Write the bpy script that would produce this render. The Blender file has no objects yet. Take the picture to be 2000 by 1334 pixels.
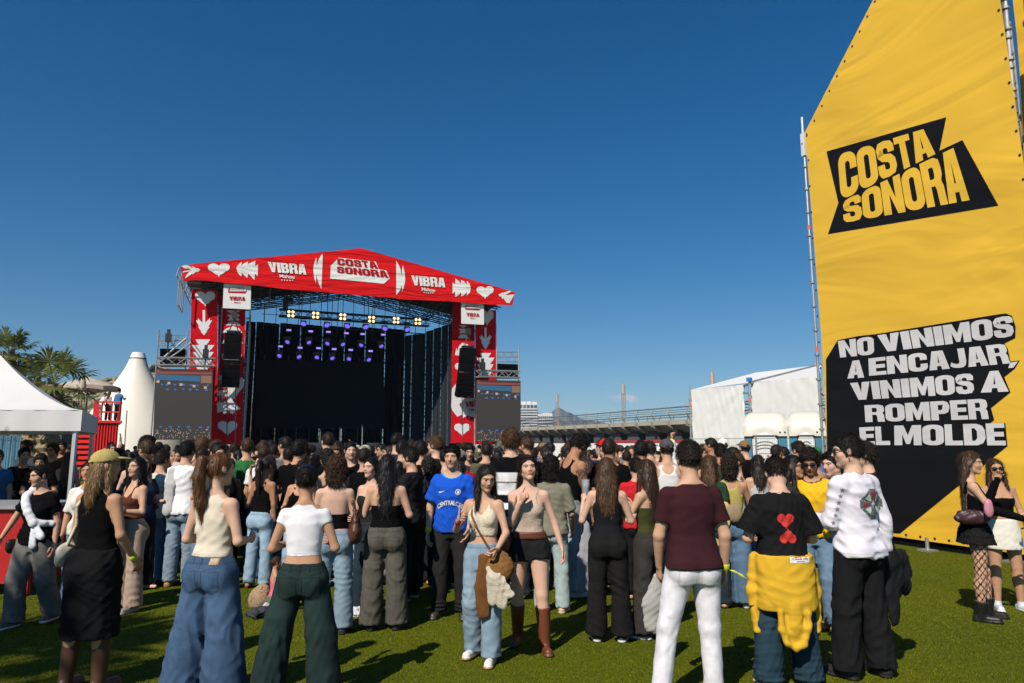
import bpy, bmesh, math, random
import numpy as np
from mathutils import Vector, Matrix, geometry
from mathutils.bvhtree import BVHTree
from concurrent.futures import ThreadPoolExecutor

R = math.radians
scene = bpy.context.scene
COL = scene.collection

# ------------------------------------------------------------------ camera
F = 1380.0                       # focal length in pixels of the 2000 px wide photograph
PITCH = math.atan(205 / F)
EYE = 1.70
cam_data = bpy.data.cameras.new('camera')
cam_data.sensor_width = 36.0
cam_data.lens = 36.0 * F / 2000
cam_data.clip_start = 0.1
cam_data.clip_end = 30000
cam = bpy.data.objects.new('camera', cam_data)
COL.objects.link(cam)
cam.location = (0, 0, EYE)
cam.rotation_euler = (R(90) + PITCH, 0, 0)
scene.camera = cam

# ------------------------------------------------------------------ sky and sun
SUN_EL, SUN_AZ = R(44), R(28)    # the sun stands behind the camera, to its left
world = bpy.data.worlds.new('World')
scene.world = world
world.use_nodes = True
wn = world.node_tree.nodes
wl = world.node_tree.links
sky = wn.new('ShaderNodeTexSky')
sky.sky_type = 'NISHITA'
sky.sun_disc = False
sky.sun_elevation = SUN_EL
sky.sun_rotation = R(180) + SUN_AZ
sky.altitude = 300
sky.air_density = 1.05
sky.dust_density = 0.15
sky.ozone_density = 3.4
hsv = wn.new('ShaderNodeHueSaturation')
hsv.inputs['Saturation'].default_value = 1.42
hsv.inputs['Value'].default_value = 1.0
wtc = wn.new('ShaderNodeTexCoord')
wmp = wn.new('ShaderNodeMapping')
wmp.inputs['Location'].default_value = (0, 0, .025)
wmp.inputs['Scale'].default_value = (1, 1, .97)
wl.new(wtc.outputs['Generated'], wmp.inputs['Vector'])
wl.new(wmp.outputs[0], sky.inputs['Vector'])
wl.new(sky.outputs[0], hsv.inputs['Color'])

def wmath(op, a, b=None, c=None):
 n = wn.new('ShaderNodeMath'); n.operation = op
 for i, v in enumerate((a, b, c)):
  if v is None: continue
  if isinstance(v, (int, float)): n.inputs[i].default_value = v
  else: wl.new(v, n.inputs[i])
 return n.outputs[0]
def wdot(vec):
 n = wn.new('ShaderNodeVectorMath'); n.operation = 'DOT_PRODUCT'
 wl.new(wtc.outputs['Generated'], n.inputs[0]); n.inputs[1].default_value = vec
 return n.outputs['Value']
# one small cloud low over the bridge
CD = Vector((.1621, .9842, .0672)).normalized()
CR = Vector((CD.y, -CD.x, 0)).normalized()
cu_ = wmath('DIVIDE', wdot(CR), .026); cw_ = wmath('DIVIDE', wmath('SUBTRACT', wdot((0, 0, 1)), CD.z), .0105)
cr_ = wmath('SQRT', wmath('ADD', wmath('MULTIPLY', cu_, cu_), wmath('MULTIPLY', cw_, cw_)))
cn = wn.new('ShaderNodeTexNoise'); cn.inputs['Scale'].default_value = 95; cn.inputs['Detail'].default_value = 5
wl.new(wtc.outputs['Generated'], cn.inputs['Vector'])
cm = wmath('SUBTRACT', wmath('MULTIPLY_ADD', cn.outputs[0], 2.6, -.55), cr_)
cs = wn.new('ShaderNodeMapRange'); cs.interpolation_type = 'SMOOTHSTEP'; cs.inputs[1].default_value = -.15; cs.inputs[2].default_value = .75; cs.inputs[4].default_value = .9
wl.new(cm, cs.inputs[0])
fw = wmath('GREATER_THAN', wdot(CD), .9)
cx_ = wn.new('ShaderNodeMix'); cx_.data_type = 'RGBA'
wl.new(wmath('MULTIPLY', cs.outputs[0], fw), cx_.inputs[0]); wl.new(hsv.outputs[0], cx_.inputs[6]); cx_.inputs[7].default_value = (8.2, 8.0, 8.4, 1)
wl.new(cx_.outputs[2], wn['Background'].inputs['Color'])
wn['Background'].inputs['Strength'].default_value = 0.074

sun_d = bpy.data.lights.new('sun', 'SUN')
sun_d.energy = 5.0
sun_d.angle = R(0.5)
sun_d.color = (1.0, 0.92, 0.80)
sun = bpy.data.objects.new('sun', sun_d)
COL.objects.link(sun)
sun.location = (-20, -40, 40)
SUN_DIR = Vector((math.sin(SUN_AZ) * math.cos(SUN_EL), math.cos(SUN_AZ) * math.cos(SUN_EL), -math.sin(SUN_EL)))
sun.rotation_euler = SUN_DIR.to_track_quat('-Z', 'Y').to_euler()

vs = scene.view_settings
vs.view_transform = 'Standard'
vs.look = 'None'
vs.exposure = 0.14
vs.gamma = 1.0
scene.cycles.max_bounces = 5
scene.cycles.diffuse_bounces = 1
scene.cycles.glossy_bounces = 2
scene.cycles.transmission_bounces = 4
scene.cycles.transparent_max_bounces = 8
scene.cycles.use_denoising = True

# ------------------------------------------------------------------ photograph to world
def ray(px, py):
 xc = (px - 1000) / F
 yc = (667 - py) / F
 return Vector((xc, math.cos(PITCH) - yc * math.sin(PITCH), math.sin(PITCH) + yc * math.cos(PITCH)))

CAMP = Vector((0, 0, EYE))

def at_depth(px, py, Y):
 r = ray(px, py)
 return CAMP + r * (Y / r.y)

def at_ground(px, py, z=0.0):
 r = ray(px, py)
 return CAMP + r * ((z - EYE) / r.z)

def on_plane(px, py, p0, n):
 r = ray(px, py)
 return CAMP + r * ((p0 - CAMP).dot(n) / r.dot(n))

# ------------------------------------------------------------------ materials
MATS = {}

def new_mat(name):
 m = bpy.data.materials.new(name)
 m.use_nodes = True
 nt = m.node_tree
 return m, nt, nt.nodes['Principled BSDF']

def mat(name, color, rough=0.6, metal=0.0, var=0.10, vscale=4.0, bump=0.0, bscale=60.0, coat=0.0, stretch=(1, 1, 1), coords='Object', attr=False, spec=0.5, sheen=0.0, transl=0.0, crease=0.0):
 key = (name, tuple(color), rough, crease, metal, var, vscale, bump, bscale, stretch, coords, attr, transl)
 if key in MATS:
  return MATS[key]
 m, nt, b = new_mat(name)
 N, L = nt.nodes, nt.links
 tc = N.new('ShaderNodeTexCoord')
 mp = N.new('ShaderNodeMapping')
 mp.inputs['Scale'].default_value = stretch
 L.new(tc.outputs[coords], mp.inputs['Vector'])
 nz = N.new('ShaderNodeTexNoise')
 nz.inputs['Scale'].default_value = vscale
 nz.inputs['Detail'].default_value = 5
 nz.inputs['Roughness'].default_value = 0.6
 L.new(mp.outputs[0], nz.inputs['Vector'])
 mr = N.new('ShaderNodeMapRange')
 mr.inputs[1].default_value = 0.25
 mr.inputs[2].default_value = 0.75
 mr.inputs[3].default_value = 1 - var
 mr.inputs[4].default_value = 1 + var
 L.new(nz.outputs[0], mr.inputs[0])
 mx = N.new('ShaderNodeMix')
 mx.data_type = 'RGBA'
 mx.blend_type = 'MULTIPLY'
 mx.inputs[0].default_value = 1.0
 mx.inputs[6].default_value = (*color, 1)
 L.new(mr.outputs[0], mx.inputs[7])
 out = mx.outputs[2]
 if attr:
  at = N.new('ShaderNodeAttribute')
  at.attribute_name = 'col'
  m2 = N.new('ShaderNodeMix')
  m2.data_type = 'RGBA'
  m2.blend_type = 'MULTIPLY'
  m2.inputs[0].default_value = 1.0
  L.new(out, m2.inputs[6])
  L.new(at.outputs['Color'], m2.inputs[7])
  out = m2.outputs[2]
 L.new(out, b.inputs['Base Color'])
 b.inputs['Roughness'].default_value = rough
 b.inputs['Metallic'].default_value = metal
 b.inputs['Specular IOR Level'].default_value = spec
 if coat:
  b.inputs['Coat Weight'].default_value = coat
 if sheen:
  b.inputs['Sheen Weight'].default_value = sheen
 if bump:
  n2 = N.new('ShaderNodeTexNoise')
  n2.inputs['Scale'].default_value = bscale
  n2.inputs['Detail'].default_value = 3
  L.new(mp.outputs[0], n2.inputs['Vector'])
  bp = N.new('ShaderNodeBump')
  bp.inputs['Strength'].default_value = bump
  bp.inputs['Distance'].default_value = 0.01
  L.new(n2.outputs[0], bp.inputs['Height'])
  if crease:
   n3 = N.new('ShaderNodeTexNoise'); n3.noise_type = 'RIDGED_MULTIFRACTAL'
   n3.inputs['Scale'].default_value = 7.0; n3.inputs['Detail'].default_value = 2.5; n3.inputs['Distortion'].default_value = .7
   L.new(tc.outputs[coords], n3.inputs['Vector'])
   b2 = N.new('ShaderNodeBump'); b2.inputs['Strength'].default_value = crease; b2.inputs['Distance'].default_value = .02
   L.new(n3.outputs[0], b2.inputs['Height']); L.new(b2.outputs[0], bp.inputs['Normal'])
  L.new(bp.outputs[0], b.inputs['Normal'])
 if transl:
  tr = N.new('ShaderNodeBsdfTranslucent')
  L.new(out, tr.inputs['Color'])
  ms = N.new('ShaderNodeMixShader')
  ms.inputs[0].default_value = transl
  L.new(b.outputs[0], ms.inputs[1])
  L.new(tr.outputs[0], ms.inputs[2])
  L.new(ms.outputs[0], N['Material Output'].inputs['Surface'])
 MATS[key] = m
 return m

def emit_mat(name, color, strength):
 key = (name, tuple(color), strength)
 if key in MATS:
  return MATS[key]
 m, nt, b = new_mat(name)
 b.inputs['Base Color'].default_value = (*color, 1)
 b.inputs['Emission Color'].default_value = (*color, 1)
 b.inputs['Emission Strength'].default_value = strength
 MATS[key] = m
 return m

# ------------------------------------------------------------------ scene helpers
def tag(o, label=None, cat=None, group=None, kind=None):
 if label: o['label'] = label
 if cat: o['category'] = cat
 if group: o['group'] = group
 if kind: o['kind'] = kind
 return o

def empty(name, loc=(0, 0, 0), rz=0.0, label=None, cat=None, group=None):
 o = bpy.data.objects.new(name, None)
 o.empty_display_size = 0.2
 COL.objects.link(o)
 o.location = loc
 o.rotation_euler = (0, 0, rz)
 return tag(o, label, cat, group)

def np_mesh(name, V, faces, smooth=True, col=None, mats=None, mi=None):
 """faces: (n,4) or (n,3) int arrays, or a list of such arrays."""
 me = bpy.data.meshes.new(name)
 if isinstance(faces, np.ndarray):
  faces = [faces]
 faces = [np.asarray(f, dtype=np.int32) for f in faces if len(f)]
 V = np.asarray(V, dtype=np.float32)
 me.vertices.add(len(V))
 me.vertices.foreach_set('co', V.ravel())
 loops = np.concatenate([f.ravel() for f in faces]) if faces else np.zeros(0, np.int32)
 tot = np.concatenate([np.full(len(f), f.shape[1], np.int32) for f in faces]) if faces else np.zeros(0, np.int32)
 st = np.concatenate([[0], np.cumsum(tot)[:-1]]).astype(np.int32) if len(tot) else tot
 me.loops.add(len(loops))
 me.loops.foreach_set('vertex_index', loops)
 me.polygons.add(len(tot))
 me.polygons.foreach_set('loop_start', st)
 me.polygons.foreach_set('use_smooth', np.full(len(tot), smooth, bool))
 if mi is not None:
  me.polygons.foreach_set('material_index', np.asarray(mi, np.int32))
 me.update(calc_edges=True)
 if col is not None:
  a = me.color_attributes.new('col', 'FLOAT_COLOR', 'POINT')
  c = np.ones((len(V), 4), np.float32)
  c[:, :3] = col
  a.data.foreach_set('color', c.ravel())
 for m in (mats or []):
  me.materials.append(m)
 return me

def link(name, me, parent=None, loc=(0, 0, 0), rz=0.0):
 o = bpy.data.objects.new(name, me)
 COL.objects.link(o)
 o.location = loc
 o.rotation_euler = (0, 0, rz)
 if parent is not None:
  o.parent = parent
 return o

class MB:
 """collects shapes and links them as ONE mesh object"""
 def __init__(s):
  s.v, s.f, s.m = [], [], []
  s.mi = 0
 def poly(s, pts, idx=None):
  b = len(s.v)
  s.v += [tuple(p) for p in pts]
  for f in (idx or [list(range(len(pts)))]):
   s.f.append([b + i for i in f])
   s.m.append(s.mi)
  return s
 def box(s, c, size, rz=0.0, M=None, taper=1.0):
  hx, hy, hz = size[0] / 2, size[1] / 2, size[2] / 2
  P = [(-hx, -hy, -hz), (hx, -hy, -hz), (hx, hy, -hz), (-hx, hy, -hz), (-hx * taper, -hy * taper, hz), (hx * taper, -hy * taper, hz), (hx * taper, hy * taper, hz), (-hx * taper, hy * taper, hz)]
  T = M or (Matrix.Translation(Vector(c)) @ Matrix.Rotation(rz, 4, 'Z'))
  return s.poly([T @ Vector(p) for p in P], [[0, 3, 2, 1], [4, 5, 6, 7], [0, 1, 5, 4], [1, 2, 6, 5], [2, 3, 7, 6], [3, 0, 4, 7]])
 def tube(s, pts, r, n=8, cap=True):
  pts = [Vector(p) for p in pts]
  rs = r if isinstance(r, (list, tuple)) else [r] * len(pts)
  rings = []
  prev = None
  for i, p in enumerate(pts):
   t = (pts[min(i + 1, len(pts) - 1)] - pts[max(i - 1, 0)]).normalized()
   if prev is None:
    u = t.orthogonal().normalized()
   else:
    u = (prev - t * prev.dot(t))
    u = u.normalized() if u.length > 1e-6 else t.orthogonal().normalized()
   prev = u
   w = t.cross(u)
   rings.append([p + (u * math.cos(2 * math.pi * k / n) + w * math.sin(2 * math.pi * k / n)) * rs[i] for k in range(n)])
  b = len(s.v)
  for g in rings:
   s.v += [tuple(q) for q in g]
  for i in range(len(pts) - 1):
   for k in range(n):
    k2 = (k + 1) % n
    s.f.append([b + i * n + k, b + i * n + k2, b + (i + 1) * n + k2, b + (i + 1) * n + k]); s.m.append(s.mi)
  if cap:
   s.f.append([b + k for k in reversed(range(n))]); s.m.append(s.mi)
   s.f.append([b + (len(pts) - 1) * n + k for k in range(n)]); s.m.append(s.mi)
  return s
 def lathe(s, c, prof, n=24, axis=None):
  """prof: list of (radius, height)"""
  c = Vector(c)
  b = len(s.v)
  for (r, h) in prof:
   for k in range(n):
    a = 2 * math.pi * k / n
    s.v.append(tuple(c + Vector((r * math.cos(a), r * math.sin(a), h))))
  for i in range(len(prof) - 1):
   for k in range(n):
    k2 = (k + 1) % n
    s.f.append([b + i * n + k, b + i * n + k2, b + (i + 1) * n + k2, b + (i + 1) * n + k]); s.m.append(s.mi)
  s.f.append([b + k for k in reversed(range(n))]); s.m.append(s.mi)
  s.f.append([b + (len(prof) - 1) * n + k for k in range(n)]); s.m.append(s.mi)
  return s
 def prism(s, pts, off):
  """outline pts (3-D, planar) extruded by the vector off"""
  n = len(pts)
  pts = [Vector(p) for p in pts]
  off = Vector(off)
  tri = geometry.tessellate_polygon([pts])
  b = len(s.v)
  s.v += [tuple(p) for p in pts] + [tuple(p + off) for p in pts]
  for t in tri:
   s.f.append([b + t[0], b + t[1], b + t[2]]); s.m.append(s.mi)
   s.f.append([b + n + t[2], b + n + t[1], b + n + t[0]]); s.m.append(s.mi)
  for i in range(n):
   j = (i + 1) % n
   s.f.append([b + i, b + j, b + n + j, b + n + i]); s.m.append(s.mi)
  return s
 def build(s, name, m, parent=None, smooth=False, loc=(0, 0, 0), rz=0.0, recalc=True):
  me = bpy.data.meshes.new(name)
  me.from_pydata(s.v, [], s.f)
  ms = m if isinstance(m, (list, tuple)) else [m]
  for q in ms:
   me.materials.append(q)
  me.polygons.foreach_set('material_index', s.m)
  if recalc:
   bm = bmesh.new()
   bm.from_mesh(me)
   bmesh.ops.recalc_face_normals(bm, faces=bm.faces)
   bm.to_mesh(me)
   bm.free()
  me.polygons.foreach_set('use_smooth', [smooth] * len(me.polygons))
  if smooth:
   me.set_sharp_from_angle(angle=R(40))
  me.update()
  return link(name, me, parent, loc, rz)

def truss(mb, a, b, w, bay=None, r=0.03, rb=0.018, up=Vector((0, 0, 1)), h=None, n=6, two=False):
 """box girder from a to b: chords and zigzag webs"""
 a, b = Vector(a), Vector(b)
 t = (b - a).normalized()
 if abs(t.dot(up)) > 0.98:
  up = Vector((0, 1, 0))
 s = t.cross(up).normalized()
 u = s.cross(t).normalized()
 h = h or w
 L = (b - a).length
 k = max(1, round(L / (bay or w)))
 offs = [s * x * w / 2 + u * y * h / 2 for x, y in ((-1, -1), (1, -1), (1, 1), (-1, 1))] if not two else [u * (-h / 2), u * (h / 2)]
 for o in offs:
  mb.tube([a + o, b + o], r, n, cap=False)
 m = len(offs)
 pairs = [(i, (i + 1) % m) for i in range(m)] if not two else [(0, 1)]
 for j in range(k):
  p, q = a + t * (L * j / k), a + t * (L * (j + 1) / k)
  for (c, d) in pairs:
   if j % 2: c, d = d, c
   mb.tube([p + offs[c], q + offs[d]], rb, 4, cap=False)
 return mb

def text_mesh(body, bold=0.0, spacing=1.0, res=3, shear=0.0):
 """2-D mesh of a word, as arrays with x,y normalised to the unit square"""
 cu = bpy.data.curves.new('lettering', 'FONT')
 cu.body = body
 cu.offset = bold
 cu.space_character = spacing
 cu.resolution_u = res
 cu.shear = shear
 o = bpy.data.objects.new('lettering', cu)
 COL.objects.link(o)
 bpy.context.view_layer.update()
 dg = bpy.context.evaluated_depsgraph_get()
 me = bpy.data.meshes.new_from_object(o.evaluated_get(dg))
 V = np.array([v.co[:2] for v in me.vertices])
 Fs = [list(p.vertices) for p in me.polygons]
 bpy.data.objects.remove(o)
 bpy.data.curves.remove(cu)
 bpy.data.meshes.remove(me)
 lo, hi = V.min(0), V.max(0)
 return (V - lo) / (hi - lo), Fs
# ------------------------------------------------------------------ distance fields -> smooth meshes
BIG = 0.5

def v3(*a):
 return np.array(a, np.float64)

def nrm(a):
 a = np.asarray(a, np.float64)
 return a / (np.linalg.norm(a) + 1e-12)

def rotm(yaw=0, pitch=0, roll=0):
 """columns ex, ey, ez; yaw left +, pitch nose-down +, roll to the own right +  (degrees)"""
 return np.array(Matrix.Rotation(R(yaw), 3, 'Z') @ Matrix.Rotation(R(-pitch), 3, 'X') @ Matrix.Rotation(R(roll), 3, 'Y'))

class Field:
 def __init__(s):
  s.ops = []
 def add(s, fn, lo, hi, mode='u', k=0.02):
  s.ops.append((np.minimum(lo, hi), np.maximum(lo, hi), fn, mode, k))
  return s
 def limb(s, a, b, ts, rs, mode='u', k=0.02, sq=None, cutb=False, cuta=False, inf=0.0):
  a, b = np.asarray(a, float), np.asarray(b, float)
  ts, rs = np.asarray(ts, float), np.asarray(rs, float) + inf
  ab = b - a
  L2 = ab @ ab
  L = math.sqrt(L2)
  d = ab / L
  def fn(x, y, z):
   px, py, pz = x - a[0], y - a[1], z - a[2]
   q = px * ab[0] + py * ab[1] + pz * ab[2]
   t = np.clip(q / L2, 0, 1)
   px = px - t * ab[0]; py = py - t * ab[1]; pz = pz - t * ab[2]
   if sq is not None:
    n, f = sq
    w = (px * n[0] + py * n[1] + pz * n[2]) * (1 / f - 1)
    px = px + w * n[0]; py = py + w * n[1]; pz = pz + w * n[2]
   r = np.interp(t, ts, rs) if len(ts) > 2 else rs[0] + (rs[-1] - rs[0]) * t
   o = np.sqrt(px * px + py * py + pz * pz) - r
   if cutb: o = np.maximum(o, q / L - L)
   if cuta: o = np.maximum(o, -q / L)
   return o
  m = rs.max()
  return s.add(fn, np.minimum(a, b) - m, np.maximum(a, b) + m, mode, k)
 def rc(s, a, b, ra, rb, **kw):
  return s.limb(a, b, [0, 1], [ra, rb], **kw)
 def ell(s, c, r, M=None, mode='u', k=0.02, cut=None):
  c, r = np.asarray(c, float), np.asarray(r, float)
  M = np.eye(3) if M is None else M
  def fn(x, y, z):
   px, py, pz = x - c[0], y - c[1], z - c[2]
   lx = px * M[0, 0] + py * M[1, 0] + pz * M[2, 0]
   ly = px * M[0, 1] + py * M[1, 1] + pz * M[2, 1]
   lz = px * M[0, 2] + py * M[1, 2] + pz * M[2, 2]
   k0 = np.sqrt((lx / r[0]) ** 2 + (ly / r[1]) ** 2 + (lz / r[2]) ** 2)
   k1 = np.sqrt((lx / r[0] ** 2) ** 2 + (ly / r[1] ** 2) ** 2 + (lz / r[2] ** 2) ** 2) + 1e-9
   o = k0 * (k0 - 1) / k1
   if cut is not None:
    o = np.maximum(o, cut(lx, ly, lz))
   return o
  m = np.abs(M) @ r
  return s.add(fn, c - m, c + m, mode, k)
 def loft(s, o, M, zs, hw, hd, yc, mode='u', k=0.03, n=2.4, inf=0.0, z0=None, z1=None, cut=None, xc=None):
  o = np.asarray(o, float)
  zs, hw, hd, yc = [np.asarray(q, float) for q in (zs, hw, hd, yc)]
  xc = np.zeros_like(zs) if xc is None else np.asarray(xc, float)
  z0 = zs[0] if z0 is None else z0
  z1 = zs[-1] if z1 is None else z1
  def fn(x, y, z):
   px, py, pz = x - o[0], y - o[1], z - o[2]
   lx = px * M[0, 0] + py * M[1, 0] + pz * M[2, 0]
   ly = px * M[0, 1] + py * M[1, 1] + pz * M[2, 1]
   lz = px * M[0, 2] + py * M[1, 2] + pz * M[2, 2]
   w = np.interp(lz, zs, hw) + inf
   d = np.interp(lz, zs, hd) + inf
   yy = ly - np.interp(lz, zs, yc)
   xx = lx - np.interp(lz, zs, xc)
   q = (np.abs(xx / w) ** n + np.abs(yy / d) ** n) ** (1 / n)
   r = (q - 1) * np.minimum(w, d)
   r = np.maximum(r, np.maximum(lz - z1, z0 - lz))
   if cut is not None:
    r = np.maximum(r, cut(lx, ly, lz))
   return r
  w, d = hw.max() + inf + np.abs(xc).max(), hd.max() + inf + np.abs(yc).max()
  C = np.array([[sx * w, sy * d, zz] for sx in (-1, 1) for sy in (-1, 1) for zz in (z0, z1)]) @ M.T + o
  return s.add(fn, C.min(0), C.max(0), mode, k)

 def mesh(s, vox, fine=(), disp=None, pad=0.02):
  """fine: list of (lo, hi, vox). returns V, quads"""
  us = [q for q in s.ops if q[3] == 'u']
  lo = np.min([q[0] for q in us], 0) - pad
  hi = np.max([q[1] for q in us], 0) + pad
  ax = []
  for i in range(3):
   x, out = lo[i], []
   while x < hi[i] + vox:
    out.append(x)
    st = vox
    for (a, b, w) in fine:
     if a[i] - w < x < b[i]: st = min(st, w)
    x += st
   ax.append(np.array(out))
  F = np.full([len(a) for a in ax], BIG, np.float32)
  for (l, h, fn, mode, k) in s.ops:
   m = max(k, 0.0) + 2.2 * vox
   sl = []
   for i in range(3):
    a = np.searchsorted(ax[i], l[i] - m)
    b = np.searchsorted(ax[i], h[i] + m)
    sl.append(slice(a, b))
   if any(q.stop <= q.start for q in sl):
    continue
   X = ax[0][sl[0]][:, None, None]; Y = ax[1][sl[1]][None, :, None]; Z = ax[2][sl[2]][None, None, :]
   d = fn(X, Y, Z).astype(np.float32)
   A = F[tuple(sl)]
   if mode == 'u':
    if k > 0:
     hh = np.clip(0.5 + 0.5 * (A - d) / k, 0, 1)
     A[...] = A * (1 - hh) + d * hh - k * hh * (1 - hh)
    else:
     np.minimum(A, d, out=A)
   elif mode == 's':
    d = -d
    if k > 0:
     hh = np.clip(0.5 - 0.5 * (A - d) / k, 0, 1)
     A[...] = A * (1 - hh) + d * hh + k * hh * (1 - hh)
    else:
     np.maximum(A, d, out=A)
   elif mode == 'i':
    np.maximum(A, d, out=A)
  if disp is not None:
   I = np.nonzero(np.abs(F) < 0.035)
   F[I] += disp(ax[0][I[0]], ax[1][I[1]], ax[2][I[2]]).astype(np.float32)
  F[[0, -1]] = BIG; F[:, [0, -1]] = BIG; F[:, :, [0, -1]] = BIG
  return surface_nets(F, ax)

def surface_nets(F, ax):
 nx, ny, nz = F.shape
 S = F < 0
 cnt = np.zeros((nx - 1, ny - 1, nz - 1), np.int8)
 offs = [(i, j, k) for i in (0, 1) for j in (0, 1) for k in (0, 1)]
 for (i, j, k) in offs:
  cnt += S[i:nx - 1 + i, j:ny - 1 + j, k:nz - 1 + k]
 act = (cnt > 0) & (cnt < 8)
 I, J, K = np.nonzero(act)
 n = len(I)
 idx = np.full(act.shape, -1, np.int32)
 idx[I, J, K] = np.arange(n)
 P = np.zeros((n, 3)); W = np.zeros(n)
 val = {o: F[I + o[0], J + o[1], K + o[2]] for o in offs}
 co = {o: np.stack([ax[0][I + o[0]], ax[1][J + o[1]], ax[2][K + o[2]]], 1) for o in offs}
 for a in offs:
  for d in range(3):
   if a[d] == 0:
    b = list(a); b[d] = 1; b = tuple(b)
    fa, fb = val[a], val[b]
    c = (fa < 0) != (fb < 0)
    t = np.where(c, fa / np.where(c, fa - fb, 1), 0)
    P += np.where(c[:, None], co[a] + (co[b] - co[a]) * t[:, None], 0)
    W += c
 P /= W[:, None]
 quads = []
 for d in range(3):
  e = [(d + 1) % 3, (d + 2) % 3]
  s0 = [slice(1, -1)] * 3; s1 = [slice(1, -1)] * 3
  s0[d] = slice(0, -1); s1[d] = slice(1, None)
  A, B = S[tuple(s0)], S[tuple(s1)]
  G = np.stack(np.nonzero(A != B), 1)
  if not len(G): continue
  flip = A[G[:, 0], G[:, 1], G[:, 2]]
  base = G.copy()
  base[:, e[0]] += 1; base[:, e[1]] += 1
  def cell(da, db):
   c = base.copy()
   c[:, e[0]] -= da; c[:, e[1]] -= db
   return idx[c[:, 0], c[:, 1], c[:, 2]]
  q = np.stack([cell(1, 1), cell(0, 1), cell(0, 0), cell(1, 0)], 1)
  q[~flip] = q[~flip][:, ::-1]
  quads.append(q)
 Q = np.concatenate(quads) if quads else np.zeros((0, 4), np.int32)
 return P, Q

def waves(seed, n=4, wl=(0.05, 0.16), amp=0.004, zb=1.0, ridge=True):
 """fold noise: a few bent, patchy plane waves; zb > 1 makes the folds lie more level"""
 r = np.random.RandomState(seed)
 K = []
 for i in range(n):
  d = r.normal(size=3); d[2] *= zb; d = nrm(d)
  K.append((d * 2 * math.pi / r.uniform(*wl), r.uniform(0, 6.28), r.normal(size=3) * 9, r.uniform(0, 6.28), r.normal(size=3) * 13, r.uniform(0, 6.28)))
 def f(x, y, z):
  o = np.zeros(np.broadcast(x, y, z).shape)
  for (k, p, q, pq, m, pm) in K:
   w = np.sin(k[0] * x + k[1] * y + k[2] * z + p + 1.6 * np.sin(q[0] * x + q[1] * y + q[2] * z + pq))
   w = (2 * np.abs(w) - 1) if ridge else w
   o = o + w * (.5 + .5 * np.sin(m[0] * x + m[1] * y + m[2] * z + pm))
  return o * amp * 1.3 / math.sqrt(n)
 return f

# ------------------------------------------------------------------ skeleton
PROF = {
 'm': dict(z=[-.13, -.02, .08, .18, .30, .40, .47, .53], hw=[.150, .168, .156, .150, .166, .176, .150, .066], hd=[.095, .112, .103, .098, .115, .112, .085, .055], yc=[-.010, -.015, -.005, .0, .005, -.002, -.012, -.018], sh=.166, shz=.452),
 'f': dict(z=[-.13, -.02, .08, .16, .28, .38, .45, .52], hw=[.152, .172, .146, .124, .136, .146, .126, .054], hd=[.096, .115, .097, .084, .098, .095, .074, .045], yc=[-.010, -.018, -.004, .002, .006, .0, -.010, -.016], sh=.148, shz=.440)}

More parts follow.
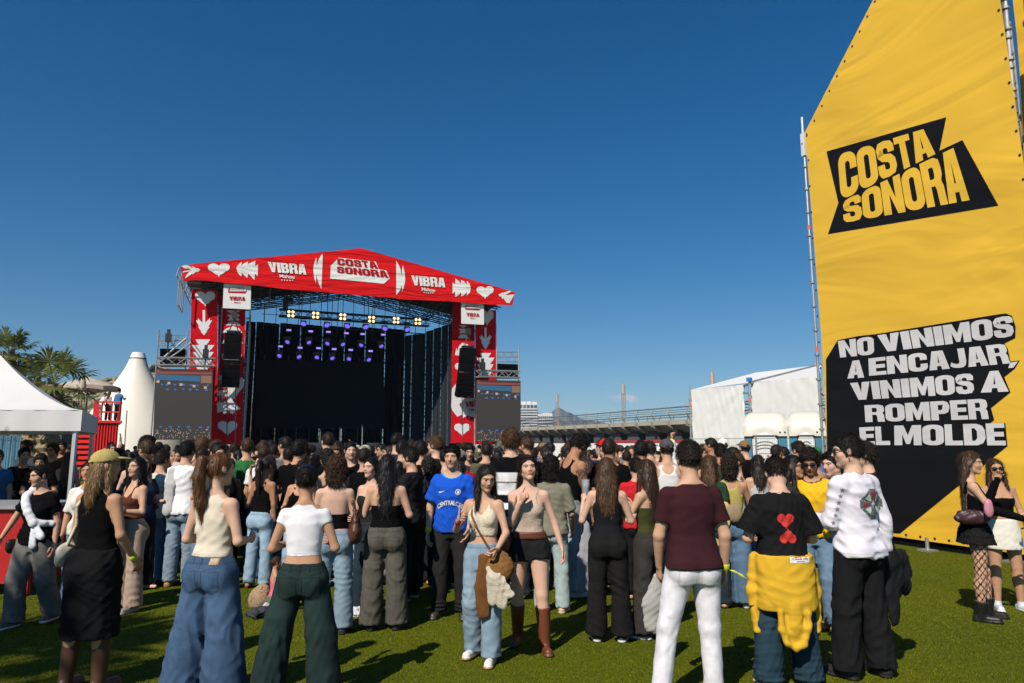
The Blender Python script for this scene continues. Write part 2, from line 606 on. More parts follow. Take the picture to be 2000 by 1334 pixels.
class Rig:
 def __init__(s, p):
  s.p = p
  sex = s.sex = p.get('sex', 'm')
  s.fat = p.get('fat', 1.0)
  P = dict(PROF[sex])
  for q in ('hw', 'hd'):
   P[q] = [v * s.fat for v in P[q]]
  s.P = P
  pelv = v3(0, 0, .93)
  s.T = rotm(*p.get('lean', (0, 0, 0)))
  # legs
  legs = p.get('legs', {})
  s.hip, s.knee, s.ank, s.fdir = {}, {}, {}, {}
  for sd, sg in (('R', 1), ('L', -1)):
   th, sk, fy = legs.get(sd, ((.06, .02, -1), (.03, -.02, -1), 12))
   hip = pelv + v3(sg * .088 * s.fat, 0, -.03)
   th = nrm((th[0] * sg, th[1], th[2])); sk = nrm((sk[0] * sg, sk[1], sk[2]))
   s.hip[sd] = hip
   s.knee[sd] = hip + th * .415
   s.ank[sd] = s.knee[sd] + sk * .405
   a = R(fy) * sg
   s.fdir[sd] = (nrm((math.sin(a), math.cos(a), 0)))
  dz = .085 - min(s.ank['R'][2], s.ank['L'][2])
  for q in (s.hip, s.knee, s.ank):
   for sd in q: q[sd] = q[sd] + v3(0, 0, dz)
  pelv = pelv + v3(0, 0, dz)
  s.pelv = pelv
  # arms
  arms = p.get('arms', {})
  s.sho, s.elb, s.wri, s.pal, s.hdir, s.curl = {}, {}, {}, {}, {}, {}
  s.als = 1.0 if sex == 'm' else .93
  for sd, sg in (('R', 1), ('L', -1)):
   a = arms.get(sd, ((.16, -.02, -1), (.05, .22, -1)))
   up, fo = a[0], a[1]
   o = a[2] if len(a) > 2 else {}
   up = nrm((up[0] * sg, up[1], up[2])); fo = nrm((fo[0] * sg, fo[1], fo[2]))
   sh = s.tp((sg * P['sh'] * (.5 + .5 * s.fat), -.012, P['shz'] + o.get('lift', 0)))
   s.sho[sd] = sh
   s.elb[sd] = sh + up * .285 * s.als
   s.wri[sd] = s.elb[sd] + fo * .25 * s.als
   hd = o.get('hand', None)
   hd = nrm((hd[0] * sg, hd[1], hd[2])) if hd else fo
   s.hdir[sd] = hd
   pn = o.get('palm', (-1, .15, .2))
   pn = np.array([pn[0] * sg, pn[1], pn[2]], float)
   s.pal[sd] = nrm(pn - hd * (pn @ hd))
   s.curl[sd] = o.get('curl', 25)
  # head
  s.nb = s.tp((0, -.018, P['z'][-1] - .005))
  s.H = s.T @ rotm(*p.get('head', (0, 0, 0))) if p.get('headrel', True) else rotm(*p.get('head', (0, 0, 0)))
  s.hc = s.nb + s.T @ v3(0, 0, .06) + s.H @ v3(0, .028, .118)
  s.hs = p.get('hs', 1.0 if sex == 'm' else .96)
  s.top = s.hc[2] + .122
  s.sc = p['height'] / s.top
 def tp(s, q):
  return s.pelv + s.T @ np.asarray(q, float)
 def hp(s, q):
  return s.hc + s.H @ (np.asarray(q, float) * s.hs)
 def surf(s, x, z, side, off=.004):
  """point on the torso's front (+1) or back (-1), torso coordinates"""
  P = s.P
  w = np.interp(z, P['z'], P['hw']) + off; d = np.interp(z, P['z'], P['hd']) + off; c = np.interp(z, P['z'], P['yc'])
  q = max(0, 1 - (abs(x) / w) ** 2.4) ** (1 / 2.4)
  return s.tp((x, c + side * d * q, z))

ARM_U, ARM_F = ([0, .3, 1], [.054, .049, .041]), ([0, .25, .7, 1], [.041, .043, .034, .027])
LEG_T, LEG_S = ([0, .3, 1], [.090, .084, .055]), ([0, .28, .7, 1], [.053, .057, .043, .036])

def torso(f, g, inf=0.0, z0=None, z1=None, cut=None, k=.03, bust=True, scale=None):
 P = g.P
 hw, hd = np.array(P['hw']), np.array(P['hd'])
 f.loft(g.pelv, g.T, P['z'], hw, hd, P['yc'], inf=inf, z0=z0, z1=z1, cut=cut, k=k)
 if g.sex == 'f' and bust and (z1 is None or z1 > .3):
  def bc(q):
   def c(lx, ly, lz):
    r = np.full(np.broadcast(lx, ly, lz).shape, -1.0)
    if z1 is not None: r = np.maximum(r, lz + q[2] - z1)
    if z0 is not None: r = np.maximum(r, z0 - lz - q[2])
    if cut is not None: r = np.maximum(r, cut(lx + q[0], ly + q[1], lz + q[2]))
    return r
   return c
  for sg in (1, -1):
   q = (sg * .066 * g.fat, .068 * g.fat, .315)
   f.ell(g.tp(q), np.array([.060, .052, .062]) * g.fat + inf, g.T, k=.03, cut=bc(q))

def arm(f, g, sd, inf=0.0, to=2.0, k=.03, loose=0.0, wide=0.0):
 """to: 1 = elbow, 2 = wrist"""
 m = (.95 if g.sex == 'm' else .77) * (.6 + .4 * g.fat)
 a, b, c = g.sho[sd], g.elb[sd], g.wri[sd]
 u = np.array(ARM_U[1]) * m + inf; w = np.array(ARM_F[1]) * m + inf
 e = min(to, 1.0)
 q = a + (b - a) * e
 ts = [0, .3, 1]
 rs = [np.interp(t * e, ARM_U[0], u) + wide * t for t in ts]
 f.limb(a, q, ts, rs, k=k, cutb=to <= 1.0)
 if to > 1.0:
  e = to - 1
  q = b + (c - b) * e
  rs = [np.interp(t * e, ARM_F[0], w) + loose * t for t in (0, .25, .7, 1)]
  f.limb(b, q, (0, .25, .7, 1), rs, k=.02, cutb=to < 2.0)

def hand(f, g, sd):
 w, d, n = g.wri[sd], g.hdir[sd], g.pal[sd]
 m = 1.0 if g.sex == 'm' else .90
 sg = 1 if sd == 'R' else -1
 t = np.cross(d, n) * sg          # towards the thumb
 f.rc(w + d * .008, w + d * .075 * m, .028 * m, .040 * m, sq=(n, .42), k=.012)
 def turn(v, a):
  a = R(a)
  return nrm(v * math.cos(a) + np.cross(t * sg, v) * math.sin(a) * (1))
 # bend direction check: d should turn towards n
 def bend(v, a):
  a = R(a)
  c = np.cross(v, np.cross(n, v)) if abs(v @ n) < .99 else -d
  return nrm(v * math.cos(a) + nrm(c) * math.sin(a))
 cu = g.curl[sd]
 for i in range(4):
  ln = (.040, .045, .042, .033)[i] * m
  s0 = (.029, .010, -.010, -.028)[i] * m
  c = cu[i] if isinstance(cu, (list, tuple)) else cu * (1 + .12 * i)
  b0 = w + d * (.090, .096, .092, .084)[i] * m + t * s0
  sp = nrm(d + t * (.12, .03, -.05, -.14)[i])
  d1 = bend(sp, c * .8); p1 = b0 + d1 * ln
  d2 = bend(d1, c * .9); p2 = p1 + d2 * ln * .62
  d3 = bend(d2, c * .5); p3 = p2 + d3 * ln * .42
  r = .0088 * m
  f.rc(b0 - d * .015, p1, r * 1.08, r, k=.004)
  f.rc(p1, p2, r, r * .92, k=.003)
  f.rc(p2, p3, r * .92, r * .78, k=.003)
 b0 = w + d * .022 * m + t * .024 * m + n * .006
 d1 = nrm(d * .75 + t * .62 + n * .28); p1 = b0 + d1 * .046 * m
 d2 = nrm(d * .95 + t * .22 + n * .30); p2 = p1 + d2 * .032 * m
 p3 = p2 + nrm(d2 + n * .2) * .020 * m
 f.rc(b0, p1, .015 * m, .0105 * m, k=.008)
 f.rc(p1, p2, .0105 * m, .0095 * m, k=.003)
 f.rc(p2, p3, .0095 * m, .008 * m, k=.003)

def head(f, g):
 H, hp, s = g.H, g.hp, g.hs
 fem = g.sex == 'f'
 f.ell(hp((0, -.016, .028)), np.array([.075, .096, .090]) * s, H, k=.015)
 f.ell(hp((0, .018, -.030)), np.array([.061, .076, .086]) * s, H, k=.02)
 j = .043 if fem else .049
 for q in (1, -1):
  f.rc(hp((q * j, -.004, -.062)), hp((q * .010, .062, -.098)), .024 * s, .017 * s, k=.02)
  f.ell(hp((q * .038, .052, -.026)), np.array([.026, .026, .030]) * s, H, k=.015)
  f.rc(hp((q * .012, .082, .028)), hp((q * .046, .062, .026)), .0125 * s, .010 * s, k=.012)
  f.ell(hp((q * .031, .100, .006)), np.array([.017, .018, .0115]) * s, H, mode='s', k=.010)
  f.ell(hp((q * .031, .0735, .005)), np.array([.0125, .0125, .0115]) * s, H, k=.002)
  f.ell(hp((q * .079, -.012, -.004)), np.array([.009, .020, .031]) * s, H @ rotm(q * -14, 0, q * 8), k=.006)
 f.rc(hp((0, .062, -.105)), hp((0, .070, -.100)), .017 * s, .016 * s, k=.02)
 f.rc(hp((0, .084, .016)), hp((0, .100 if fem else .104, -.025)), .0072 * s, (.0095 if fem else .012) * s, k=.010)
 for q in (1, -1):
  f.ell(hp((q * .0115, .091, -.030)), np.array([.0075, .010, .008]) * s, H, k=.006)
 f.rc(hp((-.019, .083, -.0535)), hp((.019, .083, -.0535)), .0062 * s, .0062 * s, k=.006)
 f.ell(hp((0, .0905, -.0490)), np.array([.007, .006, .006]) * s, H, k=.008)
 f.rc(hp((-.012, .084, -.0625)), hp((.012, .084, -.0625)), .0078 * s, .0078 * s, k=.006)
 f.rc(hp((-.024, .104, -.0570)), hp((.024, .104, -.0570)), .0150 * s, .0150 * s, mode='s', k=.006) if False else None
 # neck
 r = (.047 if fem else .056) * (.7 + .3 * g.fat)
 f.rc(g.nb - g.T @ v3(0, -.004, .05), hp((0, -.022, -.055)), r * 1.12, r, k=.025)

def body_field(g, hands=True):
 f = Field()
 torso(f, g, k=.02)
 p = g.p
 for sd, sg in (('R', 1), ('L', -1)):
  f.ell(g.pelv + v3(sg * .078, -.068, -.055) * v3(g.fat, g.fat, 1), np.array([.088, .075, .095]) * g.fat, k=.04)
  # trapezius and shoulder cap
  sh = g.sho[sd]
  f.rc(g.nb + g.T @ v3(0, -.01, .02), sh + g.T @ v3(-sg * .045, -.01, .012), .045 if g.sex == 'm' else .034, .040 if g.sex == 'm' else .034, k=.03)
  f.ell(sh + g.T @ v3(-sg * .010, 0, -.006), np.array([.052, .052, .056]) * (.97 if g.sex == 'm' else .77), g.T, k=.03)
  arm(f, g, sd)
  if hands: hand(f, g, sd)
  m = (1.0 if g.sex == 'm' else 1.02) * (.5 + .5 * g.fat)
  f.limb(g.hip[sd], g.knee[sd], LEG_T[0], np.array(LEG_T[1]) * m, k=.035)
  f.limb(g.knee[sd], g.ank[sd], LEG_S[0], np.array(LEG_S[1]) * m, k=.02)
  sk = nrm(g.ank[sd] - g.knee[sd])
  kn = g.knee[sd]; cf = kn + sk * .13 + np.cross(np.cross(sk, g.fdir[sd]), sk) * -.018
  f.ell(cf, np.array([.047, .047, .10]) * m, k=.03)
  a = g.ank[sd]; fd = g.fdir[sd]
  f.rc(a + v3(0, 0, -.045) - fd * .035, a + v3(0, 0, -.052) + fd * .14, .036, .028, sq=(v3(0, 0, 1), .8), k=.03)
 head(f, g)
 return f

def face_paint(g, V, hair=(.03, .02, .015), lips=(.80, .42, .40), stubble=0.0, tattoo=0):
 C = np.ones((len(V), 3), np.float32)
 L = (V - g.hc) @ g.H / g.hs
 x, y, z = L[:, 0], L[:, 1], L[:, 2]
 near = (np.abs(x) < .09) & (y > .02) & (z > -.14) & (z < .12)
 ax_ = np.abs(x)
 def put(mask, c):
  C[mask & near] = c
 skin = g.p.get('skin', 'light')
 skin = np.array(SKIN[skin] if isinstance(skin, str) else skin)
 ch = np.exp(-(((ax_ - .040) / .020) ** 2 + ((z + .022) / .020) ** 2)) * (y > .03)
 C[:, 1] *= 1 - .16 * ch; C[:, 2] *= 1 - .14 * ch
 if stubble:
  q = np.clip((-.03 - z) / .03, 0, 1) * near * (np.abs(z + .056) > .011)
  C *= (1 - stubble * q)[:, None]
 put(((x / .025) ** 2 + ((z + .056) / .0105) ** 2 < 1) & (y > .07), lips)
 put(((x / .020) ** 2 + ((z + .0562) / .0022) ** 2 < 1) & (y > .07), np.array(lips) * .45)
 e = ((ax_ - .031) / .0135) ** 2 + ((z - .004) / .0058) ** 2
 put((e < 1) & (y > .055), np.array([.44, .41, .39]) / skin)
 put((((ax_ - .031) / .0066) ** 2 + ((z - .0045) / .0070) ** 2 < 1) & (y > .055), np.array([.035, .02, .012]) / skin)
 put((((ax_ - .032) / .0175) ** 2 + ((z - .0105) / .0034) ** 2 < 1) & (y > .05), np.array([.03, .02, .016]) / skin)
 put((((ax_ - .033) / .021) ** 2 + ((z - .0255 + .25 * np.abs(ax_ - .036)) / .0042) ** 2 < 1) & (y > .04), np.array(hair) * 1.2 / skin)
 # hands and elbows a little redder
 for sd in 'RL':
  d = np.linalg.norm(V - (g.wri[sd] + g.hdir[sd] * .12), axis=1)
  q = np.exp(-(d / .06) ** 2)
  C[:, 1] *= 1 - .14 * q; C[:, 2] *= 1 - .16 * q
 return C

# ------------------------------------------------------------------ hair
def tufts(seed, amp, wl):
 a = waves(seed, 8, (wl * .6, wl * 1.6), amp, 1.0, True)
 return a

def hair_field(g, st, seed):
 f = Field(); H, hp, s = g.H, g.hp, g.hs
 def cap(t, c=.027, low=-.075, vol=0.0, n=(0, .80, -.60)):
  def cut(lx, ly, lz):
   return np.maximum(lx * n[0] + (ly - .016 * s) * n[1] + (lz + .028 * s) * n[2] - c * s, low * s - lz - .028 * s)
  f.ell(hp((0, -.016, .028)), np.array([.077 + t * .8, .098 + t, .091 + t + vol]) * s, H, k=.0, cut=cut)
 up = v3(0, 0, 1)
 back = nrm(-(H @ v3(0, 1, 0)) * v3(1, 1, 0))
 sidev = nrm(np.cross(up, back))
 amp, wl, vert = .004, .022, False
 if st in ('short', 'fringe', 'fade', 'messy'):
  # back and sides lower and thinner, crown thicker
  thin = .002 if st == 'fade' else .007
  cap(thin, .026, -.085 if st != 'fade' else -.080)
  cap(.009 if st != 'messy' else .020, .030, .005 if st == 'fade' else -.035, .008)
  if st in ('fringe', 'messy'):
   f.ell(hp((0, .060, .080)), np.array([.060, .040, .024]) * s, H @ rotm(0, 18, 0), k=.012)
  else:
   f.ell(hp((0, .040, .094)), np.array([.054, .045, .018]) * s, H, k=.012)
  amp, wl = (.0020, .016) if st != 'messy' else (.008, .026)
 elif st == 'curly':
  cap(.022, .036, -.075, .010)
  f.ell(hp((0, .055, .085)), np.array([.066, .045, .036]) * s, H, k=.015)
  for q in (1, -1):
   f.ell(hp((q * .064, -.01, .03)), np.array([.028, .055, .058]) * s, H, k=.015)
  amp, wl = .011, .026
 elif st == 'curlymid':
  cap(.026, .036, -.075, .008)
  f.loft(hp((0, -.045, 0)), np.stack([sidev, -back, up], 1), [-.20, -.12, -.02, .06], [.050, .092, .098, .080], [.030, .060, .075, .07], [-.02, -.02, -.01, 0], k=.02)
  amp, wl = .012, .032
 elif st in ('long', 'longwavy', 'half'):
  ln = g.p.get('hairlen', .36)
  cap(.009, .022, -.08, .003)
  M = np.stack([sidev, -back, up], 1)
  spread = g.p.get('hairw', 1.0)
  f.loft(hp((0, -.040, 0)), M, [-ln, -ln * .75, -.16, -.05, .05], np.array([.045, .085, .092, .086, .070]) * spread, [.018, .034, .045, .066, .068], [-.055, -.050, -.040, -.012, .0], k=.012, n=2.2)
  if g.p.get('hairfront', True):
   for q in (1, -1):
    a = hp((q * .066, .030, .055)); b = hp((q * .082, .012, -.06)); c = b + (H @ v3(q * .02, .015, 0)) + up * -.20 * (ln / .36)
    f.rc(a, b, .014, .021, k=.012, sq=(H @ v3(1, 0, 0), .65))
    f.rc(b, c, .022, .014, k=.012)
  vert = True; amp, wl = .0045, .016
 elif st == 'ponytail':
  cap(.008, .030, -.07)
  a = hp((0, -.112, .055)); b = a + back * .045 + up * .012; c = a + back * .060 + up * -.10; d = a + back * .035 + up * -.28; e = a + back * .010 + up * -.43
  f.rc(a, b, .022, .028, k=.01); f.rc(b, c, .030, .040, k=.02); f.rc(c, d, .042, .040, k=.02); f.rc(d, e, .038, .010, k=.02)
  vert = True; amp, wl = .0045, .016
 elif st == 'bun':
  cap(.007, .030, -.075)
  f.ell(hp((.0, -.118, .020)), np.array([.040, .034, .038]) * s, H, k=.008)
  amp, wl = .0035, .018
 elif st == 'bob':
  cap(.014, .030, -.08, .004)
  M = np.stack([sidev, -back, up], 1)
  f.loft(hp((0, -.030, 0)), M, [-.22, -.15, -.05, .05], [.080, .104, .095, .072], [.045, .068, .075, .07], [-.03, -.025, -.01, 0], k=.012)
  vert = True; amp, wl = .005, .016
 fold = waves(seed, 8, (wl * .7, wl * 1.8), amp, 1.0, True)
 wav = .018 if st in ('longwavy', 'curlymid') else .004
 def disp(x, y, z):
  if vert:
   x2 = x + wav * np.sin(z * 38 + seed) ; y2 = y + wav * np.sin(z * 31 + 2 * seed)
   return fold(x2, y2, z * .10)
  return fold(x, y, z)
 # keep the hair off the face
 f.ell(hp((0, .080, -.028)), np.array([.060, .055, .096]) * s, H, mode='s', k=.004)
 return f, disp, vert

def strands(V, Q, n, seed, vert, ln, w=.0026, keep=None, crown=None):
 """thin ribbons that leave the hair's surface, so that its outline frays"""
 r = np.random.RandomState(seed)
 if not len(Q): return V, [Q]
 A = V[Q[:, 0]]; n1 = np.cross(V[Q[:, 1]] - A, V[Q[:, 3]] - A)
 ar = np.linalg.norm(n1, axis=1) + 1e-12
 pick = r.choice(len(Q), n, p=ar / ar.sum())
 N = n1[pick] / ar[pick][:, None]
 C = V[Q[pick]].mean(1)
 if vert:
  d = np.tile(v3(0, 0, -1), (n, 1)) + r.normal(size=(n, 3)) * .12
 elif crown is not None:
  d = C - crown; d /= np.linalg.norm(d, axis=1)[:, None] + 1e-9; d = d + r.normal(size=(n, 3)) * .35
 else:
  d = r.normal(size=(n, 3))
 d -= N * (d * N).sum(1)[:, None]
 d /= np.linalg.norm(d, axis=1)[:, None] + 1e-9
 if not vert: d = d + (N * .10 if crown is not None else v3(0, 0, -.35) + N * .16)
 lift = r.uniform(.002, .012, (n, 1)) if vert else r.uniform(.003, .012, (n, 1))
 L = ln * r.uniform(.5, 1.3, (n, 1))
 side = np.cross(d, N); side /= np.linalg.norm(side, axis=1)[:, None] + 1e-9
 p0 = C - N * .003; p1 = C + d * L * .5 + N * lift; p2 = C + d * L + N * lift * (.6 if vert else 1.2)
 W = w * r.uniform(.5, 1.2, (n, 1))
 if keep is not None:
  m = keep(p0) & keep(p1) & keep(p2)
  p0, p1, p2, W, side = p0[m], p1[m], p2[m], W[m], side[m]; n = len(p0)
 pts = np.stack([p0 - side * W, p0 + side * W, p1 - side * W, p1 + side * W, p2], 1).reshape(-1, 3)
 b = len(V) + 5 * np.arange(n)
 q = np.stack([b, b + 1, b + 3, b + 2], 1); t = np.stack([b + 2, b + 3, b + 4], 1)
 return np.concatenate([V, pts]), [Q, q, t]

# ------------------------------------------------------------------ clothes
def top_field(g, t):
 f = Field(); kind = t['kind']; P = g.P
 e = t.get('ease', .012)
 zt = P['z'][-1]
 lo = t.get('lo', -.05)
 fem = g.sex == 'f'
 def neck(r=.085, fwd=.02, dz=.012):
  f.ell(g.tp((0, fwd, zt + dz)), np.array([r, r, r * .8]), g.T, mode='s', k=.006)
 def sleeve(to, inf, loose=0.0, wide=0.0):
  for sd, sg in (('R', 1), ('L', -1)):
   sh = g.sho[sd]
   f.rc(g.nb + g.T @ v3(sg * .02, -.012, -.01), sh + g.T @ v3(-sg * .045, -.01, .010), (.040 if not fem else .032) + inf * .6, (.042 if not fem else .034) + inf * .7, k=.03)
   f.ell(sh + g.T @ v3(-sg * .010, 0, -.006), np.array([.052, .052, .056]) * (1 if not fem else .82) + inf * .8, g.T, k=.02)
   arm(f, g, sd, inf=inf, to=to, loose=loose, wide=wide)
 if kind in ('tee', 'longsleeve', 'jacket'):
  drape = t.get('drape', .0)
  hw = np.array(P['hw']) + e; hd = np.array(P['hd']) + e
  # cloth hangs from the chest: below it the tube does not follow the waist in
  ch = np.argmin(np.abs(np.array(P['z']) - .38))
  for i in range(ch):
   if P['z'][i] < .13: hw[i] += .014; hd[i] += .016
   hw[i] = max(hw[i], hw[ch] * (.86 + drape)); hd[i] = max(hd[i], hd[ch] * (.90 + drape))
  f.loft(g.pelv, g.T, P['z'], hw, hd, P['yc'], z0=lo, k=.02)
  if lo < .04:
   for sg in (1, -1):
    f.ell(g.tp((sg * .078 * g.fat, -.068 * g.fat, -.055)), np.array([.088, .075, .095]) * g.fat + e + .008, g.T, k=.05, cut=lambda x, y, z: lo + .055 - z)
  if fem:
   for sg in (1, -1):
    f.ell(g.tp((sg * .066 * g.fat, .068 * g.fat, .315)), np.array([.060, .052, .062]) * g.fat + e, g.T, k=.03)
  if kind == 'tee': sleeve(t.get('sl', .62), t.get('sinf', .014), wide=t.get('swide', .016))
  else: sleeve(t.get('sl', 1.96), t.get('sinf', .012), loose=.004)
  neck(t.get('nr', .078))
 elif kind in ('tank', 'sleeveless', 'cap'):
  torso(f, g, inf=t.get('inf', .006), z0=lo, k=.02)
  w = t.get('strap', .105)
  for sd, sg in (('R', 1), ('L', -1)):
   sh = g.sho[sd]
   f.rc(g.nb + g.T @ v3(sg * .02, -.012, -.01), sh + g.T @ v3(-sg * .05, -.01, .010), .042 if not fem else .034, .044 if not fem else .038, k=.03)
   if kind == 'cap':
    arm(f, g, sd, inf=.008, to=.26)
   else:
    f.limb(sh + g.T @ v3(sg * (.02 if kind == 'sleeveless' else -.004), -.25, -.02), sh + g.T @ v3(sg * (.02 if kind == 'sleeveless' else -.004), .25, -.02), [0, 1], [.062 if kind == 'tank' else .055] * 2, mode='s', k=.004, sq=(v3(0, 0, 1), 1.35))
  neck(t.get('nr', .085 if kind != 'tank' else .10), t.get('nf', .03))
  if kind == 'tank' and t.get('low', True):
   f.ell(g.tp((0, .13, zt - .07)), (.075, .10, .10), g.T, mode='s', k=.006)
   f.ell(g.tp((0, -.13, zt - .05)), (.075, .09, t.get('backlow', .07)), g.T, mode='s', k=.006)
 elif kind == 'tube':
  torso(f, g, inf=.006, z0=lo, z1=t.get('hi', .37), k=.015)
 elif kind == 'crochet':
  def cut(lx, ly, lz):
   return np.where(ly > 0, lz - (.44 - 1.3 * np.abs(np.abs(lx) - .075)), lz - .30)
  torso(f, g, inf=.008, z0=lo, cut=cut, k=.01)
  for sg in (1, -1):
   f.rc(g.surf(sg * .075, .40, 1, .006), g.tp((sg * .052, .0, zt + .012)), .009, .007, k=.006)
   f.rc(g.tp((sg * .052, .0, zt + .012)), g.tp((0, -.05, zt + .015)), .007, .007, k=.006)
 d = waves(t.get('seed', 1), 5, t.get('wl', (.09, .26)), t.get('amp', .0058 if kind in ('tee', 'longsleeve', 'jacket') else .0018), t.get('zb', 1.2))
 return f, d

def bottom_field(g, b):
 f = Field(); P = g.P; kind = b['kind']
 hi = b.get('hi', .085)
 e = b.get('ease', .010)
 if kind in ('pants', 'shorts'):
  f.loft(g.pelv, g.T if False else np.eye(3), P['z'], np.array(P['hw']) + e, np.array(P['hd']) + e, P['yc'], z1=hi, k=.03)
  for sd, sg in (('R', 1), ('L', -1)):
   f.ell(g.pelv + v3(sg * .078, -.068, -.055) * v3(g.fat, g.fat, 1), np.array([.088, .075, .095]) * g.fat + e, k=.04)
   m = g.fat
   h, k_, a = g.hip[sd], g.knee[sd], g.ank[sd]
   th, kn, he = b.get('th', .100) * m, b.get('kn', .078) * m, b.get('he', .075) * m
   if kind == 'shorts':
    q = h + (k_ - h) * b.get('len', .35)
    f.limb(h, q, [0, 1], [th, th * b.get('flare', 1.02)], k=.035, cutb=True)
   else:
    q = k_ + (a - k_) * b.get('len', 1.06)
    f.limb(h, k_, [0, .35, 1], [th * .96, th, kn], k=.035)
    f.limb(k_, q, [0, .35, 1], [kn, (kn + he) / 2, he], k=.03, cutb=True)
    if b.get('stack'):
     for j in range(3):
      c = q + (k_ - q) * (.05 + .085 * j)
      f.ell(c + v3(0, .01, 0), (he + .008, he + .012, .022), k=.015)
 elif kind == 'skirt':
  zs = [-b['len'], -b['len'] * .5, -.06, .02, hi]
  w = b.get('w', .19)
  for sg in (1, -1): f.ell(g.pelv + v3(sg * .078, -.068, -.055) * v3(g.fat, g.fat, 1), np.array([.088, .075, .095]) * g.fat + .014, k=.05)
  f.loft(g.pelv, np.eye(3), zs, [w, w * .98, .200 * g.fat, .190 * g.fat, .168 * g.fat], [w * .78, w * .76, .158 * g.fat, .146 * g.fat, .124 * g.fat], [0, 0, -.012, -.012, -.004], k=.02, n=2.2)
 d = waves(b.get('seed', 2), 5, b.get('wl', (.09, .28)), b.get('amp', .0055), b.get('zb', 1.3))
 zk = g.knee['R'][2]
 def d2(x, y, z):
  return d(x, y, z) * (.45 + .75 * np.exp(-((z - zk) / .13) ** 2) + .9 * np.exp(-((z - .12) / .12) ** 2))
 return f, (d2 if kind == 'pants' else d)

def shoe_field(g, sd, st):
 f = Field(); a, fd = g.ank[sd], g.fdir[sd]
 k = nrm(a - g.knee[sd])
 z = v3(0, 0, 1)
 side = np.cross(fd, z)
 heel = a - fd * .045 + z * (-a[2] + .0)
 lift = max(0, a[2] - .085)
 base = a + v3(0, 0, -.085)
 f.rc(base - fd * .042 + z * .038, base + fd * .145 + z * .034, .040, .038, sq=(z, .95), k=.01)
 f.rc(base - fd * .040 + z * .014, base + fd * .150 + z * .014, .043, .045, sq=(z, .42), k=.006)
 f.rc(base + z * .05, a + z * .012, .042, .040, k=.02)
 if st in ('boot', 'tallboot'):
  top = a - k * (.12 if st == 'boot' else .30)
  f.limb(a, top, [0, .5, 1], [.048, .060, .068], k=.02, cutb=True)
  f.rc(base - fd * .045 + z * .016, base - fd * .03 + z * .016, .036, .036, sq=(z, .6), k=.004)
 return f, base
# ------------------------------------------------------------------ people: put the parts together
HAIRC = dict(black=(.010, .008, .007), dark=(.020, .013, .009), brown=(.050, .026, .013), mid=(.085, .045, .020), blond=(.22, .125, .050), auburn=(.120, .048, .015), ginger=(.15, .07, .025))
SKIN = dict(pale=(.60, .37, .27), light=(.55, .325, .215), mid=(.47, .255, .155), tan=(.37, .185, .105), deep=(.22, .10, .055))

def m_skin(c):
 return mat('skin', c, .55, 0, .10, 22, .10, 260, attr=True, spec=.18)

def m_hair(c, vert=True):
 return mat('hair', c, .42 if vert else .55, 0, .7, 1.0, .4, 1.0, stretch=(95, 95, 7) if vert else (60, 60, 60), spec=.4 if vert else .22)

def m_cloth(c, kind='cotton'):
 if kind == 'denim':
  return mat('denim', c, .9, 0, .22, 9, .25, 420, attr=True, spec=.15, crease=.6)
 if kind == 'leather':
  return mat('leather', c, .42, 0, .18, 7, .18, 120, attr=True, spec=.4)
 if kind == 'knit':
  return mat('knit', c, .95, 0, .14, 40, .9, 130, attr=True, spec=.1)
 if kind == 'suede':
  return mat('suede', c, .95, 0, .28, 7, .2, 200, attr=True, spec=.1)
 return mat('cloth', c, .9, 0, .07, 5, .22, 300, attr=True, spec=.06, crease=.5)

CAPPED = set()
JOBS = []      # (spec, rig, pieces) where pieces = [(name, kind, callable)]

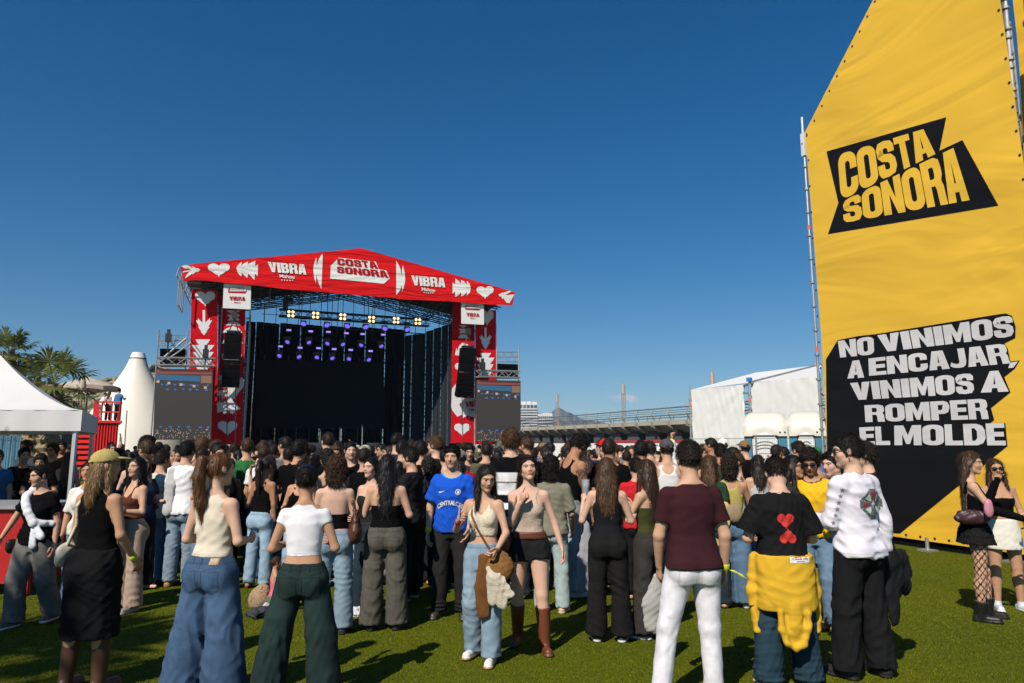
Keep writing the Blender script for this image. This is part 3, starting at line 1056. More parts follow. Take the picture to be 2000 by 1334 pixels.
def pieces(p):
 g = p['rig'] = Rig(p)
 dep = p['depth']
 v = max(.0092, dep * .00165) / g.sc
 vf = max(.0050, dep * .00075) / g.sc
 sd = p.get('seed', int(abs(p.get('px', 0)) * 7 + dep * 13) % 9999)
 p['seed'] = sd
 out = []
 def body():
  f = body_field(g, p.get('hands', True))
  if p.get('belly'):
   f.ell(g.tp((0, .05, .12)), (.12, .09, .13), g.T, k=.05)
  fine = [(g.hc - .135, g.hc + .135, vf)]
  if dep < 9.5 and p.get('hands', True):
   for q in 'RL':
    c = g.wri[q] + g.hdir[q] * .09
    fine.append((c - .085, c + .085, max(.0058, dep * .0009)))
  V, Q = f.mesh(v * 1.1, fine)
  return V, [Q], face_paint(g, V, HAIRC[p.get('hairc', 'dark')], p.get('lips', (.82, .48, .45) if g.sex == 'm' else (.84, .48, .45)), p.get('stubble', .22 if g.sex == 'm' else 0))
 out.append(('body', None, m_skin(SKIN[p.get('skin', 'light')] if isinstance(p.get('skin', 'light'), str) else p['skin']), body))
 p['skin_rgb'] = p.get('skin')
 st = p.get('hair', 'short')
 if st:
  def hair():
   f, d, vert = hair_field(g, st, sd)
   V, Q = f.mesh(max(.0068, dep * (.0010 if p.get('hero', True) else .00064)) / g.sc, (), d)
   capz = .015 if any(e in CAPPED for e in p.get('extras', [])) else 9
   n = int(np.clip(85000 / dep ** 1.3, 150, 11000)) if p.get('hero', True) else 1100
   if st in ('bun', 'ponytail'): n //= 3
   if st in ('short', 'fade', 'fringe'): n = int(n * .7)
   V, Fs = strands(V, Q, n, sd, vert, (.085 if st != 'ponytail' else .07) if vert else (.020 if st not in ('curly', 'messy', 'curlymid') else .030), w=max(.0009, dep * .00018), crown=g.hp((0, -.045, .125)) if st in ('short', 'fade', 'fringe', 'bun') else None, keep=lambda P: (((P - g.hc) @ g.H)[:, 2] < capz) & ~((lambda L: (L[:, 1] > .02) & (np.abs(L[:, 0]) < .074) & (L[:, 2] < .072 - .25 * np.abs(L[:, 0])) & (L[:, 2] > -.14))((P - g.hc) @ g.H)))
   return V, Fs, None
  out.append(('hair', None, m_hair(HAIRC[p.get('hairc', 'dark')], st in ('long', 'longwavy', 'ponytail', 'bob')), hair))
 t = p.get('top')
 if t:
  t.setdefault('seed', sd + 1)
  def top():
   f, d = top_field(g, t)
   V, Q = f.mesh(v * .95, (), d)
   C = np.ones((len(V), 3), np.float32)
   zz = (V - g.pelv) @ g.T[:, 2] - t.get('lo', -.05)
   C[(zz > .017) & (zz < .025)] *= .80
   if t['kind'] == 'tee':
    for q in 'RL':
     ab = g.elb[q] - g.sho[q]; u = (V - g.sho[q]) @ ab / (ab @ ab); e = t.get('sl', .62)
     C[(np.abs(u - e + .075) < .018) & (np.linalg.norm(V - g.sho[q] - u[:, None] * ab, axis=1) < .13) & (np.abs(V[:, 0]) > .15)] *= .84
   if t.get('paint'): t['paint'](g, V, C)
   return V, [Q], C
  nm = dict(tee='t_shirt', longsleeve='long_sleeve_shirt', jacket='jacket', tank='tank_top', sleeveless='sleeveless_top', cap='crop_top', tube='tube_top', crochet='crochet_top')[t['kind']]
  out.append((t.get('name', nm), None, m_cloth(t['c'], t.get('mat', 'cotton')), top))
 b = p.get('bottom')
 if b:
  b.setdefault('seed', sd + 2)
  def bot():
   f, d = bottom_field(g, b)
   V, Q = f.mesh(v, (), d)
   C = np.ones((len(V), 3), np.float32)
   if b.get('fade'):
    zk = (g.knee['R'][2] + g.hip['R'][2]) / 2
    q = np.exp(-((V[:, 2] - zk) / .22) ** 2) * b['fade']
    C *= (1 + q * np.clip(np.abs(V[:, 1]) / .10, 0, 1))[:, None]
   # waistband and centre seam
   if b['kind'] == 'pants' and b.get('mat') == 'denim':
    hi = b.get('hi', .085)
    z = V[:, 2] - g.pelv[2]
    C[(z > hi - .048) & (z < hi - .036)] *= .72
    C[(np.abs(V[:, 0]) < .006) & (z < hi - .04) & (z > -.16)] *= .74
   if b.get('paint'): b['paint'](g, V, C)
   return V, [Q], C
  nm = dict(pants='trousers' if b.get('mat') != 'denim' else 'jeans', shorts='shorts', skirt='skirt')[b['kind']]
  out.append((b.get('name', nm), None, m_cloth(b['c'], b.get('mat', 'cotton')), bot))
 s = p.get('shoes')
 if s:
  for q in 'RL':
   def shoe(q=q):
    f, base = shoe_field(g, q, s.get('kind', 'sneaker'))
    V, Q = f.mesh(max(.0075, dep * .0012))
    C = np.ones((len(V), 3), np.float32)
    z = V[:, 2] - base[2]
    if 'sole' in s:
     C[z < .026] = np.array(s['sole']) / np.array(s['c'])
    if s.get('stripes'):
     u = (V - base) @ g.fdir[q]
     m = (np.abs(((u - .01 + z * .5) % .030) - .015) < .0065) & (u > .0) & (u < .09) & (z > .03) & (z < .075)
     C[m] = np.array((.02, .02, .02)) / np.array(s['c'])
    return V, [Q], C
   out.append((s.get('name', {'sneaker': 'shoe', 'boot': 'boot', 'tallboot': 'boot'}[s.get('kind', 'sneaker')]), None, m_cloth(s['c'], s.get('mat', 'leather')), shoe))
 for ex in p.get('extras', []):
  out += ex(g, p)
 return out

def build_people(specs):
 todo = []
 for p in specs:
  for q in p['pieces']:
   todo.append((p, q))
 with ThreadPoolExecutor(4) as exe:
  res = list(exe.map(lambda a: a[1][3](), todo))
 for p in specs:
  p['obj'] = empty('person', p['loc'], R(p.get('rz', 0)), p['label'], 'person', p.get('group'))
  p['parts'] = {}
 for (p, q), r in zip(todo, res):
  V, Fs, C = r
  s = p['rig'].sc
  name, par = q[0], q[1]
  me = np_mesh(name, V * s, Fs, True, C if C is not None else None, [q[2]])
  parent = p['obj'] if par is None else p['parts'].get(par, p['obj'])
  o = link(name, me, parent)
  p['parts'].setdefault(name, o)
  if len(q) > 4 and q[4]:
   o['label'] = q[4]

def place(p):
 """px + feet row (or depth) + head-top row (or height) -> location and height"""
 if 'depth' not in p:
  p['depth'] = at_ground(p['px'], p['feet']).y
 Y = p['depth']
 a = at_depth(p['px'], 900, Y)
 p['loc'] = (a.x, Y, p.get('z', 0.0))
 if 'height' not in p:
  p['height'] = at_depth(p['px'], p['top_y'], Y).z - p.get('z', 0.0) - .012
 p['pieces'] = pieces(p)
 return p

def world_pt(p, q):
 """person coordinates (unscaled) -> world"""
 return Matrix.Translation(p['loc']) @ Matrix.Rotation(R(p.get('rz', 0)), 4, 'Z') @ Vector(np.asarray(q) * p['rig'].sc)

def decal(p, part, origin, M, polys, m, name='print', off=.004, cell=.006, side=-1):
 """flat print laid onto a garment: polys in metres in the plane (x, z) of the frame M at origin; projected along y"""
 o = p['parts'][part]
 me = o.data
 n = len(me.vertices)
 V = np.empty(n * 3, np.float32); me.vertices.foreach_get('co', V); V = V.reshape(-1, 3)
 bv = BVHTree.FromPolygons([Vector(v) for v in V], [tuple(f.vertices) for f in me.polygons])
 s = p['rig'].sc
 ori = np.asarray(origin) * s
 d = Vector(M @ v3(0, -side, 0))
 VV, FF = [], []
 for (P2, F2) in polys:
  b = len(VV)
  ok = []
  for (x, z) in P2:
   st = Vector(ori + M @ (v3(x, side * .45, z)))
   h = bv.ray_cast(st, d, 1.2)
   if h[0] is None:
    ok.append(False); VV.append(tuple(st + d * .4))
   else:
    ok.append(True); VV.append(tuple(h[0] - d * off))
  FF += [[b + i for i in f] for f in F2 if all(ok[i] for i in f)]
 mb = MB(); mb.v = VV; mb.f = FF; mb.m = [0] * len(FF)
 q = mb.build(name, m, o, smooth=True, recalc=False)
 a = q.data.color_attributes.new('col', 'FLOAT_COLOR', 'POINT'); a.data.foreach_set('color', [1.0] * (4 * len(VV)))
 return q

def raster(inside, x0, x1, z0, z1, cell=.006):
 nx, nz = int((x1 - x0) / cell) + 1, int((z1 - z0) / cell) + 1
 P = [(x0 + i * cell, z0 + j * cell) for j in range(nz + 1) for i in range(nx + 1)]
 Fs = []
 for j in range(nz):
  for i in range(nx):
   if inside(x0 + (i + .5) * cell, z0 + (j + .5) * cell):
    a = j * (nx + 1) + i
    Fs.append([a, a + 1, a + nx + 2, a + nx + 1])
 used = sorted({q for f in Fs for q in f}); mp = {q: k for k, q in enumerate(used)}
 return [P[q] for q in used], [[mp[q] for q in f] for f in Fs]

def heart2(x, z, s=1.0):
 x, z = x / s, z / s
 return (x * x + z * z - .25) ** 3 - x * x * z ** 3 * 1.0 < 0 if True else False

def in_poly(poly):
 poly = [tuple(q) for q in poly]
 def f(x, y):
  c = False
  j = len(poly) - 1
  for i in range(len(poly)):
   xi, yi = poly[i]; xj, yj = poly[j]
   if (yi > y) != (yj > y) and x < (xj - xi) * (y - yi) / (yj - yi) + xi: c = not c
   j = i
  return c
 return f

# ---- wearable pieces
def ex_piece(name, m, fn, parent=None, label=None):
 return lambda g, p: [(name, parent, m, lambda: fn(g, p), label)]

def ex_cap(c, yaw=0, brim=True):
 def fn(g, p):
  f = Field(); H = g.H @ rotm(yaw, -8, 0); s = g.hs
  cen = g.hp((0, -.014, .040))
  f.ell(cen, np.array([.093, .112, .096]) * s, H, k=0, cut=lambda x, y, z: -z - .002 * s)
  b = cen + H @ v3(0, .125, .008) * s
  f.ell(b, np.array([.072, .075, .012]) * s, H @ rotm(0, 12, 0), k=.006)
  f.ell(cen + H @ v3(0, -.118, .008), np.array([.034, .04, .026]) * s, H, mode='s', k=.002)
  f.rc(cen + H @ v3(-.05, -.098, .006), cen + H @ v3(.05, -.098, .006), .009, .009, k=.003)
  f.ell(cen + H @ v3(0, 0, .098) * s, (.008, .008, .006), H, k=.003)
  V, Q = f.mesh(max(.006, p['depth'] * .0009))
  L = (V - cen) @ H
  C = np.ones((len(V), 3), np.float32)
  a = np.arctan2(L[:, 0], L[:, 1])
  C[(np.abs(((a + .52) % 1.047) - .52) < .035) & (L[:, 2] > .02)] *= .8
  return V, [Q], C
 ex = ex_piece('cap', m_cloth(c), fn)
 CAPPED.add(ex)
 return ex

def ex_sunglasses(on_top=False, c=(.01, .01, .012)):
 def fn(g, p):
  f = Field(); s = g.hs; hp = g.hp
  dz, dy, dx = (.098, -.028, 1.25) if on_top else (.004, 0, 1)
  for q in (1, -1):
   f.ell(hp((q * .033 * dx, .094 + dy, dz + (0 if on_top else 0))), np.array([.029, .0085, .021]) * s, g.H @ rotm(-q * 12, 40 if on_top else 4, 0), k=.001)
   f.rc(hp((q * .060 * dx, .088 + dy, dz + .008)), hp((q * .082, -.005 if not on_top else -.01, dz + (.010 if not on_top else -.06))), .0042, .004, k=.003)
  f.rc(hp((-.012, .100 + dy, dz + .008)), hp((.012, .100 + dy, dz + .008)), .0042, .0042, k=.003)
  V, Q = f.mesh(max(.0042, p['depth'] * .0006), pad=.01)
  return V, [Q], None
 return ex_piece('sunglasses', mat('dark_lens', c, .08, 0, .0, 4, spec=.7), fn)

def ex_tube(name, m, fpts, r, label=None, sq=None, parent=None):
 def fn(g, p):
  f = Field()
  P = fpts(g)
  for a, b in zip(P[:-1], P[1:]):
   f.rc(a, b, r, r, k=.004, sq=sq)
  V, Q = f.mesh(max(.006, min(r * .8, .012), p['depth'] * .0008))
  return V, [Q], np.ones((len(V), 3), np.float32)
 return ex_piece(name, m, fn, parent, label)

def strap_pts(sx, side_hip, front=True, back=True, hipz=.02, off=.018):
 """cross-body strap from shoulder x=sx over front and back to the other hip"""
 def f(g):
  P = g.P; pts = []
  zt = P['z'][-1] - .05
  for k in range(9):
   t = k / 8
   x = sx + (side_hip - sx) * t
   z = zt + (hipz - zt) * t
   pts.append(g.surf(x, z, 1, off))
  pts2 = [g.surf(sx + (side_hip - sx) * k / 8, zt + (hipz - zt) * k / 8, -1, off) for k in range(9)]
  if front and back: return pts[::-1] + [g.tp((sx, -.01, P['z'][-1] - .02 + off))] + pts2
  return pts if front else pts2
 return f

def ex_band(sd, c, off=.0):
 def fn(g, p):
  f = Field(); w = g.wri[sd]; d = nrm(g.wri[sd] - g.elb[sd])
  f.rc(w - d * (.018 + off), w - d * (.004 + off), .034 if g.sex == 'm' else .030, .033 if g.sex == 'm' else .029, k=0)
  V, Q = f.mesh(.0065)
  return V, [Q], np.ones((len(V), 3), np.float32)
 return ex_piece('wristband', m_cloth(c), fn)

def ex_earring(sd=1, r=.012):
 def fn(g, p):
  f = Field()
  for q in (1, -1):
   f.ell(g.hp((q * .084, -.004, -.052)), (.006, .008, r + .004), g.H, k=0)
  V, Q = f.mesh(.0045, pad=.01)
  return V, [Q], None
 return ex_piece('earrings', mat('gold', (.75, .5, .18), .25, 1.0, .0), fn)

def ex_belt(c, z=.085, hgt=.022, inf=.016):
 def fn(g, p):
  f = Field()
  f.loft(g.pelv, np.eye(3), g.P['z'], np.array(g.P['hw']) + inf, np.array(g.P['hd']) + inf, g.P['yc'], z0=z - hgt, z1=z + hgt, k=0)
  V, Q = f.mesh(.0085)
  return V, [Q], np.ones((len(V), 3), np.float32)
 return ex_piece('belt', m_cloth(c, 'leather'), fn)

def free_mesh(name, f, vox, m, p=None, disp=None, label=None, cat=None, group=None, col=None):
 """a loose thing given in a person's frame (p) or in world coordinates"""
 V, Q = f.mesh(vox, (), disp)
 C = np.ones((len(V), 3), np.float32)
 if col: col(V, C)
 s = p['rig'].sc if p else 1
 c = V.mean(0); c[2] = V[:, 2].min()
 me = np_mesh(name, (V - c) * s, [Q], True, C, [m])
 o = link(name, me)
 if p:
  w = world_pt(p, c); o.location = w; o.rotation_euler = (0, 0, R(p.get('rz', 0)))
 else:
  o.location = c
 return tag(o, label, cat, group)

def arc_pts(a, b, sag, n=8):
 a, b = np.asarray(a, float), np.asarray(b, float)
 return [a + (b - a) * t + v3(0, 0, -sag * 4 * t * (1 - t)) for t in np.linspace(0, 1, n)]
# ------------------------------------------------------------------ ground
M_METAL = mat('galvanised_steel', (.42, .43, .44), .45, .7, .18, 8)
M_DARKMETAL = mat('dark_steel', (.035, .037, .040), .5, .3, .2, 6)
M_BLACK = mat('black_cloth', (.005, .005, .006), .95, 0, .25, 3, .25, 12, spec=.06)
M_WHITEPVC = mat('white_tarpaulin', (.72, .71, .69), .6, 0, .05, .5, .10, .7, stretch=(1, 1, 2.2))
M_ORANGE = mat('orange_tape', (.85, .12, .04), .5)

def turf_mat():
 m, nt, b = new_mat('artificial_turf')
 N, L = nt.nodes, nt.links
 g = N.new('ShaderNodeNewGeometry')
 def noise(sc, det=4):
  z = N.new('ShaderNodeTexNoise'); z.inputs['Scale'].default_value = sc; z.inputs['Detail'].default_value = det
  L.new(g.outputs['Position'], z.inputs['Vector']); return z
 a, f, f2 = noise(.55), noise(75, 3), noise(9, 4)
 r = N.new('ShaderNodeValToRGB')
 r.color_ramp.elements[0].position = .32; r.color_ramp.elements[0].color = (.060, .085, .0006, 1)
 r.color_ramp.elements[1].position = .70; r.color_ramp.elements[1].color = (.112, .119, .001, 1)
 ad = N.new('ShaderNodeMath'); ad.operation = 'MULTIPLY_ADD'
 L.new(f2.outputs[0], ad.inputs[0]); ad.inputs[1].default_value = .5;
 sc = N.new('ShaderNodeMath'); sc.operation = 'MULTIPLY'; sc.inputs[1].default_value = .5
 L.new(a.outputs[0], sc.inputs[0]); L.new(sc.outputs[0], ad.inputs[2])
 L.new(ad.outputs[0], r.inputs[0])
 mr = N.new('ShaderNodeMapRange'); mr.inputs[1].default_value = .3; mr.inputs[2].default_value = .7; mr.inputs[3].default_value = .74; mr.inputs[4].default_value = 1.26
 L.new(f.outputs[0], mr.inputs[0])
 mx = N.new('ShaderNodeMix'); mx.data_type = 'RGBA'; mx.blend_type = 'MULTIPLY'; mx.inputs[0].default_value = 1
 L.new(r.outputs[0], mx.inputs[6]); L.new(mr.outputs[0], mx.inputs[7]); L.new(mx.outputs[2], b.inputs['Base Color'])
 b.inputs['Roughness'].default_value = .9; b.inputs['Specular IOR Level'].default_value = .15
 bp = N.new('ShaderNodeBump'); bp.inputs['Strength'].default_value = .8; bp.inputs['Distance'].default_value = .02
 L.new(f.outputs[0], bp.inputs['Height']); L.new(bp.outputs[0], b.inputs['Normal'])
 return m

M_TURF = turf_mat()
o = MB().poly([(-2900, -60, -.004), (2900, -60, -.004), (2900, 3400, -.004), (-2900, 3400, -.004)]).build('ground', mat('dusty_ground', (.20, .17, .12), .95, 0, .25, .05))
tag(o, kind='structure')
o = MB().poly([(-30, -25, 0), (25, -25, 0), (25, 46, 0), (-30, 46, 0)]).build('turf', M_TURF)
tag(o, kind='structure')

def grass_blades():
 r = np.random.RandomState(4)
 n = 230000
 Y = 4.2 + 7.5 * r.rand(n) ** 1.25
 X = (r.rand(n) * 2 - 1) * Y * .80
 h = r.uniform(.006, .013, n); w = .0030 + .0002 * Y; a = r.rand(n) * 6.283
 lx, ly = r.normal(0, .006, n), r.normal(0, .006, n)
 P = np.zeros((n, 3, 3))
 P[:, 0] = np.stack([X - np.cos(a) * w, Y - np.sin(a) * w, np.zeros(n)], 1)
 P[:, 1] = np.stack([X + np.cos(a) * w, Y + np.sin(a) * w, np.zeros(n)], 1)
 P[:, 2] = np.stack([X + lx, Y + ly, h], 1)
 C = np.repeat((1 + .20 * r.normal(size=(n, 1, 1))).clip(.4, 2) * np.array([[[1, 1, 1]]]), 3, 1)
 m = mat('turf_fibre', (.103, .118, .001), .7, 0, .25, .6, attr=True, spec=.25)
 me = np_mesh('turf_fibres', P.reshape(-1, 3), np.arange(3 * n).reshape(-1, 3), False, C.reshape(-1, 3), [m])
 o = link('grass', me)
 tag(o, 'short bright green fibres of the artificial lawn', 'grass', kind='stuff')
grass_blades()

# ------------------------------------------------------------------ frames for things given by rows and columns of the photograph
class Frame:
 """a thing whose parts are written in world coordinates and stored relative to its root"""
 def __init__(s, name, loc, rz, label, cat, group=None):
  s.root = empty(name, loc, rz, label, cat, group)
  s.M = Matrix.Translation(Vector(loc)) @ Matrix.Rotation(rz, 4, 'Z')
  s.inv = s.M.inverted()
 def part(s, mb, name, m, parent=None, smooth=False, label=None):
  mb.v = [tuple(s.inv @ Vector(v)) for v in mb.v]
  o = mb.build(name, m, parent or s.root, smooth)
  if label: o['label'] = label
  return o

def quad_map(uv, q):
 """bilinear: (0,0) lower left ... q = [TL, TR, BR, BL]"""
 TL, TR, BR, BL = [Vector((*p, 0)) for p in q]
 out = []
 for (u, v) in uv:
  p = (TL * (1 - u) + TR * u) * v + (BL * (1 - u) + BR * u) * (1 - v)
  out.append((p.x, p.y))
 return out

def text_on(mb, body, q, proj, off, bold=.03, spacing=1.0, depth=None):
 """printed word: q = photo corners TL TR BR BL, proj = px -> point, off = lift vector"""
 uv, Fs = text_mesh(body, bold, spacing)
 pts = [proj(*p) + off for p in quad_map(uv, q)]
 mb.poly(pts, Fs)

def flat_on(mb, pts, proj, off):
 P = [proj(*p) + off for p in pts]
 tri = geometry.tessellate_polygon([P])
 mb.poly(P, [list(t) for t in tri])

# ------------------------------------------------------------------ the yellow banner wall
W0, W1 = at_ground(1766, 1066), at_ground(2000, 1100)
WU = (W1 - W0).normalized()
WN = Vector((WU.y, -WU.x, 0)).normalized()          # towards the camera's side
if WN.dot(CAMP - W0) < 0: WN = -WN
def wp(px, py): return on_plane(px, py, W0, WN)

def banner_mat(name, col, rough=.42, spec=.35):
 """PVC mesh print: colour, with the same world-space folds for everything printed on it"""
 m, nt, b = new_mat(name)
 N, L = nt.nodes, nt.links
 g = N.new('ShaderNodeNewGeometry')
 mp = N.new('ShaderNodeMapping'); mp.inputs['Scale'].default_value = (.25, .25, .8)
 L.new(g.outputs['Position'], mp.inputs['Vector'])
 z = N.new('ShaderNodeTexNoise'); z.inputs['Scale'].default_value = 1.1; z.inputs['Detail'].default_value = 2.5; z.inputs['Distortion'].default_value = 1.2
 L.new(mp.outputs[0], z.inputs['Vector'])
 z2 = N.new('ShaderNodeTexNoise'); z2.inputs['Scale'].default_value = .5; z2.inputs['Detail'].default_value = 1
 L.new(g.outputs['Position'], z2.inputs['Vector'])
 ad = N.new('ShaderNodeMath'); ad.operation = 'MULTIPLY_ADD'; ad.inputs[1].default_value = .5
 L.new(z.outputs[0], ad.inputs[0]); L.new(z2.outputs[0], ad.inputs[2])
 pr = wp(2000, 330)
 dn = N.new('ShaderNodeVectorMath'); dn.operation = 'DOT_PRODUCT'; dn.inputs[1].default_value = WU
 L.new(g.outputs['Position'], dn.inputs[0])
 mk = N.new('ShaderNodeMapRange'); mk.inputs[1].default_value = pr.dot(WU) - 2.6; mk.inputs[2].default_value = pr.dot(WU); mk.inputs[4].default_value = 1.0
 L.new(dn.outputs['Value'], mk.inputs[0])
 m3 = N.new('ShaderNodeMapping'); m3.inputs['Scale'].default_value = (.35, .35, 1.5); m3.inputs['Rotation'].default_value = (R(22), 0, 0)
 L.new(g.outputs['Position'], m3.inputs['Vector'])
 z3 = N.new('ShaderNodeTexNoise'); z3.noise_type = 'RIDGED_MULTIFRACTAL'; z3.inputs['Scale'].default_value = .9; z3.inputs['Detail'].default_value = 1.0
 L.new(m3.outputs[0], z3.inputs['Vector'])
 q3 = N.new('ShaderNodeMath'); q3.operation = 'MULTIPLY'; L.new(z3.outputs[0], q3.inputs[0]); L.new(mk.outputs[0], q3.inputs[1])
 a3 = N.new('ShaderNodeMath'); a3.operation = 'MULTIPLY_ADD'; a3.inputs[1].default_value = .35; L.new(q3.outputs[0], a3.inputs[0]); L.new(ad.outputs[0], a3.inputs[2])
 bp = N.new('ShaderNodeBump'); bp.inputs['Strength'].default_value = .55; bp.inputs['Distance'].default_value = .25
 L.new(a3.outputs[0], bp.inputs['Height']); L.new(bp.outputs[0], b.inputs['Normal'])
 b.inputs['Base Color'].default_value = (*col, 1)
 b.inputs['Roughness'].default_value = rough
 b.inputs['Specular IOR Level'].default_value = spec
 return m

YEL = banner_mat('yellow_print', (.77, .46, .040))
BLK = banner_mat('black_print', (.009, .009, .010), .45, .12)
WHT = banner_mat('white_print', (.62, .60, .60), .5)

wall_loc = wp(1800, 1070); wall_loc.z = 0
wrz = math.atan2(WU.y, WU.x)
fr = Frame('banner_wall', wall_loc, wrz, 'huge yellow gabled banner wall printed with a black festival logo and a slogan', 'banner wall')
out = [(1617, 1030), (2064, 1092), (2052, 800), (2003, 350), (1953, 0), (1936, -120), (1830, -215), (1770, -125), (1705, 0), (1572, 258), (1590, 480), (1604, 660), (1614, 840)]
def grid_banner(mb, outline, proj, off, step=22):
 """outline filled with a fine net, a shallow sag between the ties"""
 P = [proj(*p) + off for p in outline]
 mb.prism(P, -WN * .012)
mb = MB(); grid_banner(mb, out, wp, Vector((0, 0, 0))); fr.part(mb, 'yellow_sheet', YEL)
Q1 = lambda x, y: (1540 + x / 2.778, y / 2.778)
Q2 = lambda x, y: (1540 + x / 2.778, 480 + y / 2.778)
L1, L2 = WN * .006, WN * .012
mb = MB()
flat_on(mb, [Q1(*p) for p in [(207, 822), (857, 636), (820, 818), (945, 760), (1140, 1115), (215, 1270), (272, 1100)]], wp, L1)
fr.part(mb, 'logo_ground', BLK)
mb = MB()
def heavy(mb, letters, q, gap=.035, proj=None, off=None):
 """block capitals drawn as outlines on a 0-1 cell each"""
 n = len(letters)
 wid = [LET[c][0] for c in letters]
 tot = sum(wid) + gap * (n - 1)
 x = 0
 for c, w in zip(letters, wid):
  for poly in LET[c][1]:
   pts = [((x + px * w) / tot, py) for px, py in poly]
   P = [(proj or wp)(*p) + (L2 if off is None else off) for p in quad_map(pts, q)]
   tri = geometry.tessellate_polygon([P])
   mb.poly(P, [list(t) for t in tri])
  x += w + gap
def ring(x0, y0, x1, y1, r, n=5):
 """rounded-corner outline, counter-clockwise from lower right; r = (rx, ry)"""
 rx, ry = r; P = []
 for cx, cy, a0 in ((x1 - rx, y1 - ry, 0), (x0 + rx, y1 - ry, 90), (x0 + rx, y0 + ry, 180), (x1 - rx, y0 + ry, 270)):
  for k in range(n + 1):
   a = R(a0 + 90 * k / n); P.append((cx + rx * math.cos(a), cy + ry * math.sin(a)))
 return P
def ringpoly(o, i):
 """ring o with the hole i as quads"""
 return [[o[k], o[(k + 1) % len(o)], i[(k + 1) % len(o)], i[k]] for k in range(len(o))]
O_ = ringpoly(ring(0, 0, 1, 1, (.42, .22)), ring(.37, .20, .63, .80, (.13, .08)))
C_ = [q for q in O_ if not all(p[0] > .60 and .40 < p[1] < .60 for p in q)]
def cshape():
 o, i = ring(0, 0, 1, 1, (.42, .22)), ring(.37, .20, .63, .80, (.13, .08))
 k = len(o) // 4
 qs = []
 for j in range(len(o)):
  a, b_, c, d = o[j], o[(j + 1) % len(o)], i[(j + 1) % len(o)], i[j]
  if a[0] > .99 and b_[0] > .99 and abs(a[1] - b_[1]) > .3:
   qs += [[(1, .22), (1, .40), (.63, .40), (.63, .28)], [(1, .78), (1, .60), (.63, .60), (.63, .72)]]
  else: qs.append([a, b_, c, d])
 return qs
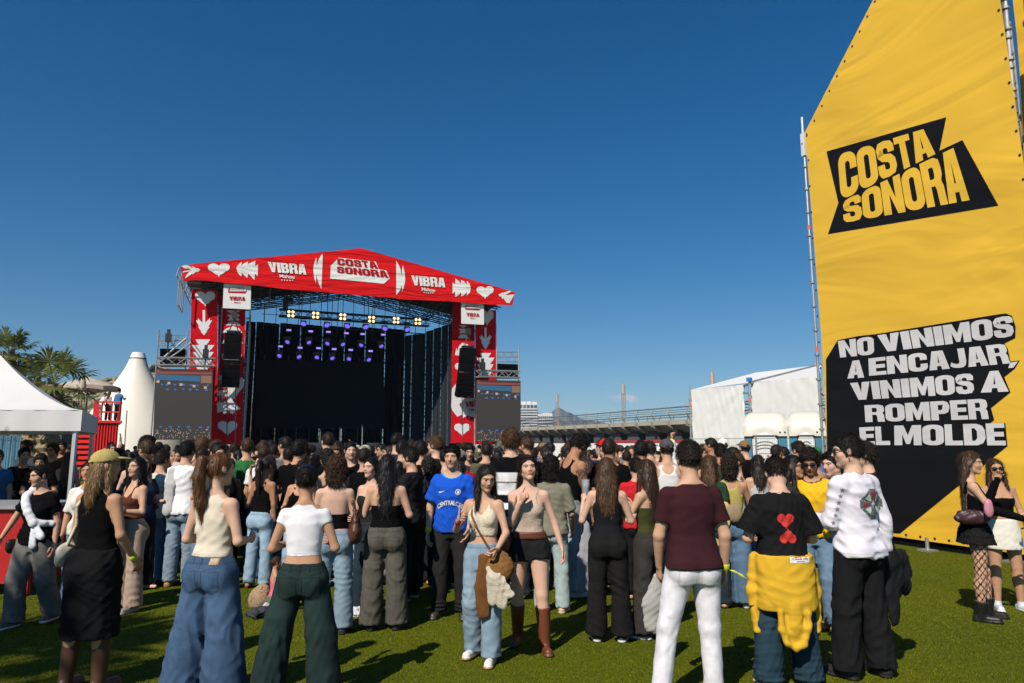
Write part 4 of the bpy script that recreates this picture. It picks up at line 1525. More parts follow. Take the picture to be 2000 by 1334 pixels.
LET = {
 'C': (.92, cshape()),
 'O': (.96, O_),
 'S': (.92, [[(0, .38), (.36, .38), (.38, .24), (.5, .20), (.5, 0), (.16, .03), (.02, .15)], [(.5, .20), (.62, .22), (.64, .33), (.56, .40), (.78, .60), (.97, .46), (1, .22), (.86, .04), (.5, 0)], [(.56, .40), (.24, .46), (.05, .58), (.22, .80), (.42, .64), (.78, .60)],
             [(.05, .58), (0, .80), (.14, .96), (.5, 1), (.5, .80), (.38, .78), (.36, .70), (.42, .64), (.22, .62)], [(.5, .80), (.5, 1), (.84, .97), (.98, .85), (.98, .66), (.64, .66), (.62, .77)]]),
 'T': (.80, [[(0, 1), (0, .80), (.31, .80), (.31, 0), (.69, 0), (.69, .80), (1, .80), (1, 1)]]),
 'A': (.98, [[(0, 0), (.22, 1), (.50, 1), (.50, .80), (.46, .36), (.42, .36), (.40, .19), (.38, 0)], [(.50, 1), (.78, 1), (1, 0), (.62, 0), (.60, .19), (.58, .36), (.54, .36), (.50, .80)], [(.40, .19), (.42, .36), (.58, .36), (.60, .19)]]),
 'N': (1.0, [[(0, 0), (0, 1), (.36, 1), (.64, .42), (.64, 1), (1, 1), (1, 0), (.66, 0), (.36, .58), (.36, 0)]]),
 'R': (.98, [[(0, 0), (0, 1), (.37, 1), (.37, 0)], [(.37, 1), (.70, 1), (.70, .82), (.37, .82)], [(.70, 1), (.94, .93), (.99, .78), (.62, .76), (.58, .82), (.70, .82)], [(.99, .78), (.99, .62), (.90, .50), (.56, .56), (.62, .62), (.62, .76)], [(.90, .50), (.97, .40), (1, 0), (.64, 0), (.61, .34), (.56, .42), (.37, .42), (.37, .57), (.56, .57)]]),
 'V': (.98, [[(0, 1), (.40, 1), (.50, .42), (.60, 1), (1, 1), (.70, 0), (.30, 0)]]),
 'I': (.40, [[(0, 0), (0, 1), (1, 1), (1, 0)]]),
 'M': (1.22, [[(0, 0), (0, 1), (.34, 1), (.50, .50), (.66, 1), (1, 1), (1, 0), (.71, 0), (.71, .56), (.57, .06), (.43, .06), (.29, .56), (.29, 0)]]),
 'E': (.84, [[(0, 0), (0, 1), (1, 1), (1, .79), (.42, .79), (.42, .61), (.94, .61), (.94, .40), (.42, .40), (.42, .21), (1, .21), (1, 0)]]),
 'J': (.80, [[(.58, 1), (1, 1), (1, .32), (.93, .12), (.75, .02), (.5, 0), (.2, .03), (0, .12), (.08, .32), (.3, .22), (.5, .21), (.58, .30)]]),
 'P': (.94, [[(0, 0), (0, 1), (.40, 1), (.40, 0)], [(.40, 1), (.72, 1), (.70, .80), (.40, .80)], [(.70, .80), (.72, 1), (.93, .92), (1, .75), (1, .60), (.63, .62), (.64, .74)], [(.63, .62), (1, .60), (.92, .41), (.72, .33), (.40, .33), (.40, .53), (.57, .53)]]),
 'L': (.80, [[(0, 0), (0, 1), (.42, 1), (.42, .22), (1, .22), (1, 0)]]),
 'D': (.98, [[(0, 0), (0, 1), (.38, 1), (.38, 0)], [(.38, 1), (.62, 1), (.52, .79), (.38, .79)], [(.62, 1), (.88, .90), (1, .68), (.62, .66), (.52, .79)], [(1, .68), (1, .32), (.62, .34), (.62, .66)], [(1, .32), (.88, .10), (.62, 0), (.52, .21), (.62, .34)], [(.62, 0), (.38, 0), (.38, .21), (.52, .21)]]),
 'B': (.96, [[(0, 0), (0, 1), (.38, 1), (.38, 0)], [(.38, 1), (.70, 1), (.62, .80), (.38, .80)], [(.70, 1), (.92, .92), (.97, .74), (.62, .70), (.62, .80)], [(.97, .74), (.93, .60), (.80, .52), (.56, .60), (.62, .70)], [(.38, .60), (.56, .60), (.80, .52), (.56, .40), (.38, .40)], [(.80, .52), (.96, .42), (1, .26), (.64, .28), (.56, .40)], [(1, .26), (.93, .08), (.70, 0), (.56, .20), (.64, .28)], [(.70, 0), (.38, 0), (.38, .20), (.56, .20)]]),
}
heavy(mb, 'COSTA', [Q1(268, 840), Q1(757, 694), Q1(800, 836), Q1(288, 1088)])
heavy(mb, 'SONORA', [Q1(297, 1090), Q1(920, 792), Q1(986, 1086), Q1(300, 1212)])
fr.part(mb, 'logo_lettering', YEL)
mb = MB()
flat_on(mb, [(1617.5, 1029), (1613.5, 702)] + [Q2(*p) for p in [(268, 512), (380, 490), (470, 480), (1140, 372), (1180, 367), (1214, 380), (1234, 440), (1232, 500), (1172, 530), (1192, 560), (1206, 628), (1256, 622), (1228, 668), (1172, 712), (1206, 795), (1100, 880), (1118, 945), (1088, 968), (1178, 962), (1190, 1090)]] + [(1967, 872), (1758, 1042)], wp, L1)
fr.part(mb, 'slogan_ground', BLK)
mb = MB()
TX = [('NO', [(270, 517), (464, 490), (468, 590), (283, 607)]), ('VINIMOS', [(484, 486), (1218, 376), (1228, 492), (506, 578)]),
      ('A', [(336, 626), (400, 618), (414, 715), (322, 721)]), ('ENCAJAR', [(436, 612), (1180, 530), (1206, 638), (440, 706)]),
      ('VINIMOS', [(336, 745), (1004, 690), (1012, 802), (352, 838)]), ('A', [(1076, 682), (1160, 676), (1198, 791), (1046, 797)]),
      ('ROMPER', [(414, 866), (1078, 829), (1090, 940), (420, 957)]), ('EL', [(386, 986), (548, 978), (555, 1081), (393, 1082)]), ('MOLDE', [(576, 976), (1172, 962), (1183, 1083), (578, 1082)])]
for body, q in TX:
 heavy(mb, body, [Q2(*p) for p in q], .05)
flat_on(mb, [Q2(*p) for p in [(1205, 634), (1248, 628), (1222, 662), (1196, 664)]], wp, L2)
fr.part(mb, 'slogan_lettering', WHT)
# eyelets along the edges
mb = MB()
def eyelets(a, b, n, dx, dy):
 for k in range(n):
  c = wp(a[0] + (b[0] - a[0]) * k / (n - 1) + dx, a[1] + (b[1] - a[1]) * k / (n - 1) + dy) + WN * .004
  mb.prism([c + WU * .022 * math.cos(t) + Vector((0, 0, .022 * math.sin(t))) for t in np.linspace(0, 5.5, 8)], WN * .003)
eyelets((1617, 1024), (1572, 262), 16, 4, 0); eyelets((1572, 262), (1705, 0), 10, 4, 3); eyelets((1630, 1032), (2050, 1088), 16, 0, -6); eyelets((1955, 20), (2003, 350), 8, -4, 0)
fr.part(mb, 'eyelets', M_DARKMETAL)
# black skirt under the sheet, ties along the lower hem
mb = MB()
P = [wp(1617, 1028), wp(2064, 1090)]
mb.prism([P[0] - WN * .06, P[1] - WN * .06, Vector((P[1].x, P[1].y, 0.0)) - WN * .06, Vector((P[0].x, P[0].y, 0.0)) - WN * .06], -WN * .02)
fr.part(mb, 'black_skirt', M_BLACK)
# scaffold that carries it: standards at the left end, the tower at the right end, rails behind
mb, tp, cp = MB(), MB(), MB()
def pole(px0, py0, px1, py1, off, r=.03, marks=()):
 a, b = on_plane(px0, py0, W0 + WN * off, WN), on_plane(px1, py1, W0 + WN * off, WN)
 a.z = max(a.z, 0.0)
 mb.tube([a, b], r, 8)
 n = int((b - a).length / .5)
 for i in range(1, n):
  q = a.lerp(b, i / n)
  cp.tube([q - Vector((0, 0, .02)), q + Vector((0, 0, .02))], r * 1.9, 8)
 for t in marks:
  q = a.lerp(b, t); d = (b - a).normalized()
  tp.tube([q, q + d * .10], r * 1.12, 8)
 return a, b
pole(1618, 1040, 1567, 238, -.06, .028, (.42, .72))
# guy edge along the gable
mb.tube([wp(1568, 262) - WN * .1, wp(1706, -4) - WN * .1, wp(1832, -222) - WN * .1], .03, 8)
# right tower
ta, tb = pole(2052, 1092, 1958, -40, -.20, .036, (.60, .83))
for off in (-.20, -.95):
 for dx in (0, 46):
  pole(2052 + dx, 1096, 1958 + dx, -60, off, .034)
base = W0 + WU * ((wp(2030, 700) - W0).dot(WU))
for k in range(11):
 z = .6 + .95 * k
 q = lambda px, off: on_plane(2052 + px - 94 * min(1.1, (z / 9.6)), 700, W0 + WN * off, WN)
 c = [q(0, -.2), q(46, -.2), q(46, -.95), q(0, -.95)]
 c = [Vector((v.x, v.y, z)) for v in c]
 for i in range(4):
  mb.tube([c[i], c[(i + 1) % 4]], .024, 6)
  if k % 2 == i % 2:
   d = c[(i + 1) % 4] + Vector((0, 0, .95)); mb.tube([c[i], d], .02, 6)
# back frame that holds the sheet
for i in range(5):
 q = wp(1640 + i * 85, 1000); q = Vector((q.x, q.y, 0)) - WN * .5
 h = 7.4 + 1.1 * i
 mb.tube([q, q + Vector((0, 0, h))], .03, 6)
 mb.tube([q + Vector((0, 0, h * .7)), q - WN * 2.4], .03, 6)
fr.part(mb, 'scaffold_tubes', M_METAL, smooth=True); fr.part(cp, 'couplers', mat('coupler_steel', (.30, .31, .31), .5, .6, .2), smooth=True); fr.part(tp, 'tape_marks', M_ORANGE)
mb = MB(); q = wp(1566, 282) - WN * .05; mb.box(q, (.09, .07, .50), wrz); mb.tube([q + Vector((0, 0, .2)), q + Vector((0, 0, .62))], .022, 6)
fr.part(mb, 'antenna_box', mat('white_plastic', (.72, .72, .70), .4))
mb = MB()
for px, py in ((1822, 1076), (1990, 1098)):
 q = at_ground(px, py) + WN * .12; mb.tube([q, q + Vector((0, 0, .22))], .03, 8); mb.box(q + Vector((0, 0, .015)), (.22, .22, .03), wrz)
fr.part(mb, 'base_plates', M_METAL)
# the second sheet round the corner
qa = W0 + WU * ((wp(2000, 300) - W0).dot(WU))
n2 = W0 - WN * 1.15
def wp2(px, py): return on_plane(px, py, n2, WN)
f2 = Frame('yellow_banner', Vector((*wp2(2060, 900).xy, 0)), wrz, 'second yellow banner sheet past the scaffold tower at the frame edge', 'banner')
mb = MB(); mb.prism([wp2(*p) for p in [(1971, -60), (1986, 70), (1993, 160), (2000, 320), (2070, 1085), (2420, 1130), (2300, -60)]], -WN * .012)
f2.part(mb, 'yellow_sheet', YEL)
mb = MB(); pa = wp2(2080, 1086); pa.z = 0
for t in (0, .9, 1.8): mb.tube([pa + WU * t - WN * .1, pa + WU * t - WN * .1 + Vector((0, 0, 9))], .03, 6)
f2.part(mb, 'scaffold_tubes', M_METAL)

# ------------------------------------------------------------------ stage
SA, SB = at_depth(352, 700, 47.5), at_depth(1005, 700, 55.5)
SU = Vector((SB.x - SA.x, SB.y - SA.y, 0)).normalized()
SV = Vector((-SU.y, SU.x, 0))                           # towards the back of the stage
SW = Vector((SB.x - SA.x, SB.y - SA.y, 0)).length
SRZ = math.atan2(SU.y, SU.x)
S0 = Vector((SA.x, SA.y, 0))
def sp(px, py, v=0.0): return on_plane(px, py, S0 + SV * v, SV)
def spv(v): return lambda px, py: sp(px, py, v)
def sl(u, v, z): return S0 + SU * u + SV * v + Vector((0, 0, z))
K6 = lambda x, y: (280 + x / 3.1025, 460 + y / 3.1025)
K7 = lambda x, y: (640 + x / 3.1024, 460 + y / 3.1024)
KA = lambda x, y: (340 + x / 8.895, 470 + y / 8.895)
KB = lambda x, y: (560 + x / 8.895, 470 + y / 8.895)
KC = lambda x, y: (780 + x / 8.333, 500 + y / 8.333)
KD = lambda x, y: (290 + x / 5.129, 620 + y / 5.129)
KE = lambda x, y: (860 + x / 4.765, 600 + y / 4.765)

def cloth_print(name, col, dist=.25, st=.6, rough=.55):
 m, nt, b = new_mat(name)
 N, L = nt.nodes, nt.links
 g = N.new('ShaderNodeNewGeometry')
 mp = N.new('ShaderNodeMapping'); mp.inputs['Rotation'].default_value = (R(6), R(8), -SRZ); mp.inputs['Scale'].default_value = (.22, .22, 1.6)
 L.new(g.outputs['Position'], mp.inputs['Vector'])
 z = N.new('ShaderNodeTexNoise'); z.inputs['Scale'].default_value = 1.0; z.inputs['Detail'].default_value = 4; z.inputs['Distortion'].default_value = .8
 L.new(mp.outputs[0], z.inputs['Vector'])
 bp = N.new('ShaderNodeBump'); bp.inputs['Strength'].default_value = st; bp.inputs['Distance'].default_value = dist
 L.new(z.outputs[0], bp.inputs['Height']); L.new(bp.outputs[0], b.inputs['Normal'])
 b.inputs['Base Color'].default_value = (*col, 1); b.inputs['Roughness'].default_value = .85; b.inputs['Specular IOR Level'].default_value = .08
 return m
RED = cloth_print('red_print', (.66, .010, .012), .35, .7)
RED2 = cloth_print('red_banner_print', (.58, .006, .012), .12, .4)
WPR = cloth_print('white_stage_print', (.72, .71, .69), .30, .6)
WPR2 = cloth_print('white_banner_print', (.72, .72, .74), .10, .4)
DRD = cloth_print('dark_red_lettering', (.42, .006, .014), .1, .3)

st = Frame('festival_stage', S0, SRZ, 'large black festival stage under a gabled roof with a red printed fascia', 'stage')
top_l = [KA(118, 440), KA(420, 396), KA(910, 350), KA(1390, 306), KA(1850, 264), KB(130, 243), KB(570, 202), KB(1010, 160), KB(1295, 130)]
top_r = [KC(0, 50), KC(430, 170), KC(920, 312), KC(1280, 415), KC(1700, 535), KC(1885, 590)]
bot = [KC(1840, 800), KC(1480, 790), KC(1180, 765), KC(820, 740), KC(500, 722), KC(0, 703), KB(1900, 1000), KB(1300, 950), KB(600, 890), KB(0, 845), KA(1500, 785), KA(1000, 742), KA(600, 700), KA(380, 684), KA(230, 696), KA(160, 718)]
mb = MB(); mb.prism([sp(*p) for p in top_l + top_r + bot], SV * .05); st.part(mb, 'red_fascia', RED)
FO = -SV * .03
def dd(pts, K):
 mb = MB(); flat_on(mb, [K(*p) for p in pts], spv(0), FO); st.part(mb, 'fascia_shape', WPR)
dd([(130, 445), (190, 425), (260, 440), (330, 480), (310, 440), (395, 488), (400, 470), (458, 510), (400, 555), (395, 535), (320, 590), (330, 565), (250, 620), (205, 655), (190, 640), (250, 560), (280, 535), (155, 555), (148, 535), (300, 510), (240, 480), (200, 490), (150, 465)], KA)
def heart(cx, cy, w, h, K, jag=7, skew=0):
 """heart with a torn lower edge"""
 P = []
 n = 26
 for k in range(n + 1):
  t = -math.pi + 2 * math.pi * k / n
  x = 16 * math.sin(t) ** 3 / 17; y = -(13 * math.cos(t) - 5 * math.cos(2 * t) - 2 * math.cos(3 * t) - math.cos(4 * t)) / 17
  j = 1 + (.10 if (k % 2 and y > -.25) else 0)
  P.append((cx + x * w / 2 * j + skew * y, cy + (y * h / 2) * j + .0))
 dd_pts = P[:-1]
 return dd_pts
dd(heart(778, 490, 410, 270, KA), KA)
dd([(1080, 470), (1110, 430), (1172, 368), (1168, 450), (1195, 410), (1285, 360), (1280, 425), (1300, 400), (1412, 350), (1408, 445), (1460, 412), (1452, 625), (1405, 575), (1395, 685), (1340, 620), (1290, 575), (1272, 650), (1220, 605), (1180, 560), (1165, 625), (1110, 565)], KA)
dd([(625, 228), (618, 480), (602, 840), (560, 760), (525, 640), (520, 580), (505, 740), (480, 660), (462, 540), (465, 450), (485, 370), (515, 290), (520, 440), (555, 330), (590, 265)], KB)
dd([(415, 152), (440, 200), (448, 250), (450, 210), (455, 180), (466, 225), (470, 270), (462, 310), (452, 340), (448, 300), (440, 330), (415, 363)], K7)
dd([(865, 425), (905, 465), (910, 365), (960, 405), (1000, 450), (1003, 388), (1050, 415), (1095, 470), (1097, 405), (1140, 450), (1160, 520), (1150, 590), (1095, 650), (1100, 585), (1050, 640), (1005, 660), (1003, 590), (960, 640), (910, 670), (905, 580), (865, 615)], KC)
dd(heart(1393, 575, 300, 235, KC), KC)
dd([(1610, 630), (1690, 590), (1680, 605), (1790, 565), (1828, 575), (1720, 640), (1875, 625), (1790, 770), (1745, 760), (1690, 690), (1670, 700), (1660, 660), (1630, 660)], KC)
dd([(755, 660), (765, 435), (870, 335), (905, 300), (1180, 330), (1545, 365), (1600, 500), (1730, 520), (1788, 660), (1685, 750)], KB)
dec = MB()
heavy(dec, 'VIBRA', [KA(1625, 372), (597, 517), (598.5, 537), KA(1660, 545)], .07, spv(0), FO * 2)
text_on(dec, 'Mahou', [KA(1830, 585), KB(130, 602), KB(135, 668), KA(1835, 645)], spv(0), FO * 2, .02, .97)
for k in range(5):
 c = (550.5 + k * 5.2, 547 + (0, .4, .9, .9, .5)[k] * .8)
 flat_on(dec, [(c[0] + 1.9 * math.cos(a * math.pi / 5 + .3) * (1 if a % 2 else .45), c[1] + 1.9 * math.sin(a * math.pi / 5 + .3) * (1 if a % 2 else .45)) for a in range(10)], spv(0), FO * 2)
st.part(dec, 'fascia_lettering', WPR); dec = MB()
heavy(dec, 'VIBRA', [KC(190, 318), KC(738, 362), KC(745, 515), KC(215, 478)], .07, spv(0), FO * 2)
text_on(dec, 'Mahou', [KC(360, 512), KC(580, 535), KC(580, 585), KC(362, 570)], spv(0), FO * 2, .02, .97)
for k in range(5):
 c = KC(400 + k * 36, 598 + (0, 4, 8, 6, 4)[k])
 flat_on(dec, [(c[0] + 1.7 * math.cos(a * math.pi / 5 + .3) * (1 if a % 2 else .45), c[1] + 1.7 * math.sin(a * math.pi / 5 + .3) * (1 if a % 2 else .45)) for a in range(10)], spv(0), FO * 2)
st.part(dec, 'fascia_lettering', WPR)
dec = MB()
heavy(dec, 'COSTA', [KB(875, 308), KB(1545, 370), KB(1590, 492), KB(880, 425)], .07, spv(0), FO * 2)
heavy(dec, 'SONORA', [KB(868, 448), KB(1725, 525), KB(1770, 650), KB(870, 560)], .07, spv(0), FO * 2)
st.part(dec, 'fascia_logo_lettering', DRD)
# roof skin: two slopes behind the fascia
A0, AP, B0 = sp(352, 520), sp(705, 490), sp(1004, 571)
RD = 12.0
mb = MB()
for (a, b) in ((A0, AP), (AP, B0)):
 P = [a + SV * .06, b + SV * .06, b + SV * RD, a + SV * RD]
 n = (b - a).cross(SV).normalized()
 if n.z > 0: n = -n
 mb.prism(P, n * .25)
st.part(mb, 'roof', mat('roof_sheet', (.050, .055, .052), .8, 0, .25, .6, .4, 3))
# left flank of the roof with its ribs
mb = MB()
for k in range(7):
 v = .6 + k * 1.9
 q = A0 + SV * v
 mb.tube([q + SU * (-.1) + Vector((0, 0, .1)), q + SU * (-.25) - Vector((0, 0, .55))], .05, 6)
 mb.tube([q - SU * .25 - Vector((0, 0, .55)), q + SU * 1.2 - Vector((0, 0, .55))], .04, 6)
q = A0 + SV * .5 - SU * .25 - Vector((0, 0, .55)); mb.tube([q, q + SV * 11.4], .05, 6)
q = A0 + SV * .5 - SU * .05 - Vector((0, 0, 2.6)); mb.tube([q, q + SV * 3], .05, 6);
for k in range(4): mb.tube([q + SV * k, q + SV * k + Vector((0, 0, 2.1))], .045, 6)
st.part(mb, 'eave_ribs', M_METAL)
# roof trusses
mb = MB()
zl = lambda u: (A0.z + (AP.z - A0.z) * u / ((AP - S0).dot(SU)) if u < (AP - S0).dot(SU) else AP.z + (B0.z - AP.z) * (u - (AP - S0).dot(SU)) / (SW - (AP - S0).dot(SU))) - .9
for v in (1.2, 3.0, 4.8, 6.6, 8.4, 10.2, 11.8):
 us = [.8, 4, 7.5, (AP - S0).dot(SU), 16.5, 20, SW - .8]
 for a, b in zip(us[:-1], us[1:]):
  truss(mb, sl(a, v, zl(a)), sl(b, v, zl(b)), .8, 1.1, .05, .03, n=5)
for u in (3, 5.2, 7.6, 10, (AP - S0).dot(SU), 15, 17.2, 19.4, 21.5):
 truss(mb, sl(u, 1.2, zl(u)), sl(u, 11.8, zl(u)), .7, 1.2, .045, .028, n=5)
for z in (11.2, 12.1):
 mb.tube([sl(5, 11.9, z), sl(SW - 5, 11.9, z)], .035, 5)
 mb.tube([sl(5, 8, z + .3), sl(SW - 5, 8, z + .3)], .025, 5)
for k in range(16):
 u = 5.2 + k * .95
 mb.tube([sl(u, 11.9, 9.5), sl(u, 11.9, zl(u))], .03, 5)
 if k % 3 == 0: mb.tube([sl(u, 6.5, 10.9), sl(u, 6.5, zl(u))], .03, 5)
st.part(mb, 'roof_trusses', M_DARKMETAL)
# scaffold towers left and right
mb = MB()
def tower(u0, u1, v0, v1, h, step=1.0):
 for u in (u0, u1):
  for v in (v0, v1):
   mb.tube([sl(u, v, 0), sl(u, v, h)], .05, 6)
 for k in range(int(h / step)):
  z = (k + 1) * step
  for (a, b) in (((u0, v0), (u1, v0)), ((u1, v0), (u1, v1)), ((u1, v1), (u0, v1)), ((u0, v1), (u0, v0))):
   mb.tube([sl(*a, z), sl(*b, z)], .035, 5)
   if k % 2: mb.tube([sl(*a, z), sl(*b, min(h, z + step))], .03, 5)
ux = lambda px, v=0.0: (sp(px, 760, v) - S0).dot(SU)
for (a, b, v) in ((366, 424, 1.7), (428, 480, 2.1), (884, 926, 2.1), (929, 969, 1.7)):
 mb = MB(); tower(ux(a, v), ux(b, v), v + .1, v + 2.4, 11.6); st.part(mb, 'scaffold_tower', M_METAL)
for a, b in ((366, 480), (884, 969)):
 mb = MB(); tower(ux(a, 4), ux(b, 4), 8.5, 11, 11.6); st.part(mb, 'scaffold_tower', M_METAL)
mb = MB();
mb.prism([sl(ux(490, 1.2), 1.2, 0), sl(ux(872, 1.2), 1.2, 0), sl(ux(872, 1.2), 1.2, 1.55), sl(ux(490, 1.2), 1.2, 1.55)], SV * 11)
st.part(mb, 'stage_deck', mat('stage_deck', (.012, .012, .013), .8, 0, .3, 2))
# drapes: back wall with the slits between its panels, right flank, left flank
ZT = 10.1
bx = [(477, 496), (497.4, 542.6), (544.2, 584), (585.6, 627.6), (629, 671), (672.4, 711.6), (713, 750.4), (752, 789.4)]
for (a, b) in bx:
 mb = MB(); P = [sp(a, 700, 11), sp(b, 700, 11)]
 n = 9; top, bo = [], []
 for k in range(n + 1):
  q = P[0].lerp(P[1], k / n) + SV * (.10 * math.sin(k * 2.4)); q0 = a + (b - a) * k / n
  mb.v += [(q.x, q.y, 0), (q.x, q.y, sp(a, 627 + (q0 - 482) * .05, 11).z)]
 mb.f = [[2 * k, 2 * k + 2, 2 * k + 3, 2 * k + 1] for k in range(n)]; mb.m = [0] * n
 st.part(mb, 'drape', M_BLACK)
cr = [(790.6, 803.2, 10.6), (804.2, 830.4, 9.5), (831.4, 845.2, 7.4), (846.2, 860.8, 5.8), (861.8, 874.3, 4.4), (875.2, 884, 3.2)]
for (a, b, v) in cr:
 mb = MB(); P = [sp(a, 700, v), sp(b, 700, v - 1.0)]
 n = 8
 for k in range(n + 1):
  q = P[0].lerp(P[1], k / n) + SV * (.10 * math.sin(k * 2.2))
  mb.v += [(q.x, q.y, 0), (q.x, q.y, 11.6)]
 mb.f = [[2 * k, 2 * k + 2, 2 * k + 3, 2 * k + 1] for k in range(n)]; mb.m = [0] * n
 st.part(mb, 'drape', mat('blue_black_drape', (.010, .014, .022), .85, 0, .2, 3))
mb = MB(); P = [sp(484, 700, 2.4), sp(478, 700, 10.6)]
mb.prism([Vector((P[0].x, P[0].y, 0)), Vector((P[1].x, P[1].y, 0)), Vector((P[1].x, P[1].y, 10.8)), Vector((P[0].x, P[0].y, 11.3))], SU * .05)
st.part(mb, 'drape', M_BLACK)
mb = MB()
for px in (497, 543.4, 584.8, 628.3, 671.7, 712.3, 751.2, 790, 803.7, 830.9, 845.7, 861.3):
 v = 12.3
 q = sp(px, 700, v); mb.tube([Vector((q.x - .05, q.y, 0)), Vector((q.x - .05, q.y, 11.8))], .04, 5)
 for k in range(26): z = .4 + .44 * k + .06 * math.sin(px * k); mb.tube([Vector((q.x - .35, q.y + .05, z)), Vector((q.x + .35, q.y + .05, z + .1 * math.sin(k)))], .07 + .05 * math.sin(px + k * 2.1), 5)
st.part(mb, 'back_scaffold', mat('weathered_steel', (.20, .15, .07), .6, .3, .4, 2))
# light truss and its hangers
mb = MB(); LV = 6.0
truss(mb, sp(545, 611, LV), sp(838, 631, LV), .55, .6, .05, .032)
for px, py in ((560, 560), (640, 566), (720, 575), (800, 590)): mb.tube([sp(px, 613 + (px - 545) * .068, LV), sp(px, py, LV)], .03, 5)

st.part(mb, 'light_truss', M_DARKMETAL)
for q in (560, 620, 680, 740):
 pass
mb = MB();
mb.prism([sp(500, 702, 9.8), sp(750, 706, 9.8), sp(751, 838, 9.8), sp(499, 836, 9.8)], SV * .15)
vw = Frame('video_wall', Vector((*sp(625, 700, 9.8).xy, 0)), SRZ, 'wide unlit dark navy video wall at the back of the stage', 'video wall')
vw.part(mb, 'screen_face', mat('idle_screen', (.0022, .0026, .0048), .6, spec=.12))
mb = MB()
for k in range(6):
 q = sp(510 + k * 47, 838, 10.0); mb.tube([Vector((q.x, q.y, 1.55)), Vector((q.x, q.y, 9.3))], .05, 6)
vw.part(mb, 'support_posts', M_DARKMETAL)

# lamps on the stage
def lamp_frame(name, p, label, cat, group): return Frame(name, p, SRZ, label, cat, group)
BL = [(568.2, 612.8), (616.5, 615.4), (669.5, 618.6), (725.7, 623.4), (773.8, 625.4), (816.3, 628)]
M_WARM = emit_mat('warm_bulb', (1.0, .72, .40), 1.7)
LP = ['leftmost', 'second', 'third', 'fourth', 'fifth', 'rightmost']
for i, q in enumerate(BL):
 c = sp(*q, LV - .45)
 f = lamp_frame('blinder_lamp', c, 'warm four-bulb blinder, %s of six on the stage light truss' % LP[i], 'stage light', 'blinders along the light truss')
 mb = MB(); mb.box(c + SV * .14, (.62, .20, .62), SRZ); mb.tube([c + SV * .15 + Vector((0, 0, .3)), c + SV * .3 + Vector((0, 0, .5))], .03, 6)
 f.part(mb, 'housing', mat('warm_housing', (.10, .05, .02), .5))
 for sx in (-1, 1):
  for sz in (-1, 1):
   mb = MB(); cc = c + SU * sx * .155 + Vector((0, 0, sz * .155))
   P = [cc + SU * .115 * math.cos(a * math.pi / 6) + Vector((0, 0, .115 * math.sin(a * math.pi / 6))) for a in range(12)]
   mb.prism(P, SV * .03); f.part(mb, 'bulb', M_WARM)
CI = [(592.7, 632.4), (638.8, 635), (678.5, 637), (714.5, 639), (751.8, 641.8), (795.7, 643.7), (561.4, 668), (603.6, 669), (639.4, 671), (670, 672.7), (705.4, 674.3), (745, 676.3), (545.6, 695), (584.3, 697), (619, 698), (649.3, 699.8), (681.6, 701), (720.6, 702.7)]
RC = [(564.3, 644.7), (607, 647), (641.6, 648.3), (676.6, 650.7), (708.3, 652.4), (748.6, 653.7), (547.8, 676.6), (586.2, 679), (622.3, 680), (652.7, 681.8), (685, 683.4), (723.8, 685.6)]
M_VIO = emit_mat('violet_lens', (.20, .13, .90), 1.0)
M_VIO2 = emit_mat('pale_violet_lens', (.42, .30, 1.0), 1.0)
for i, q in enumerate(CI):
 v = LV if i < 6 else 8.6
 c = sp(*q, v)
 row = ('top', 'middle', 'bottom')[i // 6]
 f = lamp_frame('moving_head', c, 'violet round moving head, %s of six in the %s row over the stage' % (LP[i % 6], row), 'stage light', 'violet moving heads over the stage')
 mb = MB(); r = .21 if i < 6 else .165
 mb.box(c + SV * .22 + Vector((0, 0, .05)), (.46, .36, .46), SRZ); mb.box(c + SV * .22 + Vector((0, 0, .52 if i < 6 else .38)), (.52, .34, .20), SRZ)
 f.part(mb, 'housing', M_DARKMETAL)
 mb = MB(); t = .5 if i % 2 else -.3
 P = [c + (SU * r * math.cos(a * math.pi / 8) + Vector((0, 0, r * .82 * math.sin(a * math.pi / 8) + t * .10 * math.cos(a * math.pi / 8)))) for a in range(16)]
 mb.prism(P, SV * .05); f.part(mb, 'lens', M_VIO)
for i, q in enumerate(RC):
 c = sp(*q, 8.6)
 f = lamp_frame('strobe_bar', c, 'pale violet strobe bar, %s of six in the %s row over the stage' % (LP[i % 6], ('upper', 'lower')[i // 6]), 'stage light', 'violet strobe bars over the stage')
 mb = MB(); mb.box(c + SV * .12, (.44, .16, .26), SRZ); f.part(mb, 'housing', M_DARKMETAL)
 mb = MB(); mb.box(c, (.36, .05, .13), SRZ); f.part(mb, 'lens', M_VIO2)
